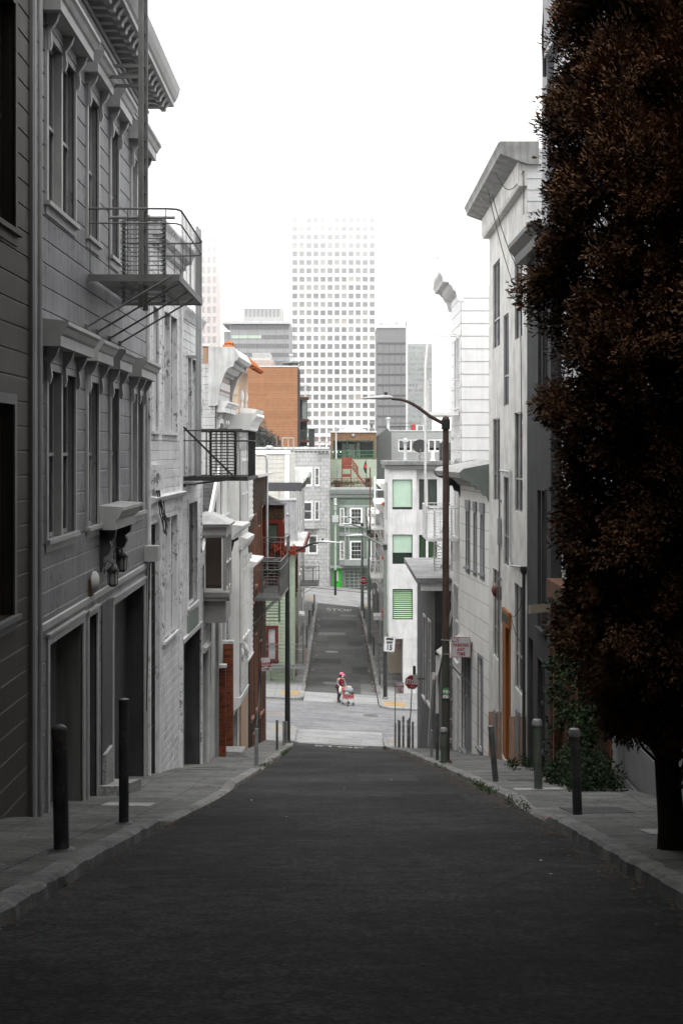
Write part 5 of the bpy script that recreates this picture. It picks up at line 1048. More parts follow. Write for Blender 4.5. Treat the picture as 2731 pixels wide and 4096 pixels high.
# parked car on the upper street
def car(x,y,label,rot=0):
    z=gz(x,y)+.0; t=thing('parked_car',label,'car',(x,y,z)); f=Fr(x,y,math.cos(rot),math.sin(rot),math.sin(rot),-math.cos(rot))
    m=MB(); m.ext([f.P(u,z+q,-.0) for u,q in ((-2.1,.3),(2.1,.3),(2.15,.75),(1.2,.9),(.7,1.42),(-1.1,1.42),(-1.8,.95),(-2.15,.85))],[f.P(u,z+q,-1.7) for u,q in ((-2.1,.3),(2.1,.3),(2.15,.75),(1.2,.9),(.7,1.42),(-1.1,1.42),(-1.8,.95),(-2.15,.85))]); m.build('body',flat('car_silver',(.4,.4,.4),.3,.2),t)
    m=MB(); m.face(f,[(-1.5,.98+z),(1.02,.95+z),(.62,1.36+z),(-1.05,1.36+z)],.002,.012); m.build('window',flat('car_glass',(.02,.02,.02),.1),t)
    for u in (-1.35,1.35):
        w=MB(); w.lathe(f.P(u,z+.32,-.1),[(.32,-.02),(.33,.1),(.32,.16)],18,tuple(f.P(0,0,1)-f.P(0,0,0))); w=w.build('wheel',flat('tyre',(.02,.02,.02),.8),t); MB().lathe(f.P(u,z+.32,.07),[(.2,0),(.18,.02)],12,tuple(f.P(0,0,1)-f.P(0,0,0))).build('rim',galv,w)
    for u in (-2.13,): MB().box(f,u-.02,u+.04,z+.72,z+.84,-.4,-.05).build('tail_light',flat('red_lamp',(.4,.01,.01)),t)
car(5.55,152.2,'silver car parked on the upper street behind the lamp posts')
# ---------------------------------------------------------------- houses closing the street
tilew=bricks('white_tile_siding',(.40,.40,.395),(.345,.345,.34),(.17,.165,.16),.62,.42,.018,var=.16,bump=.3)
Yk=158.5
Jh=thing('white_tiled_house','big white tile-clad house with bay windows closing the street on the left','house',(PX(1150,Yk),Yk,-16))
jf=CAMW(-16,Yk); jx=lambda px,w=0: PX(px,Yk-w)+16
zt=PZ(1800,Yk)
ops=[(jx(1236),jx(1266),PZ(2212,Yk),PZ(2145,Yk)),(jx(1212),jx(1224),PZ(2212,Yk),PZ(2145,Yk))]
m=MB(); skin(m,jf,0,jx(1319.5),-16.5,zt,ops,None,reveal=.1); m.cube(-16,PX(1319.5,Yk),Yk+.2,Yk+12,-16.5,zt-.05)
m.quad((PX(1319.5,Yk),Yk,-16.5),(PX(1319.5,Yk),Yk+.2,-16.5),(PX(1319.5,Yk),Yk+.2,zt),(PX(1319.5,Yk),Yk,zt)); m.build('wall',tilew,Jh,recalc=False)
zb=PZ(2115,157.7); bl,br_=jx(1150),jx(1279)
m=MB(); m.plan(jf,[(bl-.7,0.01),(bl,.8),(br_-.65,.8),(br_,0.01)],zb,zt-.3); m.build('bay',tilew,Jh)
bfr=Fr(jf.o[0],Yk-.8,1,0,0,-1); jb=lambda px: PX(px,Yk-.8)+16
for a,b,c,d,bl_ in [(1213,1245,1876,1940,1),(1213,1246,2011,2078,0),(1160,1180,1876,1940,1),(1160,1180,2011,2078,0)]: window(Jh,bfr,jb(a),jb(b),PZ(d,157.7),PZ(c,157.7),pWt,glass,curt,w=.01,rec=.002,cas=.12,cth=.08,blind=curtw if bl_ else None,bfrac=1)
sa=jf.P(br_-.65,0,.8); sb=jf.P(br_,0,.01); sfr=Fr(sa.x,sa.y,sb.x-sa.x,sb.y-sa.y,.79,-.65)
for c,d in ((1873,1940),(2008,2078)): window(Jh,sfr,.2,.78,PZ(d,158),PZ(c,158),pWt,glass,dark,w=.01,rec=.002,cas=.08,cth=.06,blind=curt,bfrac=1)
for a,b,c,d in ops: window(Jh,jf,a,b,c,d,pWt,glass,curtw,cas=.12,cth=.05)
m=MB(); m.prof(Fr(-16,Yk,1,0,0,-1),[(-.3,zt+.32),(.62,zt+.3),(.62,zt+.12),(.4,zt),(.4,zt-.12),(-.3,zt-.12)],0,jx(1317)); 
for i in range(38): m.box(jf,.3+i*.43,.46+i*.43,zt-.3,zt-.121,.02,.3)
m.build('cornice',pWd,Jh)
m=MB(); m.box(jf,jx(1272),jx(1306),-15.6,PZ(2210,Yk)-4.,.005,.04); m.build('door',pWd,Jh)
m=MB(); m.tube([jf.P(jx(1313),PZ(1990,Yk),.05),jf.P(jx(1313),-14.5,.05)],.04,6); m.tube([jf.P(jx(1284),PZ(2110,Yk),.05),jf.P(jx(1309),PZ(2115,Yk),.05),jf.P(jx(1310),-14,.05)],.035,6); m.build('pipe',pWd,Jh)
# roof clutter on it
t=thing('roof_frame','grey pipe frame standing on the white tiled roof','railing',(PX(1150,140),140,-1)); y=118
m=MB()
for px in (1130,1153,1174): m.tube([(PX(px,y),y,PZ(1810 if px<1170 else 1930,y)),(PX(px,y),y,PZ(1752,y))],.045,6)
m.tube([(PX(1129,y),y,PZ(1752,y)),(PX(1175,y),y,PZ(1752,y))],.045,6); m.build('rail',galv,t)
vent('bent white vent pipe on the white tiled roof',PX(1048,165),165,.3,1.6,.2,mat=pWt); vent('small capped vent on the cream house roof',PX(1077,104),104,-.6,.8,.18)
t=thing('roof_pipe','curved silver handrail pipe over the shingled house roof','pipe',(PX(1067,70),60,-3))
y=64.5; m=MB(); m.tube([(PX(1068,y),y,-5.4),(PX(1068,y),y,PZ(1840,y)),(PX(1064,y),y,PZ(1825,y)),(PX(1056,y),y,PZ(1820,y)),(PX(1028,y),y,PZ(1821,y))],.06,8); m.build('pipe',galv,t)
for i,(px,h) in enumerate(((1101,.9),(1113,1.3),(1121,.8))): vent(('first','middle','last')[i]+' of three dark flues on the white tiled roof edge',PX(px,168),168,.35,h,.12,False,iron)
# green house
dg=paint('sage_green_boards',(.115,.15,.115),.6,.1,streak=.1); gtr=paint('sage_grey_trim',(.24,.26,.25),.6,.08)
Kh=thing('green_house','dark green bay-fronted house with white windows at the end of the street','house',(PX(1320,Yk),Yk,-16))
kx0=PX(1320,Yk); kf=CAMW(kx0+.01,Yk); ku=lambda px: PX(px,Yk)-kx0; zt=PZ(1965,Yk)
W_=PX(1508,Yk)-kx0; opk=[(ku(1331),ku(1364),-17,PZ(2274,Yk)),(ku(1378),ku(1470),-17,PZ(2282,Yk))]
m=MB(); skin(m,kf,0,W_,-16.8,zt,opk,.16,.014,LAP); m.cube(kx0+.02,kx0+W_,Yk+.5,Yk+6.8,-16.8,zt-.3); m.build('wall',dg,Kh,recalc=False)
m=MB(); bl,br_=ku(1360),ku(1484); zb,zbt=PZ(2262,157.8),PZ(2000,157.8); m.plan(kf,[(bl-.05,.02),(bl+.55,.75),(br_-.55,.75),(br_+.05,.02)],zb,zbt); m.build('bay',dg,Kh)
bfr=Fr(kf.o[0],Yk-.75,1,0,0,-1); kb=lambda px: PX(px,Yk-.75)-kf.o[0]
m=MB()
for z0,z1 in ((2262,2236),(2145,2130),(2110,2100),(2030,2020)): 
    a,b=PZ(z0,157.8),PZ(z1,157.8); m.plan(kf,[(bl-.12,.02),(bl+.5,.86),(br_-.5,.86),(br_+.12,.02)],a,b)
for px in (1386,1448): m.box(bfr,kb(px),kb(px)+.35,PZ(2100,157.8),PZ(2030,157.8),.005,.07)
for px in (1378,1393,1450): m.box(bfr,kb(px),kb(px)+.12,PZ(2262,157.8),PZ(2110,157.8),.005,.06)
m.build('bay_moulding',gtr,Kh)
for a,b,c,d in [(1404,1444,2036,2100),(1404,1444,2168,2236)]: window(Kh,bfr,kb(a),kb(b),PZ(d,157.8),PZ(c,157.8),pWt,glass,dark,w=.02,rec=.002,cas=.14,cth=.08,style='cross')
la=kf.P(bl-.05,0,.02); lb=kf.P(bl+.55,0,.75); lf=Fr(la.x,la.y,lb.x-la.x,lb.y-la.y,-.73,-.6)
ra=kf.P(br_-.55,0,.75); rb=kf.P(br_+.05,0,.02); rfk=Fr(ra.x,ra.y,rb.x-ra.x,rb.y-ra.y,.73,-.6)
for f_ in (lf,rfk):
    for c,d in ((2036,2100),(2168,2236)): window(Kh,f_,.22,.72,PZ(d,158),PZ(c,158),pWt,glass,dark,w=.02,rec=.002,cas=.12,cth=.06,style='cross')
m=MB(); m.prof(kf,[(-.2,zt+.45),(.55,zt+.45),(.62,zt+.2),(.5,zt-.1),(.4,zt-.3),(.2,zt-.36),(.2,zt-.7),(-.2,zt-.7)],0,W_)
for i in range(int(W_/.28)): m.box(kf,.1+i*.28,.2+i*.28,zt-.62,zt-.45,.2,.34)
m.build('cornice',gtr,Kh)
m=MB(); m.box(kf,0,W_,PZ(2272,Yk),PZ(2262,Yk),.015,.3); m.build('belt_moulding',gtr,Kh)
m=MB(); m.box(kf,opk[0][0],opk[0][1],-15.6,opk[0][3],-.2,-.15); d=m.build('door',flat('bright_green_door',(.02,.42,.01),.4),Kh)
MB().box(kf,opk[0][0]+.3,opk[0][1]-.3,-14.6,-13.5,-.149,-.14).build('pane',paint('door_glass',(.4,.42,.4)),d); MB().box(kf,opk[0][0]+.35,opk[0][0]+.6,-14.85,-14.75,-.149,-.13).build('letter_slot',iron,d)
a,b,_,d_=opk[1]; m=MB(); m.box(kf,a,b,-16.2,d_,-.2,-.15); gd=m.build('garage_door',paint('sage_panels',(.08,.095,.08)),Kh)
m=MB(); nc,nr_=5,6
for i in range(nc+1): u=a+(b-a-.08)*i/nc; m.box(kf,u,u+.08,-16.2,d_,-.149,-.12)
for j in range(nr_+1): z=-15.75+(d_+15.75-.08)*j/nr_; m.box(kf,a+.08,b-.08,z,z+.08,-.148,-.125)
m.build('panel_frames',gtr,gd)
# rear house with roof decks, behind the green one
Rh=thing('roof_deck_house','pale green house with brown timber penthouse and glass front above the green roof','house',(1.5,172,-6))
y=169; pf=CAMW(PX(1322,y),y); pw=PX(1506,y)-PX(1322,y); m=MB(); skin(m,pf,0,pw,-6,PZ(1838,y),[(ku(1338)*.0+PX(1338,y)-PX(1322,y),PX(1362,y)-PX(1322,y),-4.6,-3.6),(PX(1460,y)-PX(1322,y),PX(1486,y)-PX(1322,y),-4.6,-3.3)],.2,.015,LAP); m.cube(PX(1322,y),PX(1506,y),y+.3,y+9,-6,PZ(1838,y)-.02); m.build('wall',paint('pale_green_boards2',(.30,.35,.27),.6,.07),Rh,recalc=False)
for a,b,c,d in ((1338,1362,-4.6,-3.6),(1460,1486,-4.6,-3.3)): window(Rh,pf,PX(a,y)-PX(1322,y),PX(b,y)-PX(1322,y),c,d,gtr,glass,dark,cas=.06)
y2=172; qf=CAMW(PX(1322,y2),y2); qu=lambda px: PX(px,y2)-PX(1322,y2); zz=lambda py: PZ(py,y2)
m=MB(); skin(m,qf,0,qu(1504),zz(1838),zz(1730),[(qu(1331),qu(1495),zz(1836),zz(1762))],None,reveal=.3); m.quad(qf.P(0,zz(1838)),qf.P(0,zz(1730)),qf.P(0,zz(1730),-6),qf.P(0,zz(1838),-6)); m.quad(qf.P(qu(1504),zz(1838)),qf.P(qu(1504),zz(1730)),qf.P(qu(1504),zz(1730),-6),qf.P(qu(1504),zz(1838),-6)); m.build('penthouse_wall',bricks('brown_planks',(.20,.12,.07),(.15,.085,.05),(.07,.04,.02),2.4,.2,.01),Rh,recalc=False)
MB().box(qf,-.1,qu(1506),zz(1730),zz(1725),-6,.2).build('roof',pWd,Rh)
w=MB(); 
for px in (1331,1386,1430,1490): w.box(qf,qu(px),qu(px)+.14,zz(1836),zz(1762),-.1,-.02)
w.box(qf,qu(1331),qu(1495),zz(1766),zz(1762),-.1,-.02); w=w.build('glass_front',flat('dark_green_metal',(.02,.05,.025),.4),Rh)
MB().quad(qf.P(qu(1331),zz(1836),-.06),qf.P(qu(1495),zz(1836),-.06),qf.P(qu(1495),zz(1762),-.06),qf.P(qu(1331),zz(1762),-.06)).build('pane',glass,w,recalc=False)
MB().quad(qf.P(.1,zz(1836),-3),qf.P(qu(1503),zz(1836),-3),qf.P(qu(1503),zz(1762),-3),qf.P(.1,zz(1762),-3)).build('interior',flat('dim_interior',(.06,.08,.065)),w,recalc=False)
m=MB(); m.box(qf,qu(1368),qu(1384),zz(1832),zz(1772),-2.9,-2.8); m.box(qf,qu(1425),qu(1442),zz(1832),zz(1772),-2.9,-2.8); m.box(qf,qu(1392),qu(1420),zz(1830),zz(1775),-2.9,-2.8); m.build('bright_window',paint('bright_room',(.55,.6,.55)),w)  # pale paint on flat panels stands for bright rear windows
m=MB(); m.lathe(qf.P(qu(1412),zz(1741),.02),[(.18,0),(.2,.1),(.1,.18)],14,(0,-1,0)); m.build('wall_light',galv,Rh)
t=thing('skylight','long white domed skylight on the timber penthouse','skylight',(PX(1410,175),175,PZ(1726,175)))
m=MB(); m.ext([(PX(1410,175)+1.75*math.cos(R(a)),174,PZ(1726,175)+.42*math.sin(R(a))) for a in range(0,181,15)],[(PX(1410,175)+1.75*math.cos(R(a)),177,PZ(1726,175)+.42*math.sin(R(a))) for a in range(0,181,15)],True); m.build('dome',pWt,t)
def railing(label,pts,h,mat,step=.2,rails=(0.1,.5,1.0),name='railing'):
    t=thing(name,label,'railing',pts[0]); m=MB()
    for a,b in zip(pts,pts[1:]):
        a,b=Vector(a),Vector(b)
        for q in rails: m.bar(a+Vector((0,0,h*q)),b+Vector((0,0,h*q)),.028)
        n=max(1,int((b-a).length/step))
        for i in range(n+1): p=a.lerp(b,i/n); m.bar(p,p+Vector((0,0,h)),.018)
    m.build('rail',mat,t); return t
y=170.0; railing('green railing round the penthouse deck',[(PX(1323,y),y,PZ(1836,y)),(PX(1503,y),y,PZ(1836,y))],1.0,flat('green_rail',(.03,.13,.05),.5))
red=paint('red_timber',(.20,.05,.03),.6,.2)
y=161.5; railing('red timber railing along the lower roof deck',[(PX(1323,y),y,PZ(1948,y)),(PX(1483,y),y,PZ(1948,y))],.95,red,.35)
t=thing('timber_stair','red timber stair and landing climbing the pale green rear house','stair',(PX(1370,166),166,-5))
y=166; X_=lambda px:PX(px,y); Z_=lambda py:PZ(py,y)
m=MB(); m.cube(X_(1366),X_(1404),y,y+1.4,Z_(1868),Z_(1863))
for px in (1366,1401): m.cube(X_(px),X_(px)+.12,y,y+.12,Z_(1950),Z_(1828)); m.cube(X_(px),X_(px)+.12,y+1.3,y+1.42,Z_(1950),Z_(1828))
m.cube(X_(1366),X_(1404),y-.02,y+.05,Z_(1908),Z_(1896)); m.cube(X_(1366),X_(1404),y-.02,y+.05,Z_(1876),Z_(1866)); m.build('landing',red,t)
m=MB(); m.cube(X_(1368),X_(1402),y-.05,y-.01,Z_(1862),Z_(1830)); m.build('landing_rail',red,t)
m=MB()
for i in range(9): a=i/9; px=1404+i*6.0; py=1866+i*8.; m.cube(X_(px),X_(px+9),y,y+1.2,Z_(py+7),Z_(py))
m.build('steps',red,t)
m=MB(); m.bar((X_(1402),y,Z_(1830)),(X_(1430),y,Z_(1868)),.07); m.bar((X_(1430),y,Z_(1868)),(X_(1430),y,Z_(1910)),.07)
for i in range(5): m.bar((X_(1404+i*6),y,Z_(1834+i*8)),(X_(1404+i*6),y,Z_(1858+i*8)),.03)
m.bar((X_(1404),y,Z_(1842)),(X_(1430),y,Z_(1878)),.04); m.bar((X_(1404),y,Z_(1850)),(X_(1430),y,Z_(1886)),.04); m.build('handrail',red,t)
t=thing('flag','black flag with a red emblem hanging on the roof deck','flag',(X_(1459),y-1,Z_(1900)))
MB().tube([(X_(1466),y-1,Z_(1945)),(X_(1462),y-1,Z_(1836))],.03,6).build('pole',iron,t)
m=MB(); m.add([(X_(a),y-1+b,Z_(c)) for a,b,c in ((1462,0,1838),(1466,.1,1862),(1466,.15,1896),(1458,.1,1890),(1452,.15,1872),(1457,0,1852))],[(0,1,5),(1,2,3,5),(3,4,5)]); m.build('cloth',flat('black_cloth',(.015,.015,.015),.8),t,recalc=False)
m=MB(); m.add([(X_(a),y-1.05,Z_(c)) for a,c in ((1461,1855),(1465,1864),(1463,1872),(1455,1871),(1457,1862))],[(0,1,2,3,4)]); m.build('emblem',flat('flag_red',(.5,.02,.01),.7),t,recalc=False)
t=thing('parasol','closed grey parasol on the lower roof deck','parasol',(PX(1352,164),164,PZ(1935,164)))
MB().tube([(PX(1352,164),164,PZ(1945,164)),(PX(1352,164),164,PZ(1866,164))],.03,6).build('pole',galv,t); MB().lathe((PX(1352,164),164,PZ(1925,164)),[(.28,0),(.3,.1),(.14,.5),(.1,1.2),(.04,1.6)],8).build('canopy',paint('parasol_grey',(.22,.22,.22)),t)
# grey rear house on the right with roof furniture
y=178; Lh=thing('grey_rear_house','grey boarded house with white sliding windows behind the white stucco roof','house',(PX(1565,y),y,-5)); lf_=CAMW(PX(1565,y),y); lu=lambda px: PX(px,y)-PX(1565,y)
opl=[(lu(1595),lu(1666),PZ(1803,y),PZ(1762,y)),(lu(1715),lu(1785),PZ(1803,y),PZ(1762,y))]
m=MB(); skin(m,lf_,0,14,-6,PZ(1724,y),opl,.24,.02,LAP); m.quad((PX(1565,y),y,-6),(PX(1565,y),y+9,-6),(PX(1565,y),y+9,PZ(1724,y)),(PX(1565,y),y,PZ(1724,y))); m.build('wall',paint('mid_grey_boards2',(.27,.28,.27),.6,.06),Lh,recalc=False)
MB().box(lf_,-.1,14,PZ(1724,y)-.02,PZ(1724,y)+.08,-9,.1).build('roof',pWd,Lh)
for a,b,c,d in opl: window(Lh,lf_,a,b,c,d,pWt,glass,dark,cas=.1,cols=3,style='plain',blind=curt if a<2 else curtw,bfrac=.7)
y=174; seam=paint('seam_metal',(.085,.09,.088),.5,.1); t=thing('metal_clad_wall','dark standing-seam metal wall between the timber penthouse and grey house','wall',(PX(1506,y),y,-5))
m=MB(); sf_=CAMW(PX(1506,y),y); su=lambda px: PX(px,y)-PX(1506,y); m.face(sf_,[(0,-6),(su(1565),-6),(su(1565),PZ(1735,y)),(su(1548),PZ(1712,y)),(0,PZ(1745,y))],-1.5,0)
for px in (1512,1521,1531,1543): m.box(sf_,su(px),su(px)+.04,-6,PZ(1730,y),.0,.05)
m.build('sheets',seam,t)
vent('tall steel flue above the seam metal wall',PX(1552,175),175,PZ(1735,175),1.9,.18); vent('dark capped chimney behind the skylight',PX(1486,180),180,PZ(1722,180),.9,.2,mat=irong); vent('slim grey flue on the timber penthouse',PX(1344,168),168,PZ(1836,168),3.8,.09,False); 
t=thing('red_chair','red folding chair on the grey rear roof','chair',(PX(1652,180),180,PZ(1720,180)))
y=180; m=MB(); m.cube(PX(1644,y),PX(1658,y),y,y+.1,PZ(1720,y),PZ(1697,y)); m.build('backrest',flat('red_cloth',(.4,.01,.012),.7),t); m=MB(); m.cube(PX(1644,y),PX(1660,y),y-.5,y,PZ(1720,y),PZ(1717,y)); m.build('seat',flat('red_cloth',(.4,.01,.012),.7),t); m=MB()
for px in (1644,1659): m.bar((PX(px,y),y-.5,PZ(1726,y)),(PX(px,y),y+.1,PZ(1697,y)),.03)
m.build('frame',iron,t)
t=thing('condenser','grey air conditioner on the grey rear roof beside the red chair','air conditioner',(PX(1680,y),y,PZ(1722,y)))
m=MB(); m.cube(PX(1664,y),PX(1694,y),y,y+.6,PZ(1724,y),PZ(1701,y)); m.build('case',pWd,t); m=MB()
for i in range(9): m.cube(PX(1671,y),PX(1691,y),y-.02,y-.001,PZ(1721-i*2,y),PZ(1720-i*2,y))
m.build('grille',iron,t)
railing('thin dark railing on the grey rear roof',[(PX(1558,y),y+1,PZ(1722,y)),(PX(1682,y),y+1,PZ(1722,y))],.95,iron,1.2,(.55,1.))
# ---------------------------------------------------------------- the brown hillside block
tb=bricks('brown_shake_siding',(.30,.150,.080),(.25,.125,.066),(.13,.06,.032),9,.36,.012,var=.12,bump=.4)
y=200; BB=thing('brown_apartment_block','brown boarded apartment block rising above the white roofs','building',(PX(1190,y),y,-14))
m=MB(); skin(m,CAMW(-16,y),0,PX(1190,y)+16,-15,PZ(1468,y),(),.36,.03,LAP); m.build('wall',tb,BB,recalc=False)
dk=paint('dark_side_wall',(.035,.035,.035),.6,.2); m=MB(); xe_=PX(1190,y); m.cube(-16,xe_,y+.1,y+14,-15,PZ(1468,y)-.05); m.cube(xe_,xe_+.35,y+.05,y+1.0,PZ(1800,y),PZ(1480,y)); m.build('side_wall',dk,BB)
MB().cube(-16,xe_+.1,y-.1,y+14,PZ(1468,y),PZ(1463,y)).build('roof',pWd,BB)
for i,(py,tp) in enumerate(((1588,1540),(1676,1632),(1760,1722))):
    m=MB(); m.cube(xe_,PX(1234,y),y+.1,y+2.5,PZ(py+10,y),PZ(py,y)); b_=m.build('balcony',paint('maroon_timber',(.06,.02,.015)),BB)
    m=MB()
    for k in range(9): xx=xe_+.1+k*.18; m.bar((xx,y+.12,PZ(py,y)),(xx,y+.12,PZ(tp,y)),.018)
    for k in range(5): m.bar((PX(1234,y)-.03,y+.12+k*.5,PZ(py,y)),(PX(1234,y)-.03,y+.12+k*.5,PZ(tp,y)),.018)
    m.bar((xe_,y+.12,PZ(tp,y)),(PX(1234,y),y+.12,PZ(tp,y)),.03); m.build('railing',flat('green_rail2',(.03,.07,.04)),b_)
m=MB(); m.cube(xe_+.3,PX(1226,y),y+2.6,y+5,PZ(1785,y),PZ(1590,y)); m.build('rear_wall',paint('charcoal_shed',(.03,.035,.032)),BB)
m=MB(); m.cube(xe_+.6,xe_+1.2,y+2.0,y+2.5,PZ(1676,y),PZ(1592,y)); m.build('boiler_flue',galv,BB)
y=190; t=thing('charcoal_shed','small charcoal shed beside the brown block balconies','shed',(PX(1245,y),y,0)); m=MB(); m.cube(PX(1235,y),PX(1257,y),y,y+3,PZ(1790,y)-1,PZ(1718,y)); m.build('wall',paint('charcoal_shed',(.03,.035,.032)),t); m=MB(); m.cube(PX(1234,y),PX(1258,y),y-.1,y+3.1,PZ(1718,y),PZ(1715,y)); m.build('roof',iron,t)
for i,(px,h,r) in enumerate(((1145,.5,.5),(1164,1.6,.2),(1178,.55,.55))): vent(('left squat','tall central','right squat')[i]+' metal vent on the brown block roof',PX(px,203),203,PZ(1465,203),h,r,True,galv if i==1 else irong)
y=166; railing('dark railing on the roof right of the brown block',[(PX(1255,y),y,PZ(1790,y)),(PX(1300,y),y,PZ(1786,y)),(PX(1316,y),y,PZ(1786,y))],1.0,red,.5,(.5,1.))
# ---------------------------------------------------------------- towers in the fog
def grid_tower(name,label,x0,x1,y,z0,z1,depth,cols,rows,fw,fh,mat,panes,rec=.4,slope=.25,base=-16,side=True,seen=100,lit=()):
    t=thing(name,label,'tower',((x0+x1)/2,y,base)); f=CAMW(x0,y); cw=(x1-x0)/cols; rh=(z1-z0)/rows
    ops=[]; 
    for j in range(rows):
        for i in range(cols): a=(i+.5-fw/2)*cw; c=z0+(j+.5-fh/2)*rh; ops.append((a,a+fw*cw,c,c+fh*rh,i,j))
    m=MB(); skin(m,f,0,x1-x0,base,z1+.5*rh,[o[:4] for o in ops],None,reveal=0)
    gi=.14*cw
    for a,b,c,d,i,j in ops: # splayed reveals
        A=[f.P(a,c),f.P(b,c),f.P(b,d),f.P(a,d)]; k=slope*cw*.25; B_=[f.P(a+k,c+k*1.2,-rec),f.P(b-k,c+k*1.2,-rec),f.P(b-k,d-k*.6,-rec),f.P(a+k,d-k*.6,-rec)]
        for q in range(4): m.quad(A[q],A[(q+1)%4],B_[(q+1)%4],B_[q])
    for i in range(cols+1): m.box(f,i*cw-.09,i*cw+.09,z0,z1,.0,.16)
    m.quad(f.P(0,base),f.P(0,base,-depth),f.P(0,z1+rh*.5,-depth),f.P(0,z1+rh*.5)); m.quad(f.P(x1-x0,base),f.P(x1-x0,base,-depth),f.P(x1-x0,z1+rh*.5,-depth),f.P(x1-x0,z1+rh*.5)); m.quad(f.P(0,z1+rh*.5),f.P(x1-x0,z1+rh*.5),f.P(x1-x0,z1+rh*.5,-depth),f.P(0,z1+rh*.5,-depth))
    m.build('wall',mat,t,recalc=False)
    r=random.Random(3); meshes=[]
    k=slope*cw*.25; w_,h_=fw*cw-2*k,fh*rh-1.8*k
    for q,pm in enumerate(panes):
        g_=MB(); g_.add([(0,0,0),(w_,0,0),(w_,0,h_),(0,0,h_)],[(0,1,2,3)]); 
        me=bpy.data.meshes.new('window'); me.from_pydata([(0,0,0),(w_,0,0),(w_,0,h_),(0,0,h_),(0,-.03,h_*.0),(w_,-.03,0),(w_,-.03,h_*.06),(0,-.03,h_*.06)],[],[(0,1,2,3),(4,5,6,7)]); me.materials.append(pm); meshes.append(me)
    vis=sorted(ops,key=lambda o:o[5]); vis=[o for o in vis if 0<=o[5]]
    pick=lambda: r.choices(range(len(panes)),weights=[6,3,2.2,.35][:len(panes)])[0]
    rest={}
    for n,(a,b,c,d,i,j) in enumerate(vis):
        q=pick(); p=f.P(a+k,c+k*1.2,-rec)
        if n<seen:
            o=bpy.data.objects.new('window',meshes[q]); COL.objects.link(o); o.parent=t; o.location=p-LOC[t.name]
        else: rest.setdefault(q,MB()).add([p,p+Vector((w_,0,0)),p+Vector((w_,0,h_)),p+Vector((0,0,h_))],[(0,1,2,3)])
    for q,mb in rest.items(): tag(mb.build('windows',panes[q],t,recalc=False),kind='stuff')
    return t
wtw=paint('tower_white',(.86,.85,.84),.5,.03,.1,bump=0)
pa=[flat('tower_pane_a',(.10,.10,.105),.3),flat('tower_pane_b',(.17,.17,.17),.3),flat('tower_pane_c',(.27,.26,.24),.4),flat('tower_pane_painted_lit',(.42,.36,.30),.5)]  # last pane: warm pale colour stands for a lit room, no glow
y=620; zr=lambda py: PZ(py,y)
grid_tower('white_office_tower','tall white gridded office tower fading up into the fog',PX(1165,y),PX(1502,y),y,zr(1808),zr(1808)+32*33.7/F*y,34,12,32,.78,.66,wtw,pa,rec=.7,slope=.22)
y=650; grid_tower('pale_tower','faint pale tower almost lost in the fog on the left',PX(780,y),PX(869,y),y,PZ(1500,y),PZ(1500,y)+14*40/F*y,20,4,14,.6,.7,paint('pale_tower_wall',(.60,.52,.50),.6,.05,.2),[flat('pale_pane',(.30,.29,.29),.4)],seen=56)
y=640; grid_tower('distant_green_tower','hazy distant tower with pale green windows left of the bright house',PX(1632,y),PX(1727,y),y,PZ(1720,y),PZ(1720,y)+16*21/F*y,20,7,16,.62,.5,paint('hazy_wall',(.33,.33,.34),.6,.08,.3),[flat('hz_a',(.26,.42,.30),.4),flat('hz_b',(.35,.45,.38),.4),flat('hz_c',(.2,.22,.21),.4)],seen=100)
# black glass tower
y=480; t=thing('black_glass_tower','dark glass tower with dish antennas on its roof','tower',(PX(1568,y),y,-16)); f=CAMW(PX(1508,y),y); w=PX(1628,y)-PX(1508,y)
m=MB(); m.box(f,0,w,-16,PZ(1312,y),-25,0); m.build('wall',flat('glass_wall',(.12,.122,.126),.5),t)
for j in range(9):
    zz0=PZ(1370+j*41.7+30,y); m=MB(); m.box(f,0.0,w,PZ(1370+j*41.7+8,y),PZ(1370+j*41.7,y),.0,.12); m.build('floor_band',flat('floor_band',(.02,.02,.022),.6),t)
for i in range(6):
    m=MB(); m.box(f,i*w/5-.08,i*w/5+.08,-16,PZ(1366,y),.0,.2); m.build('mullion',flat('mullion',(.05,.05,.052),.5),t)
m=MB(); m.box(f,w-.5,w+.1,-16,PZ(1312,y),-1,.3); m.box(f,-.2,w+.3,PZ(1312,y),PZ(1306,y),-25,.4); m.build('edge_column',paint('pale_column',(.5,.5,.5)),t)
for i,(px,r_) in enumerate(((1523,1.0),(1545,.45),(1586,1.0))):
    a=thing('dish_antenna',('left large','small middle','right large')[i]+' dish antenna on the dark glass tower','antenna',(PX(px,y),y+1,PZ(1306,y)))
    zc=PZ(1288,y) if r_>.9 else PZ(1290,y); MB().lathe((PX(px,y),y+.9,zc),[(r_*.2,.3),(r_*.7,.15),(r_,-.1)],16,(0,-1,0)).build('dish',pWd,a); MB().tube([(PX(px,y),y+1,PZ(1307,y)),(PX(px,y),y+1,zc)],.15,6).build('mast',pWd,a)
t2=thing('antenna_mast','thin mast on the right edge of the dark glass tower','antenna',(PX(1623,y),y+1,PZ(1306,y))); MB().tube([(PX(1623,y),y+1,PZ(1307,y)),(PX(1623,y),y+1,PZ(1290,y)),(PX(1623,y),y+1,PZ(1272,y))],[.3,.25,.06],6).build('mast',irong,t2)
railing('pipe rail linking the roof dishes of the dark glass tower',[(PX(1512,y),y+.5,PZ(1306,y)),(PX(1600,y),y+.5,PZ(1306,y))],1.4,pWd,3,(1.,))
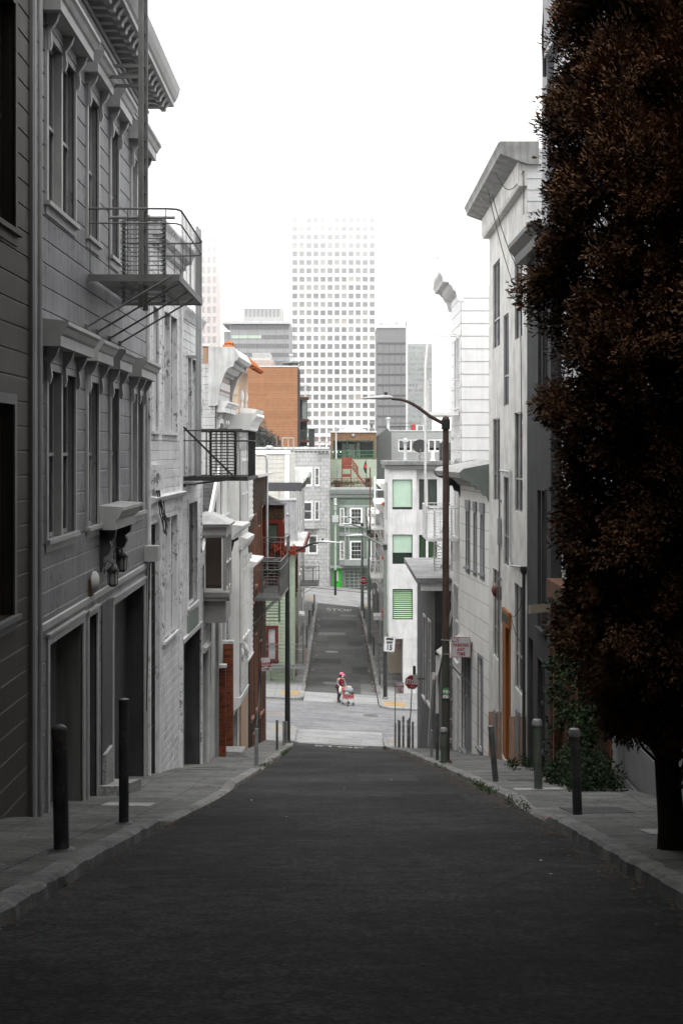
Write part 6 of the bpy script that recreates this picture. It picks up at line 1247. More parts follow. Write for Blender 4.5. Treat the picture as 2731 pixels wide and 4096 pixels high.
# banded grey office block with penthouse
y=420; t=thing('grey_office_block','wide grey banded office block with ribbed penthouse','building',(PX(1022,y),y,-16)); x0=PX(893,y); f=CAMW(x0,y); uu=lambda px: PX(px,y)-x0; W_=uu(1160)
gw=paint('office_grey',(.27,.27,.275),.6,.06,.2,streak=.1)
m=MB(); m.box(f,uu(920),W_,-16,PZ(1300,y),-22,0); m.box(f,0,uu(920),-16,PZ(1325,y),-22,-1.5); m.build('wall',gw,t)
for j,(a,b) in enumerate(((1301,1318),(1340,1356),(1375,1392),(1411,1427),(1444,1460))):
    m=MB(); m.box(f,uu(925),W_-.3,PZ(b,y),PZ(a,y),.0,.08); bnd=m.build('window_band',flat('office_glass' ,(.07,.075,.078),.3),t)
    m=MB()
    r=random.Random(j)
    for i in range(36):
        u=uu(925)+i*(W_-uu(925))/36; m.box(f,u,u+.10,PZ(b,y),PZ(a,y),.081,.13)
    m.build('mullions',gw,bnd)
    if j==1:
        m=MB(); m.box(f,uu(927),uu(1046),PZ(b-2,y),PZ(a+1,y),.081,.09); m.build('pale_blinds',flat('pale_green_glass',(.42,.52,.42),.5),bnd)  # pale green strip over part of one band
for i in range(1,8): m=MB(); m.box(f,uu(920)+i*2.7-.05,uu(920)+i*2.7+.05,-16,PZ(1300,y),.13,.16); m.build('pier',flat('office_joint',(.12,.12,.12)),t)
m=MB(); m.box(f,-.2,W_,PZ(1297,y),PZ(1285,y),-22,1.2); 
for i in range(20): m.lathe(f.P(.5+i*.98,PZ(1293,y),1.25),[(.16,-.3),(.2,0),(.1,.2)],8)
m.build('roof_fascia',paint('pale_fascia',(.42,.42,.42),.6,.1),t)
m=MB(); a,b=uu(971),uu(1128); m.box(f,a,b,PZ(1285,y),PZ(1229,y),-12,-3); m.build('penthouse',paint('penthouse_grey',(.36,.36,.355)),t)
m=MB()
for i in range(9): u=a+.6+i*(b-a-1.2)/8.6; 
for i in range(9):
    for j in range(5): u=a+.5+i*(b-a-1.2)/8.8; m.box(f,u,u+.75,PZ(1232+j*6.6+4.6,y),PZ(1232+j*6.6,y),-3,-2.95)
m.build('ribbed_cladding',flat('penthouse_glass',(.20,.20,.20),.5),t)
# pinkish block in front of it
y=330; t=thing('pink_stone_block','low pinkish stone block with a pale plant room','building',(PX(1041,y),y,-16)); m=MB(); m.cube(PX(987,y),PX(1092,y),y,y+15,-16,PZ(1462,y)); m.build('wall',bricks('pink_panels',(.40,.33,.30),(.38,.31,.28),(.25,.2,.18),1.6,1.2,.05,var=.05),t)
m=MB(); m.cube(PX(1005,y),PX(1078,y),y+3,y+12,PZ(1462,y),PZ(1408,y)); m.build('plant_room',paint('plant_room',(.45,.45,.44)),t)
m=MB()
for i in range(14): m.cube(PX(1006+i*5.2,y),PX(1007+i*5.2,y),y+2.9,y+2.99,PZ(1428,y),PZ(1409,y))
m.build('louvres',gw,t)
m=MB(); m.cube(PX(997,y),PX(1092,y),y+.5,y+12,PZ(1462,y)-.01,PZ(1440,y)); m.build('upper_wall',bricks('pink_panels',(.40,.33,.30),(.38,.31,.28),(.25,.2,.18),1.6,1.2,.05,var=.05),t)
# roof top strip left: small brick chimney block above the white house
t=thing('chimney_block','orange brick roof stair house behind the white coved cornice','chimney',(-4.5,52,3)); m=MB(); m.cube(PX(795,50),PX(836,50),50,51,2.6,PZ(1385,50)); m.build('stack',bricks('orange_brick',(.42,.16,.08),(.35,.13,.06),(.3,.25,.2),.25,.09,.01),t)
m=MB(); m.cube(PX(793,50),PX(838,50),49.95,51.05,PZ(1385,50),PZ(1378,50)); m.build('cap',pWt,t); m=MB(); m.cube(PX(800,50),PX(828,50),49.97,49.999,2.7,PZ(1393,50)); m.build('vent_panel',paint('vent_tan',(.3,.22,.16)),t)
# ---------------------------------------------------------------- haze, and the fog deck the towers vanish into
def vol(name,x0,x1,y0,y1,z0,z1,dens,label,col=(1,1,1)):
    m=bpy.data.materials.new(name); m.use_nodes=True; t=m.node_tree; t.nodes.remove(t.nodes['Principled BSDF']); v=t.nodes.new('ShaderNodeVolumePrincipled')
    v.inputs['Color'].default_value=(*col,1); v.inputs['Density'].default_value=dens; v.inputs['Anisotropy'].default_value=.0; t.links.new(v.outputs[0],t.nodes['Material Output'].inputs['Volume'])
    o=MB().cube(x0,x1,y0,y1,z0,z1).build(name,m); tag(o,label,kind='stuff'); o.visible_shadow=True; return o
vol('haze',-420,420,-60,1400,-19.5,150,.00010,'thin pale haze over the whole street',(.98,.985,1))
zl=[-15,38,50,62,74,86,100,149]; dn=[.0004,.0009,.0015,.0023,.0036,.0060,.012]
for a,b,d in zip(zl,zl[1:],dn): vol('fog_bank',-230,230,(330 if a<0 else 470),760,a+.0,b-.02,d,'fog bank swallowing the tops of the towers')
# ---------------------------------------------------------------- posts
post=paint('dark_post_paint',(.085,.09,.092),.5,.3,3,streak=.3,chips=.7,chipc=(.2,.17,.15)); postg=paint('galvanised_post',(.20,.21,.21),.5,.25,3,streak=.2); postgreen=paint('olive_post',(.085,.10,.085),.5,.25,3)
postw=paint('peeling_post',(.13,.13,.125),.6,.3,4,chips=1.0,chipc=(.55,.55,.53))
capm=flat('post_cap',(.16,.16,.16),.5)
def bollard(label,px,ytop,ybase,wpx,side,mat,lean=0,cap='dome',group='steel posts along the pavement edges',X=None,Y=None):
    if Y is None: 
        Y=8818-.14*F; Y=(1.55-.13)*F/(ybase-2856) 
    x=PX(px,Y) if X is None else X; z0=kz(side,x,Y); h=(ybase-ytop)/F*Y; r=wpx/F*Y/2
    t=thing('bollard',label,'bollard',(x,Y,z0),group)
    top=Vector((x+lean*h,Y,z0+h)); b=Vector((x,Y,z0-.1))
    MB().tube([b,top],r,16).build('post',mat,t)
    MB().lathe((x,Y,z0),[(r*1.9,-.03),(r*1.8,.018),(r*1.05,.035)],14).build('base',conc,t)
    if cap=='dome': MB().lathe(top,[(r*1.04,-.06),(r*1.06,.0),(r*.9,r*.35),(r*.5,r*.6),(.01,r*.7)],16).build('cap',mat,t)
    elif cap=='ring': MB().lathe(top,[(r*1.25,-.09),(r*1.25,-.03),(r*1.12,-.02),(r*1.12,.01),(r*.9,r*.3),(.01,r*.35)],16).build('cap',capm,t)
    else: MB().lathe(top,[(r*1.02,-.01),(r*1.02,.005),(.01,.005)],12).build('cap',capm,t)
    return t
bollard('fat dark concrete-filled post nearest on the left pavement',248,2922,3408,62,-1,post,-.02)
bollard('tall thin scratched post on the left pavement in front of the garages',496,2800,3299,40,-1,post,0,'flat')
bollard('short post carrying the leaning parking sign on the left pavement',1026,2898,3052,15,-1,postg,0,'flat')
bollard('slim weathered post standing alone before the left lamp post',1108,2882,3006,10,-1,post,0,'flat',Y=55)
bollard('slim post just left of the base of the left lamp post',1135,2884,2983,9,-1,postg,0,'flat',Y=61.5)
bollard('slim post touching the left lamp post base',1146,2887,2976,8,-1,postg,0,'flat',Y=64.2)
bollard('dark capped post nearest on the right pavement, beside the tree',2310,2900,3249,38,1,post,-.04,'ring')
bollard('olive capped post next to the ivy and shrub on the right pavement',2152,2882,3160,33,1,postgreen,-.02,'ring')
bollard('leaning dark post on the right pavement before the orange door',1984,2904,3132,23,1,post,-.1,'flat')
bollard('fat capped post standing against the brown lamp post',1774,2908,3050,25,1,postgreen,0,'ring',Y=40.4)
bollard('slim tall dark post left of the brown lamp post',1748,2856,3047,13,1,post,0,'flat',Y=43)
bollard('short grey post farthest of the three by the brown lamp post',1725,2922,3033,12,1,postg,0,'flat',Y=46)
cl=[(1580,2900,2998,8,'peeling post at the left end of the corner cluster',postw,'flat'),(1593,2885,2996,7,'peeling post second from the left in the corner cluster',postg,'dome'),(1598,2891,2997,6,'thin grey post third in the corner cluster',post,'dome'),(1612,2877,3003,9,'heavily peeled tall post in the middle of the corner cluster',postw,'dome'),(1630,2890,3002,7,'speckled post just left of the stop sign pole',postw,'dome'),(1637,2880,3000,8,'peeling post sleeving the foot of the stop sign pole',postw,'dome'),(1650,2896,3001,9,'grey capped post at the right end of the corner cluster',postg,'dome')]
for i,(px,a,b,w,lb,mt,cp) in enumerate(cl): bollard(lb,px,a,b,w,1,mt,0,cp,group='posts clustered on the right corner',Y=65.2+.25*(i%3))
FL=[(1257,2382,2450),(1251,2415,2468),(1243,2440,2495),(1236,2440,2512),(1231,2474,2560),(1226,2500,2595),(1213,2490,2660)]
ords=['first','second','third','fourth','fifth','sixth','seventh','eighth','ninth','tenth']
def fY(y): # distance on the far road for a base row
    return F*(14.2-.0270*83-.12)/( (y-1800)-.0270*F)
for i,(px,a,b) in enumerate(FL[::-1]):
    bollard(ords[i]+' slim post up the far left pavement from the crossing',px,a,b,6,-1,(postg,post)[i%2],0,'flat',group='slim posts up the far left pavement',Y=min(140,max(88,fY(b))))
FR=[(1528,2688,2747),(1517,2658,2733),(1513,2575,2664),(1494,2545,2622),(1488,2532,2567),(1473,2468,2521),(1464,2445,2492),(1457,2432,2474)]
for i,(px,a,b) in enumerate(FR):
    bollard(ords[i]+' slim post up the far right pavement from the corner',px,a,b,6,1,(postg,post)[i%2],0,'flat',group='slim posts up the far right pavement',Y=min(141,max(85,fY(b))))
t=thing('orange_marker','leaning orange marker plank on the far left pavement','marker',(PX(1217,96),96,kz(-1,-2.3,96)))
z=kz(-1,-2.3,96); x=PX(1218,96); MB().hexa([(x,96,z),(x+.1,96,z),(x+.1,96.06,z),(x,96.06,z),(x-.06,96,z+1.1),(x+.04,96,z+1.1),(x+.04,96.06,z+1.1),(x-.06,96.06,z+1.1)]).build('plank',flat('marker_orange',(.5,.07,.01),.6),t)
MB().cube(x-.07,x+.05,95.98,96.08,z+1.1,z+1.16).build('cap',iron,t)
# ---------------------------------------------------------------- street lamps
lampgrey=paint('lamp_head',(.42,.43,.43),.4,.05); rust=paint('rusty_brown_post',(.075,.052,.042),.5,.25,3,streak=.25)
polegr=paint('dark_pole',(.028,.03,.03),.45,.2); poleol=paint('olive_grey_pole',(.13,.15,.13),.5,.15)
def lamp(label,px,Y,ytop,side,r,mat,arm,headlen=.75,lowmat=None,split=None,X=None):
    """arm: list of (px,py) from pole to head, all at about the pole's distance"""
    x=PX(px,Y); z0=kz(side,x,Y); zt=PZ(ytop,Y); t=thing('street_lamp',label,'street lamp',(x,Y,z0),'street lamps')
    if split: 
        zs=PZ(split,Y); MB().tube([(x,Y,z0-.05),(x,Y,zs)],[r*1.12,r*1.05],16).build('lower_post',lowmat,t); MB().tube([(x,Y,zs),(x,Y,zt)],[r,r*.8],16).build('post',mat,t)
    else: MB().tube([(x,Y,z0-.05),(x,Y,zt)],[r*1.1,r*.78],16).build('post',mat,t)
    MB().lathe((x,Y,zt),[(r*.95,-.1),(r*.98,.02),(.02,.06)],14).build('cap',mat,t)
    MB().lathe((x,Y,z0),[(r*1.7,0),(r*1.7,.05),(r*1.2,.12)],14).build('base',mat,t)
    P=[Vector((PX(a,Y),Y,PZ(b,Y))) for a,b in arm]
    # smooth the arm
    S_=[]
    for i in range(len(P)-1):
        p0=P[max(i-1,0)];p1=P[i];p2=P[i+1];p3=P[min(i+2,len(P)-1)]
        for k in range(5):
            s=k/5; S_.append(.5*((2*p1)+(p2-p0)*s+(2*p0-5*p1+4*p2-p3)*s*s+(3*p1-p0-3*p2+p3)*s**3))
    S_.append(P[-1]); ra=r*.42
    MB().tube(S_,[ra*1.3-(ra*.5)*i/len(S_) for i in range(len(S_))],10).build('arm',mat,t)
    MB().cube(min(x,x)-.0-r*1.1,x+r*1.1,Y-r*1.1,Y+r*1.1,P[0].z-.14,P[0].z+.14).build('clamp',polegr,t)
    d=(P[-1]-P[-2]); d.z=0; d.normalize(); s=headlen; e=P[-1]; 
    dz=Vector((0,0,1)); sd=Vector((0,1,0)); prof=[(-.04,.05,.07),(.12*s,.09,.13),(.35*s,.10,.16),(.7*s,.07,.15),(1.25*s,.03,.10),(1.5*s,.012,.04)]
    rings=[]
    for u,h,w in prof: c=e+d*u+dz*(.03-.02*u); rings.append([c+dz*h*math.cos(a)*(1 if math.cos(a)>0 else .45)+sd*w*math.sin(a) for a in [k*math.pi/6 for k in range(12)]])
    m=MB(); n=12; vs=[q for rr_ in rings for q in rr_]; m.add(vs,[(i*n+k,i*n+(k+1)%n,(i+1)*n+(k+1)%n,(i+1)*n+k) for i in range(len(rings)-1) for k in range(n)],True); m.add(rings[0],[tuple(range(n))]); m.add(rings[-1],[tuple(range(n))]); hd=m.build('lamp_head',lampgrey,t)
    MB().lathe(e+d*(.25*s)+dz*.10,[(.05,0),(.055,.03),(.055,.09),(.03,.1)],10).build('sensor',iron,hd)
    return t
lamp('rusty brown street lamp post with long curved arm on the right pavement',1782,41.0,1672,1,.105,rust,[(1778,1697),(1720,1665),(1660,1622),(1610,1600),(1565,1596)],.66,postgreen and paint('dark_green_post',(.06,.06,.052),.5,.25,3,streak=.3),2570)
lamp('dark street lamp post with short arm in front of the pale green house',1150,65.8,2200,-1,.12,polegr,[(1157,2214),(1200,2196),(1245,2176),(1275,2171)],.72)
lamp('olive street lamp post carrying the speed limit sign',1540,81.5,2175,1,.11,poleol,[(1536,2188),(1500,2165),(1465,2147),(1447,2143)],.6,polegr,2600)
lamp('grey street lamp post halfway up the far right pavement',1476,108,2118,1,.13,poleol,[(1472,2126),(1440,2108),(1405,2098),(1396,2098)],.6)
lamp('last street lamp post before the upper street on the right',1448,139,2094,1,.13,poleol,[(1445,2098),(1425,2078),(1400,2070),(1390,2070)],.6)
# pole with relay boxes at the end
t=thing('utility_pole','pale green utility pole with grey boxes in front of the green house','utility pole',(PX(1341,153),153,gz(-.3,153)))
x=PX(1341,153); MB().tube([(x,153,gz(x,153)-.1),(x,153,PZ(2280,153))],.13,12).build('lower_post',polegr,t); MB().tube([(x,153,PZ(2280,153)),(x,153,PZ(2020,153))],[.11,.09],12).build('post',paint('pale_green_pole',(.36,.42,.36)),t)
MB().cube(x-.14,x+.14,152.8,153.1,PZ(2038,153),PZ(1992,153)).build('antenna_box',lampgrey,t); MB().cube(x-.33,x+.33,152.6,152.88,PZ(2088,153),PZ(2061,153)).build('relay_box',lampgrey,t); MB().lathe((x+.02,152.75,PZ(2020,153)),[(.15,0),(.15,.1),(.05,.16)],12).build('lamp_head',lampgrey,t)
# the hanging flag labels on the brown post
t=thing('pole_sticker','black and green stickers wrapped round the brown lamp post','sticker',(PX(1780,41),40.9,PZ(2765,41)))
Y=41.; x=PX(1782,Y); r=.119
sf_=lambda u,z: Vector((x+r*1.02*math.sin(u/r),Y-r*1.02*math.cos(u/r),z))
z0,z1=PZ(2797,Y),PZ(2749,Y); m=MB(); n=10
for i in range(n): 
    a=-.16+i*.32/n; b=a+.32/n; m.quad(sf_(a,z0),sf_(b,z0),sf_(b,z1),sf_(a,z1))
m.build('sheet',flat('sticker_black',(.012,.012,.012),.5),t,recalc=False)
s2=lambda u,z: Vector((x+(r*1.02+.003)*math.sin(u/r),Y-(r*1.02+.003)*math.cos(u/r),z))
for zz,s,c,sz in ((PZ(2764,Y),'SUSK',flat('sticker_white',(.7,.7,.7)),.085),(PZ(2784,Y),'SUSK',flat('sticker_white',(.7,.7,.7)),.085),(PZ(2754,Y),'VOTE',flat('sticker_green',(.05,.3,.06)),.05),(PZ(2774,Y),'VOTE',flat('sticker_green',(.05,.3,.06)),.05)):
    lettering(t,lambda a,b,zz=zz:s2(a,zz+b),s,sz,c,bold=.02,sx=.95)
# ---------------------------------------------------------------- signs
swhite=flat('sign_white',(.5,.5,.51),.6); sred=flat('sign_red',(.26,.006,.006),.6); sblack=flat('sign_black',(.02,.02,.02),.5); steel=postg
def plate(f,w,h,r=.03,n=4):
    pts=[]
    for cx_,cy_,a0 in ((w/2-r,h/2-r,0),(-w/2+r,h/2-r,90),(-w/2+r,-h/2+r,180),(w/2-r,-h/2+r,270)):
        for k in range(n+1): a=R(a0+90*k/n); pts.append((cx_+r*math.cos(a),cy_+r*math.sin(a)))
    return pts
def signframe(c,rot=0,yaw=0):
    c=Vector(c); ex=Vector((math.cos(yaw),math.sin(yaw),0)); n=Vector((math.sin(yaw),-math.cos(yaw),0)); cr,sr=math.cos(rot),math.sin(rot)
    return lambda u,v,w=0: c+ex*(u*cr-v*sr)+Vector((0,0,u*sr+v*cr))+n*w
def sign_body(t,f,pts,mat,th=.006,name='plate'):
    m=MB(); m.ext([f(u,v,-th) for u,v in pts],[f(u,v,0) for u,v in pts]); return m.build(name,mat,t)
def ring_shape(t,f,pts,k,mat,w=.003,name='border'):
    m=MB(); n=len(pts); a=[f(u,v,w) for u,v in pts]; b=[f(u*k[0],v*k[1],w) for u,v in pts]; m.add(a+b,[(i,(i+1)%n,n+(i+1)%n,n+i) for i in range(n)]); m.build(name,mat,t,recalc=False)
def no_parking(label,c,w,h,rot=0,yaw=0,pole=None,lines=('PARKING','ANY','TIME'),graf=False,pmat=None):
    t=thing('parking_sign',label,'parking sign',tuple(c)); f=signframe(c,rot,yaw)
    pts=plate(f,w,h,w*.06); sign_body(t,f,pts,swhite); ring_shape(t,f,[(a*.96,b*.97) for a,b in pts],(.955,.96),sred)
    m=MB(); m.add([f(-w*.46,h*.25,.003),f(-w*.10,h*.25,.003),f(-w*.10,h*.465,.003),f(-w*.46,h*.465,.003)],[(0,1,2,3)]); m.build('no_panel',sred,t,recalc=False)
    lettering(t,lambda a,b:f(-w*.28+a,h*.355+b,.006),'NO',h*.23,swhite,.01,.8,1.1)
    n=len(lines)
    ys=[.10,-.12,-.33] if n==3 else [.04,-.16]
    for s,yy in zip(lines,ys): lettering(t,lambda a,b,yy=yy:f(a,h*yy+b,.004),s,h*.20*(.8 if n==2 and s!='PARKING' else 1)*1.08,sred,.006,.74 if len(s)>5 else .78,1.18)
    if graf:
        m=MB(); r=random.Random(2); p=None
        for k in range(40):
            q=f(-w*.36+w*.72*k/40,-h*.34+h*.05*math.sin(k*1.9)+r.uniform(-.02,.02)*h,.006)
            if p is not None: m.bar(p,q,.004)
            p=q
        m.build('scrawl',sblack,t)
    if pole: 
        MB().tube(pole,.022,8).build('pole',pmat or steel,t)
    return t
Y=40.7; no_parking('NO PARKING ANY TIME sign strapped to the brown lamp post',(PX(1842,Y),Y,PZ(2589,Y)),78/F*Y,82/F*Y,R(-.5),0)
m=MB(); 
for py in (2559,2614): 
    x=PX(1782,41.); m.lathe((x,41.,PZ(py,41.)),[(.126,-.015),(.126,.015)],16); m.bar((x,40.88,PZ(py,41)),(PX(1806,Y),40.72,PZ(py,41)),.012)
tag(m.build('sign_bracket',steel,off=(PX(1782,41),41,-5)),'steel straps holding the parking sign to the brown lamp post','bracket')
Y=41.3; zc=PZ(2657,Y); x=PX(1064,Y)
no_parking('tilted NO PARKING ANY TIME sign with black scrawl on a leaning pole, left pavement',(x,Y,zc),36/F*Y,54/F*Y,R(4),0,[(PX(1026,Y),Y+.03,PZ(2905,Y)),(PX(1037,Y),Y+.03,PZ(2790,Y)),(PX(1040,Y),Y+.03,PZ(2680,Y)),(PX(1052,Y),Y+.02,PZ(2662,Y))],('PARKING','ANY TIME'),True)
Y=64.8; no_parking('faded NO PARKING ANY TIME sign on the thin pole at the right corner',(PX(1598.5,Y),Y,PZ(2751,Y)),31/F*Y,46/F*Y,R(-1),0,[(PX(1579,Y),Y+.03,PZ(3000,Y)),(PX(1580,Y),Y+.03,PZ(2730,Y)),])
Y=104; no_parking('small NO PARKING sign on the wall up the far right pavement',(PX(1531,Y),Y,PZ(2462,Y)),13/F*Y,24/F*Y)
Y=90; no_parking('NO PARKING sign half hidden behind the speed limit sign',(PX(1590,Y),Y,PZ(2583,Y)),14/F*Y,30/F*Y)
# speed limit
Y=81.3; c=(PX(1557,Y),Y,PZ(2577,Y)); w,h=45/F*Y,61/F*Y; t=thing('speed_limit_sign','white SPEED LIMIT 15 sign on the olive lamp post','speed sign',c); f=signframe(c,R(-4),0)
pts=plate(f,w,h,.05); sign_body(t,f,pts,swhite); ring_shape(t,f,[(a*.96,b*.97) for a,b in pts],(.955,.965),sblack)
lettering(t,lambda a,b:f(a,h*.33+b,.004),'SPEED',h*.165,sblack,.02,.95,1.1); lettering(t,lambda a,b:f(a,h*.11+b,.004),'LIMIT',h*.165,sblack,.02,.9,1.1); lettering(t,lambda a,b:f(a,-h*.22+b,.004),'15',h*.46,sblack,.02,.85,1.05)
# stop signs
def stop(label,c,d,rot,yaw,pole,tape=False):
    t=thing('stop_sign',label,'stop sign',tuple(c),None); f=signframe(c,rot,yaw); oc=[(d/2/math.cos(R(22.5))*math.cos(R(22.5+45*k)),d/2/math.cos(R(22.5))*math.sin(R(22.5+45*k))) for k in range(8)]
    sign_body(t,f,oc,sred); ring_shape(t,f,oc,(.93,.93),swhite,.003)
    lettering(t,lambda a,b:f(a,b,.004),'STOP',d*.46,swhite,.015,.76,1.05)
    MB().tube(pole,.025 if d<.7 else .04,8).build('pole',steel,t)
    if tape: 
        m=MB(); 
        for k in range(6): m.bar(f(-.08+.04*k,-.2+.03*(k%2),.006),f(-.06+.04*k,-.23+.03*((k+1)%2),.006),.008)
        m.ball(f(.0,-.12,.005),.025,6); m.build('sticker',swhite,t)
    return t
Y=65.6; stop('red STOP sign on a leaning pole at the right corner, half behind a grey box',(PX(1647,Y),Y,PZ(2729,Y)),56/F*Y,R(-6),0,[(PX(1634,Y),Y+.04,PZ(3000,Y)),(PX(1647,Y),Y+.04,PZ(2745,Y)),(PX(1650,Y),Y+.04,PZ(2700,Y))],True)
Y=136.5; stop('red STOP sign on a straight pole at the far upper corner',(PX(1454,Y),Y,PZ(2322,Y)),34/F*Y,0,0,[(PX(1454,Y),Y+.06,gz(2.3,Y)),(PX(1453,Y),Y+.06,PZ(2300,Y))])
t=thing('utility_box','grey box and black sensor on the dark house wall beside the stop sign','utility box',(PX(1665,62),62,PZ(2720,62)))
Y=62; m=MB(); m.hexa([(PX(1655,Y),Y,PZ(2737,Y)),(PX(1672,Y),Y,PZ(2740,Y)),(PX(1672,Y),Y+.3,PZ(2740,Y)),(PX(1655,Y),Y+.3,PZ(2737,Y)),(PX(1652,Y),Y,PZ(2700,Y)),(PX(1668,Y),Y,PZ(2698,Y)),(PX(1668,Y),Y+.3,PZ(2698,Y)),(PX(1652,Y),Y+.3,PZ(2700,Y))]); m.build('case',lampgrey,t)
m=MB(); m.cube(PX(1651,Y),PX(1662,Y),Y,Y+.15,PZ(2698,Y),PZ(2665,Y)); m.bar((PX(1665,Y),Y+.1,PZ(2715,Y)),(3.9,Y+.1,PZ(2718,Y)),.03); m.build('sensor',sblack,t)
# wires over the street
wire('thin wire crossing the street before the upper houses',[(PX(1325,120),120,PZ(2182,120)),(PX(1540,82),82,PZ(2217,82))],.5,.012)
wire('thin wire from the left lamp toward the white tiled house',[(PX(1225,110),110,PZ(2115,110)),(PX(1290,66),66,PZ(2172,66))],.1,.01)
# ---------------------------------------------------------------- person and cart
PXX,PYY=.07,80.2; gz0=gz(PXX,PYY)
per=thing('person','person in pink cap, white mask and dark red vest pushing a loaded cart','person',(PXX,PYY,gz0))
fd=Vector((.5,-.87,0)).normalized(); rt=Vector((-fd.y*-1,-fd.x,0)); rt=Vector((fd.y,-fd.x,0)) # forward, right hand
O=Vector((PXX,PYY,gz0))
def B(f_,r_,z): return O+fd*f_+rt*r_+Vector((0,0,z))
def skinmesh(name,pts,edges,mat,parent,sub=2,root=0):
    L=LOC[parent.name]; me=bpy.data.meshes.new(name); me.from_pydata([tuple(p-L) for p,_ in pts],edges,[]); o=link(name,me,mat,parent)
    md=o.modifiers.new('skin','SKIN'); md.use_smooth_shade=True
    for i,(p,r) in enumerate(pts): me.skin_vertices[0].data[i].radius=(r,r) if not isinstance(r,tuple) else r
    me.skin_vertices[0].data[root].use_root=True
    sb=o.modifiers.new('sub','SUBSURF'); sb.levels=sub; sb.render_levels=sub; return o
skinm=paint('skin',(.45,.24,.16),.6,.05,bump=0); trous=paint('dark_trousers',(.045,.05,.048),.8,.15); vest=paint('red_vest',(.17,.008,.014),.8,.15); sleeve=paint('grey_sleeve',(.15,.15,.155),.85,.1); pinkc=paint('pink_cap',(.75,.13,.2),.6,.08); shoe=flat('black_shoe',(.012,.012,.012),.5); hairm=flat('black_hair',(.012,.01,.01),.5)
pts=[(B(0,0,.86),.15),(B(.04,0,1.02),.13),(B(.10,0,1.18),.14),(B(.15,0,1.30),.12),(B(.18,0,1.37),.055),(B(.21,0,1.43),.05),(B(.23,0,1.52),.088),(B(.24,0,1.58),.075),
 (B(.0,.09,.82),.10),(B(.10,.09,.46),.065),(B(.02,.09,.09),.045),(B(.0,-.09,.82),.10),(B(-.04,-.09,.47),.065),(B(-.26,-.09,.13),.045),
 (B(.15,.17,1.30),.06),(B(.22,.23,1.06),.045),(B(.44,.19,.94),.033),(B(.52,.17,.92),.03),
 (B(.15,-.17,1.30),.06),(B(.22,-.23,1.06),.045),(B(.44,-.19,.94),.033),(B(.52,-.17,.92),.03),(B(.13,.09,.05),.035),(B(-.15,-.09,.06),.035)]
ed=[(0,1),(1,2),(2,3),(3,4),(4,5),(5,6),(6,7),(0,8),(8,9),(9,10),(0,11),(11,12),(12,13),(3,14),(14,15),(15,16),(16,17),(3,18),(18,19),(19,20),(20,21),(10,22),(13,23)]
skinmesh('body',pts,ed,skinm,per)
skinmesh('trousers',[(B(0,0,.86),.165),(B(.0,.09,.80),.115),(B(.10,.09,.46),.083),(B(.02,.09,.08),.072),(B(.0,-.09,.80),.115),(B(-.04,-.09,.47),.083),(B(-.26,-.09,.13),.072)],[(0,1),(1,2),(2,3),(0,4),(4,5),(5,6)],trous,per)
skinmesh('vest',[(B(-.03,0,.80),.20),(B(.02,0,.95),.185),(B(.08,0,1.14),.18),(B(.14,0,1.27),.16),(B(.18,0,1.38),.075),(B(.14,.13,1.32),.1),(B(.14,-.13,1.32),.1)],[(0,1),(1,2),(2,3),(3,4),(3,5),(3,6)],vest,per)
for s in (1,-1):
    skinmesh('sleeve',[(B(.15,.13*s,1.325),.09),(B(.17,.20*s,1.2),.068),(B(.22,.235*s,1.06),.058),(B(.42,.195*s,.945),.045)],[(0,1),(1,2),(2,3)],sleeve,per)
    f0=B(.42+.1,.17*s,.92); hp=[(f0,.03),(f0+fd*.05,.034)]; he=[(0,1)]
    for k in range(4):
        o1=rt*((k-1.5)*.021); L_=[.036,.042,.04,.032][k]; i0=len(hp); hp+=[(f0+fd*.085+o1+Vector((0,0,.005)),.0095),(f0+fd*(.085+L_)+o1-Vector((0,0,.018)),.009),(f0+fd*(.075+L_)+o1-Vector((0,0,.045)),.008)]; he+=[(1,i0),(i0,i0+1),(i0+1,i0+2)]
    i0=len(hp); hp+=[(f0+fd*.03-rt*(.03*s),.011),(f0+fd*.065-rt*(.045*s)-Vector((0,0,.02)),.009)]; he+=[(0,i0),(i0,i0+1)]
    skinmesh('hand',hp,he,skinm,per,1)
for f_,r_,z in ((.05,.09,.045),(-.22,-.09,.06)):
    m=MB(); m.ball(B(f_+.03,r_,z),.1,12,1,1,.5); m.ball(B(f_+.12,r_,z-.01),.07,10,1,1,.55); m.build('shoe',shoe,per)
hc=B(.24,0,1.545); look=Vector((.85,-.5,0)).normalized(); lr=Vector((look.y,-look.x,0))
m=MB(); m.ball(hc-look*.02,.105,14,1,1,1.12); m.ball(hc-look*.05-Vector((0,0,.07)),.08,12); m.build('hair',hairm,per)
m=MB(); m.ball(hc+look*.03-Vector((0,0,.01)),.088,14,.95,.95,1.1); m.lathe(hc+look*.11-Vector((0,0,.02)),[(.012,-.02),(.016,0),(.006,.02)],8,tuple(look)); 
m.build('face',skinm,per)
for s in (1,-1): MB().ball(hc+look*.107+lr*(.032*s)+Vector((0,0,.015)),.011,8).build('eye',hairm,per)
m=MB()
for i in range(6):
    for j in range(4):
        def q(i_,j_): a=-1.15+2.3*i_/6; b=-.095+.075*j_/4; return hc+look*(.03+.098*math.cos(a)*(1-abs(j_-2)*.03))+lr*(.098*math.sin(a))+Vector((0,0,b))
        m.quad(q(i,j),q(i+1,j),q(i+1,j+1),q(i,j+1))
m.build('face_mask',flat('mask_white',(.68,.7,.75),.7),per,recalc=False)
m=MB(); up=Vector((0,0,1)); cc=hc+Vector((0,0,.055)); vs=[];n=16
for i in range(6):
    a=math.pi/2*i/5
    for k in range(n): b=2*math.pi*k/n; vs.append(cc+look*(.122*math.cos(a)*math.cos(b))+lr*(.118*math.cos(a)*math.sin(b))+up*(.11*math.sin(a)))
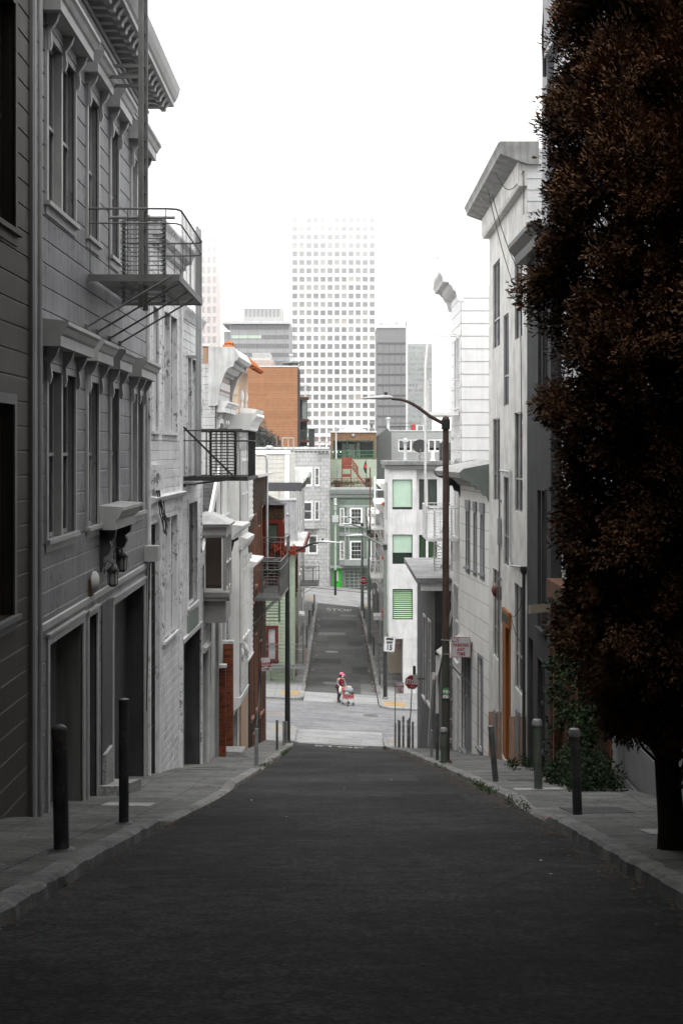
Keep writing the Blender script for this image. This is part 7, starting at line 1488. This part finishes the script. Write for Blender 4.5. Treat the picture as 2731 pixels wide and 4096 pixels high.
m.add(vs,[(i*n+k,i*n+(k+1)%n,(i+1)*n+(k+1)%n,(i+1)*n+k) for i in range(5) for k in range(n)],True)
cap=m.build('cap',pinkc,per)
m=MB(); a_=[cc+look*(.10*math.cos(b))+lr*(.11*math.sin(b)) for b in [R(-75+15*k) for k in range(11)]]; b_=[cc+look*(.05+.19*math.cos(b))+lr*(.11*math.sin(b))-up*(.03) for b in [R(-75+15*k) for k in range(11)]]
m.add(a_+b_+[p-up*.008 for p in a_]+[p-up*.008 for p in b_],[(i,i+1,12+i,11+i) for i in range(10)]+[(22+i,33+i,34+i,23+i) for i in range(10)]+[(11+i,12+i,34+i,33+i) for i in range(10)]); m.build('visor',pinkc,cap)
m=MB()
for z in (.9,1.0,1.1,1.2): m.ball(B(.02+(z-.8)*.3+.185,0.0,z),.013,6)
m.build('buttons',swhite,per)
# cart
cartO=O+fd*.98; cartO.z=gz(cartO.x,cartO.y)
def Cc(f_,r_,z): return cartO+fd*(f_*.9-.04)+rt*r_*.92+Vector((0,0,z))
ct=thing('shopping_cart','folding shopping cart with red liner piled with bags, pushed by the person','cart',tuple(cartO))
chrome=flat('cart_chrome',(.5,.5,.5),.3,.6); redb=flat('cart_red',(.5,.02,.015),.6)
m=MB()
for r_ in (-.22,.22):
    m.tube([Cc(-.48,r_,.93),Cc(-.38,r_,.86),Cc(-.26,r_,.30),Cc(-.22,r_,.12)],.012,6); m.tube([Cc(-.28,r_,.35),Cc(.36,r_,.42),Cc(.40,r_,.78)],.010,6); m.tube([Cc(-.3,r_,.10),Cc(.34,r_,.10),Cc(.36,r_,.42)],.010,6)
for z in (.42,.6,.78): m.tube([Cc(.39,-.22,z),Cc(.39,.22,z)],.008,6)
m.tube([Cc(-.48,-.24,.93),Cc(-.48,.24,.93)],.016,8); m.tube([Cc(-.3,-.22,.1),Cc(-.3,.22,.1)],.01,6); m.tube([Cc(.34,-.22,.1),Cc(.34,.22,.1)],.01,6); m.build('frame',chrome,ct)
m=MB()
for k in range(12):
    f_=-.26+k*.056
    for r_ in (-.22,.22): m.bar(Cc(f_,r_,.32),Cc(f_-.01,r_,.76),.004)
for k in range(8):
    r_=-.2+k*.057; m.bar(Cc(.385,r_,.34),Cc(.395,r_,.78),.004)
m.build('basket_wires',chrome,ct)
m=MB(); m.hexa([Cc(-.26,-.2,.34),Cc(.36,-.2,.38),Cc(.36,.2,.38),Cc(-.26,.2,.34),Cc(-.28,-.21,.66),Cc(.38,-.21,.66),Cc(.38,.21,.66),Cc(-.28,.21,.66)]); m.build('liner',redb,ct)
for f_,r_ in ((-.3,-.22),(-.3,.22),(.33,-.2),(.33,.2)):
    w=MB(); w.lathe(Cc(f_,r_,.085),[(.085,-.018),(.088,0),(.085,.018)],16,tuple(rt)); w=w.build('wheel',flat('tyre',(.02,.02,.02),.8),ct); MB().lathe(Cc(f_,r_,.085),[(.05,-.022),(.05,.022)],12,tuple(rt)).build('rim',chrome,w)
def lump(name,label,c,sx,sy,sz,mat,seed,cat='bag'):
    m=MB(); n=18; mm=10; vs=[]
    for i in range(mm+1):
        a=math.pi*i/mm
        for k in range(n):
            b=2*math.pi*k/n; d=Vector((math.sin(a)*math.cos(b),math.sin(a)*math.sin(b),math.cos(a))); q=1+.28*noise.noise(d*2.2+Vector((seed,0,0)))+.1*noise.noise(d*6+Vector((seed,3,0)))
            vs.append(c+fd*(d.x*sx*q)+rt*(d.y*sy*q)+Vector((0,0,d.z*sz*q)))
    m.add(vs,[(i*n+k,i*n+(k+1)%n,(i+1)*n+(k+1)%n,(i+1)*n+k) for i in range(mm) for k in range(n)],True); return tag(m.build(name,mat,off=tuple(c)),label,cat)
lump('cloth_bundle','grey cloth bundle heaped on top of the cart',Cc(.12,.0,.84),.26,.25,.19,paint('grey_cloth',(.20,.20,.21),.85,.2),1,'bundle')
lump('red_bag','shiny red bag at the handle side of the cart',Cc(-.24,.02,.80),.15,.2,.13,flat('red_bag',(.55,.01,.02),.35),4)
lump('checked_bag','black and white checked bag in the front of the cart',Cc(.24,.1,.66),.2,.19,.12,bricks('check_cloth',(.5,.5,.5),(.04,.04,.04),(.25,.25,.25),.04,.04,.006,off=0),9)
lump('white_bag','white plastic bag hanging from the cart handle',Cc(-.5,.24,.78),.1,.08,.2,flat('bag_white',(.62,.6,.55),.6),12)
lump('black_bag','black bag slumped on the front edge of the cart pile',Cc(.34,-.05,.74),.13,.2,.10,flat('bag_black',(.03,.03,.03),.5),15)
lump('tan_bundle','pale tan bundle topmost at the back of the cart pile',Cc(.0,-.1,.97),.18,.15,.09,paint('tan_cloth',(.38,.33,.28),.85,.1),21,'bundle')
# ---------------------------------------------------------------- planting
def leaves(name,centres,n,rad,size,mat,parent=None,seed=1,out=None,asp=.35,off=None,droop=0.):
    rng=np.random.default_rng(seed); C_=np.array([tuple(c) for c in centres],float); k=len(C_); rr=np.array(rad if hasattr(rad,'__len__') else [rad]*k)
    N_=k*n; d=rng.normal(size=(N_,3)); d/=np.linalg.norm(d,axis=1)[:,None]; rad_=rng.random(N_)**.5
    cc=np.repeat(C_,n,0); p=cc+d*(rad_*np.repeat(rr,n))[:,None]
    ax=d+rng.normal(size=(N_,3))*.55; 
    if out is not None: o=cc-np.array(out); o[:,2]*=.3; o/= (np.linalg.norm(o,axis=1)[:,None]+1e-6); ax+=o*.9
    ax[:,2]+=.35-droop; ax/=np.linalg.norm(ax,axis=1)[:,None]
    t=rng.normal(size=(N_,3)); b=np.cross(ax,t); b/=np.linalg.norm(b,axis=1)[:,None]
    s=size*(.6+.8*rng.random(N_))[:,None]; w=s*asp
    V=np.stack([p-b*w*.5,p+b*w*.5,p+ax*s+b*w*.35,p+ax*s*1.25-b*w*.2],1).reshape(-1,3)
    L=np.array(LOC[parent.name]) if parent is not None else np.array(off if off is not None else (0,0,0)); V=V-L
    me=bpy.data.meshes.new(name); me.vertices.add(len(V)); me.vertices.foreach_set('co',V.ravel()); me.loops.add(4*N_); me.loops.foreach_set('vertex_index',np.arange(4*N_)); me.polygons.add(N_); me.polygons.foreach_set('loop_start',np.arange(N_)*4); me.update(calc_edges=True); me.validate()
    return link(name,me,mat,parent,Vector(L))
bark=stucco('dark_bark',(.09,.078,.065),.5,.3,1.)
def bigtree(label,X0,Y0,prof,seed,nclump,per_,mat,zt,zb,trunk_r=.17,lean=0,gaps=.18):
    z0=kz(1,X0,Y0); t=thing('cypress_tree',label,'tree',(X0,Y0,z0),'dark cypress trees on the right pavement'); r=random.Random(seed)
    def rad(z,a):
        u=pl(prof,z); return max(.12,u*(1+.20*noise.noise(Vector((math.cos(a)*1.3,math.sin(a)*1.3,z*1.3+seed)))+.12*noise.noise(Vector((math.cos(a)*3,math.sin(a)*3,z*2.4+seed)))))
    cs=[];rs=[];br=[]
    for i in range(nclump):
        z=zb+(zt-zb)*r.random(); a=r.random()*2*math.pi; q=(.45+.55*r.random()**.45)
        if noise.noise(Vector((math.cos(a)*1.5,math.sin(a)*1.5,z*1.1+50+seed)))<-gaps and q>.3: q*=.55
        R_=rad(z,a)*q; c=Vector((X0+lean*(z-z0)+R_*math.cos(a),Y0+R_*math.sin(a),z)); cs.append(c); rs.append(.10+.12*r.random()); 
        if i%6==0: br.append((c,a))
    out=(X0,Y0,(zt+zb)/2)
    m=MB(); m.tube([(X0+.05,Y0,z0-.1),(X0+.02,Y0,z0+.25),(X0-.03,Y0,z0+.9),(X0+.03,Y0,z0+1.8),(X0,Y0,z0+4),(X0+lean*8,Y0,z0+8)],[trunk_r*1.5,trunk_r*1.12,trunk_r,trunk_r*.95,trunk_r*.7,.05],12)
    for a,h,s in ((2.9,.95,.5),(.3,1.2,.45),(-2.2,1.35,.5),(3.4,1.6,.7)): m.tube([(X0,Y0,z0+h),(X0+.5*s*math.cos(a),Y0+.5*s*math.sin(a),z0+h+.35),(X0+1.0*s*math.cos(a),Y0+s*math.sin(a),z0+h+1.2),(X0+1.2*s*math.cos(a),Y0+1.2*s*math.sin(a),z0+h+2.6)],[trunk_r*.5,.07,.05,.02],8)
    tr=m.build('trunk',bark,t)
    m=MB()
    for c,a in br:
        b=Vector((X0+lean*(c.z-z0),Y0,c.z-.5-.4*r.random())); mid=b.lerp(c,.5)+Vector((0,0,-.08)); m.tube([b,mid,c+Vector((0,0,.1))],[.022,.014,.005],5)
    m.build('branches',bark,t)
    leaves('crown',cs,per_,rs,.034,mat,t,seed,out,asp=.5)
    return t,z0
cyp=foliage('cypress_foliage',(.04,.024,.015),(.26,.135,.07),(.032,.021,.014),2.2)
T1,zt1=bigtree('big dark brown cypress nearest the camera on the right pavement',3.42,14.7,[(-3.2,.4),(-2.76,.68),(-1.9,1.0),(-.56,1.12),(.3,1.2),(.8,1.38),(2.2,1.36),(3.16,1.2),(4.5,1.08),(5.5,.95),(7,.5)],5,4200,190,cyp,6.4,-2.9,trunk_r=.125,gaps=.14)
T2,_=bigtree('second dark cypress, at the right edge behind the nearest one',4.35,16.2,[(-3,.5),(-2,1.0),(0,1.35),(3,1.5),(6,1.2)],9,1500,110,cyp,6.6,-3.0,trunk_r=.12)
T3,_=bigtree('third dark cypress leaning over the pavement at the right picture edge',4.1,12.2,[(-2.6,.4),(-1.6,.8),(0,1.0),(3,1.1),(6,.9)],13,1200,110,cyp,6.3,-1.9,trunk_r=.1)
# unseen tree added above and behind the camera to darken the near street
t=thing('added_shade_tree','broad dark street tree arching over the street behind the camera','tree',(-3.6,-3,kz(-1,-3.6,-3)))
m=MB(); b0=Vector((-3.6,-3,kz(-1,-3.6,-3)-.1)); m.tube([b0,b0+Vector((.05,0,3)),b0+Vector((.4,.1,7))],[.3,.24,.2],12)
for a,l in ((.3,6),(1.2,7),(-.6,6),(2.2,4),(-1.6,6),(.8,9),(0,8)): e=b0+Vector((.4+l*math.cos(a)*.8,l*math.sin(a)*1.3,9.5)); m.tube([b0+Vector((.3,.1,5.5)),b0.lerp(e,.5)+Vector((0,0,3)),e],[.14,.1,.03],8)
m.build('trunk',bark,t)
r=random.Random(77); cs=[];rs=[]
for _ in range(3600):
    y=r.uniform(-16,17); x=r.uniform(-4.3,5.0 if y<7 else 1.2); zl_=max(7.5,.34*y+1.6); z=zl_+3.6*r.random()
    cs.append(Vector((x,y,z))); rs.append(.5)
leaves('crown',cs,26,rs,.22,foliage('added_shade_leaf',(.02,.035,.015),(.04,.05,.02),None,1),t,31,asp=.7)
# ivy on the timber front, the shrub beneath it
ivy=foliage('ivy_leaf',(.015,.028,.012),(.025,.055,.016),(.01,.02,.008),2.5)
r=random.Random(3); cs=[Vector((5.05-.25*r.random(),27.4+5.0*r.random()**1.3,-7.0+3.7*r.random())) for _ in range(100)]
tg=tag(leaves('ivy',cs,26,.22,.07,ivy,None,3,asp=.9,off=(5.1,29,-5),droop=.6),'green ivy trailing down the brown timber front','ivy')
r=random.Random(4); cs=[]
for _ in range(120):
    y=25.6+4.0*r.random(); x=4.3+.75*r.random(); z=kz(1,x,y)+.05+.62*r.random()*math.sin(math.pi*min(1,max(0.05,(y-25)/5))); cs.append(Vector((x,y,z)))
tag(leaves('shrub',cs,45,.2,.055,foliage('shrub_leaf',(.014,.026,.012),(.03,.052,.02),(.012,.018,.01),4),None,5,asp=.7,off=(4.6,27,-6.8)),'low spreading green shrub at the foot of the timber front','shrub')
for i,(x,y,n,lb) in enumerate(((4.75,35.2,9,'small weedy plant at the foot of the dark downpipe'),(4.8,37.9,6,'small dark weed by the stucco house meter door'),(3.65,13.6,8,'low weeds at the foot of the nearest cypress trunk'))):
    r=random.Random(40+i); cs=[Vector((x+r.gauss(0,.18),y+r.gauss(0,.3),kz(1,x,y)+.05+.15*r.random())) for _ in range(n)]
    tag(leaves('weed',cs,40,.12,.05,ivy,None,50+i,asp=.6,off=(x,y,kz(1,x,y))),lb,'weed')
grassm=foliage('kerb_grass',(.03,.055,.018),(.05,.08,.025),(.06,.06,.02),3)
def tuft(side,y0,y1,n,seed,label,mat=grassm):
    r=random.Random(seed); E=LE if side<0 else RE; cs=[]
    for _ in range(n): y=r.uniform(y0,y1); x=pl(E,y)-side*(.02-.2*r.random()*r.random()); cs.append(Vector((x,y,gz(x,y)+.06)))
    tag(leaves('grass_tuft',cs,16,.06,.05,mat,None,seed,asp=.25,off=tuple(cs[0])),label,'grass',kind='stuff')
tuft(-1,51,61,70,1,'bright grass growing in the left gutter near the corner'); tuft(-1,38,46,22,2,'sparse grass along the left kerb midway'); tuft(1,26.5,30.5,60,3,'grass tufts on the right kerb beside the leaning post'); tuft(1,22,25,14,4,'grass tufts at the kerb before the right driveway dip'); tuft(1,31,42,26,5,'sparse weeds along the right kerb by the brown lamp post'); tuft(1,62,67,36,6,'dry weeds round the feet of the corner posts',leafm); tuft(-1,86,90,12,8,'green weeds at the left kerb beyond the crossing')
r=random.Random(5); cs=[B(1,0,0)]
cs=[Vector((-3.5+r.random()*.9,61+2.4*r.random(),-4.6+.45*r.random())) for _ in range(0)]
cs=[Vector((PX(1105,65)+r.gauss(0,.35),65.2+r.gauss(0,.3),PZ(2215,65)+.1+r.gauss(0,.12))) for _ in range(26)]
tag(leaves('potted_plant',cs,30,.1,.06,foliage('red_leaf',(.22,.03,.012),(.32,.06,.02),None,4),None,7,asp=.6,off=(PX(1105,65),65.2,-5)),'red-leaved plants on the fire escape before the red bay window','plant')
r=random.Random(6); pts_=[]
for cx_,cz_,n in ((1042,1745,60),(1075,1765,34),(1050,1770,40)):
    for _ in range(n): pts_.append(Vector((PX(cx_,165)+r.gauss(0,.42),165+r.gauss(0,.4),PZ(cz_,165)+r.gauss(0,.5))))
t=thing('rooftop_tree','grey green bushy tree on the roof in front of the brown block','tree',(PX(1055,165),165,.2)); leaves('crown',pts_,60,.3,.12,foliage('dusty_leaf',(.05,.06,.05),(.10,.11,.10),(.03,.04,.02),2),t,9,asp=.5); MB().tube([(PX(1055,165),165,.2),(PX(1055,165),165,1.4)],.1,6).build('trunk',bark,t)
r=random.Random(8); cs=[Vector((PX(r.uniform(1325,1480),160.6),160.6,PZ(1940,160)+r.random()*.35)) for _ in range(46)]
tag(leaves('deck_plants',cs,26,.18,.1,foliage('deck_leaf',(.12,.05,.02),(.09,.10,.05),None,3),None,21,asp=.6,off=(2,160.6,-4)),'pots and dry plants crowding the lower roof deck','plants',kind='stuff')
# lids, grates and plates let into the pavements
def plate_in(side,x0,x1,y0,y1,label,mat,slots=0,cat='grate',name='drain_grate'):
    z=lambda x,y: kz(side,x,y)+.012*abs(x-pl(LE if side<0 else RE,y))
    t=thing(name,label,cat,((x0+x1)/2,(y0+y1)/2,z((x0+x1)/2,(y0+y1)/2)))
    c=[(x0,y0),(x1,y0),(x1,y1),(x0,y1)]; m=MB(); m.hexa([(x,y,z(x,y)+.001) for x,y in c]+[(x,y,z(x,y)+.010) for x,y in c]); m.build('plate',mat,t)
    if slots:
        m=MB()
        for i in range(slots):
            a=x0+(x1-x0)*(i+.25)/slots; b=x0+(x1-x0)*(i+.7)/slots; q=[(a,y0+.04),(b,y0+.04),(b,y1-.04),(a,y1-.04)]; m.add([(x,y,z(x,y)+.0115) for x,y in q],[(0,1,2,3)])
        m.build('slots',dark,t,recalc=False)
irp=ground_mat('iron_plate',(.12,.12,.12),grain=.4,cracks=0); cpl=ground_mat('concrete_lid',(.34,.34,.33),grain=.3,cracks=0)
plate_in(-1,-3.9,-3.0,38.2,38.6,'long slotted drain grate in the left pavement by the dark garage',irp,16)
plate_in(-1,-3.9,-2.6,36.4,36.75,'second slotted grate in the left pavement before the dark garage',irp,22)
plate_in(-1,-3.6,-3.0,47.2,47.7,'slotted drain grate by the brick piers on the left pavement',irp,9)
plate_in(1,3.55,4.5,21.6,22.9,'ribbed steel plate in the right driveway dip beside the capped post',irp,14,'plate','steel_plate')
plate_in(1,3.6,4.3,16.4,17.1,'pale oval-worn concrete lid in the right pavement near the cypress',cpl,0,'lid','pavement_lid')
plate_in(1,3.6,4.1,29.9,30.5,'ribbed lid in the right pavement before the leaning post',irp,8,'lid','pavement_lid')
plate_in(1,3.3,4.2,26.4,27.1,'pale round-worn lid behind the olive capped post',cpl,0,'lid','pavement_lid')
plate_in(-1,-3.9,-3.1,23.4,24.2,'pale concrete lid in the left pavement in front of the garage',cpl,0,'lid','pavement_lid')
# sprayed survey marks on the right dip
o=strip('road_marking',[20.9,21.05],lambda y:3.0,lambda y:3.7,ground_mat('orange_spray',(.32,.12,.06),cracks=1,grain=.6),zf=lambda x,y:kz(1,x,y)+.012*abs(x-pl(RE,y)),zo=.006,nx=2)
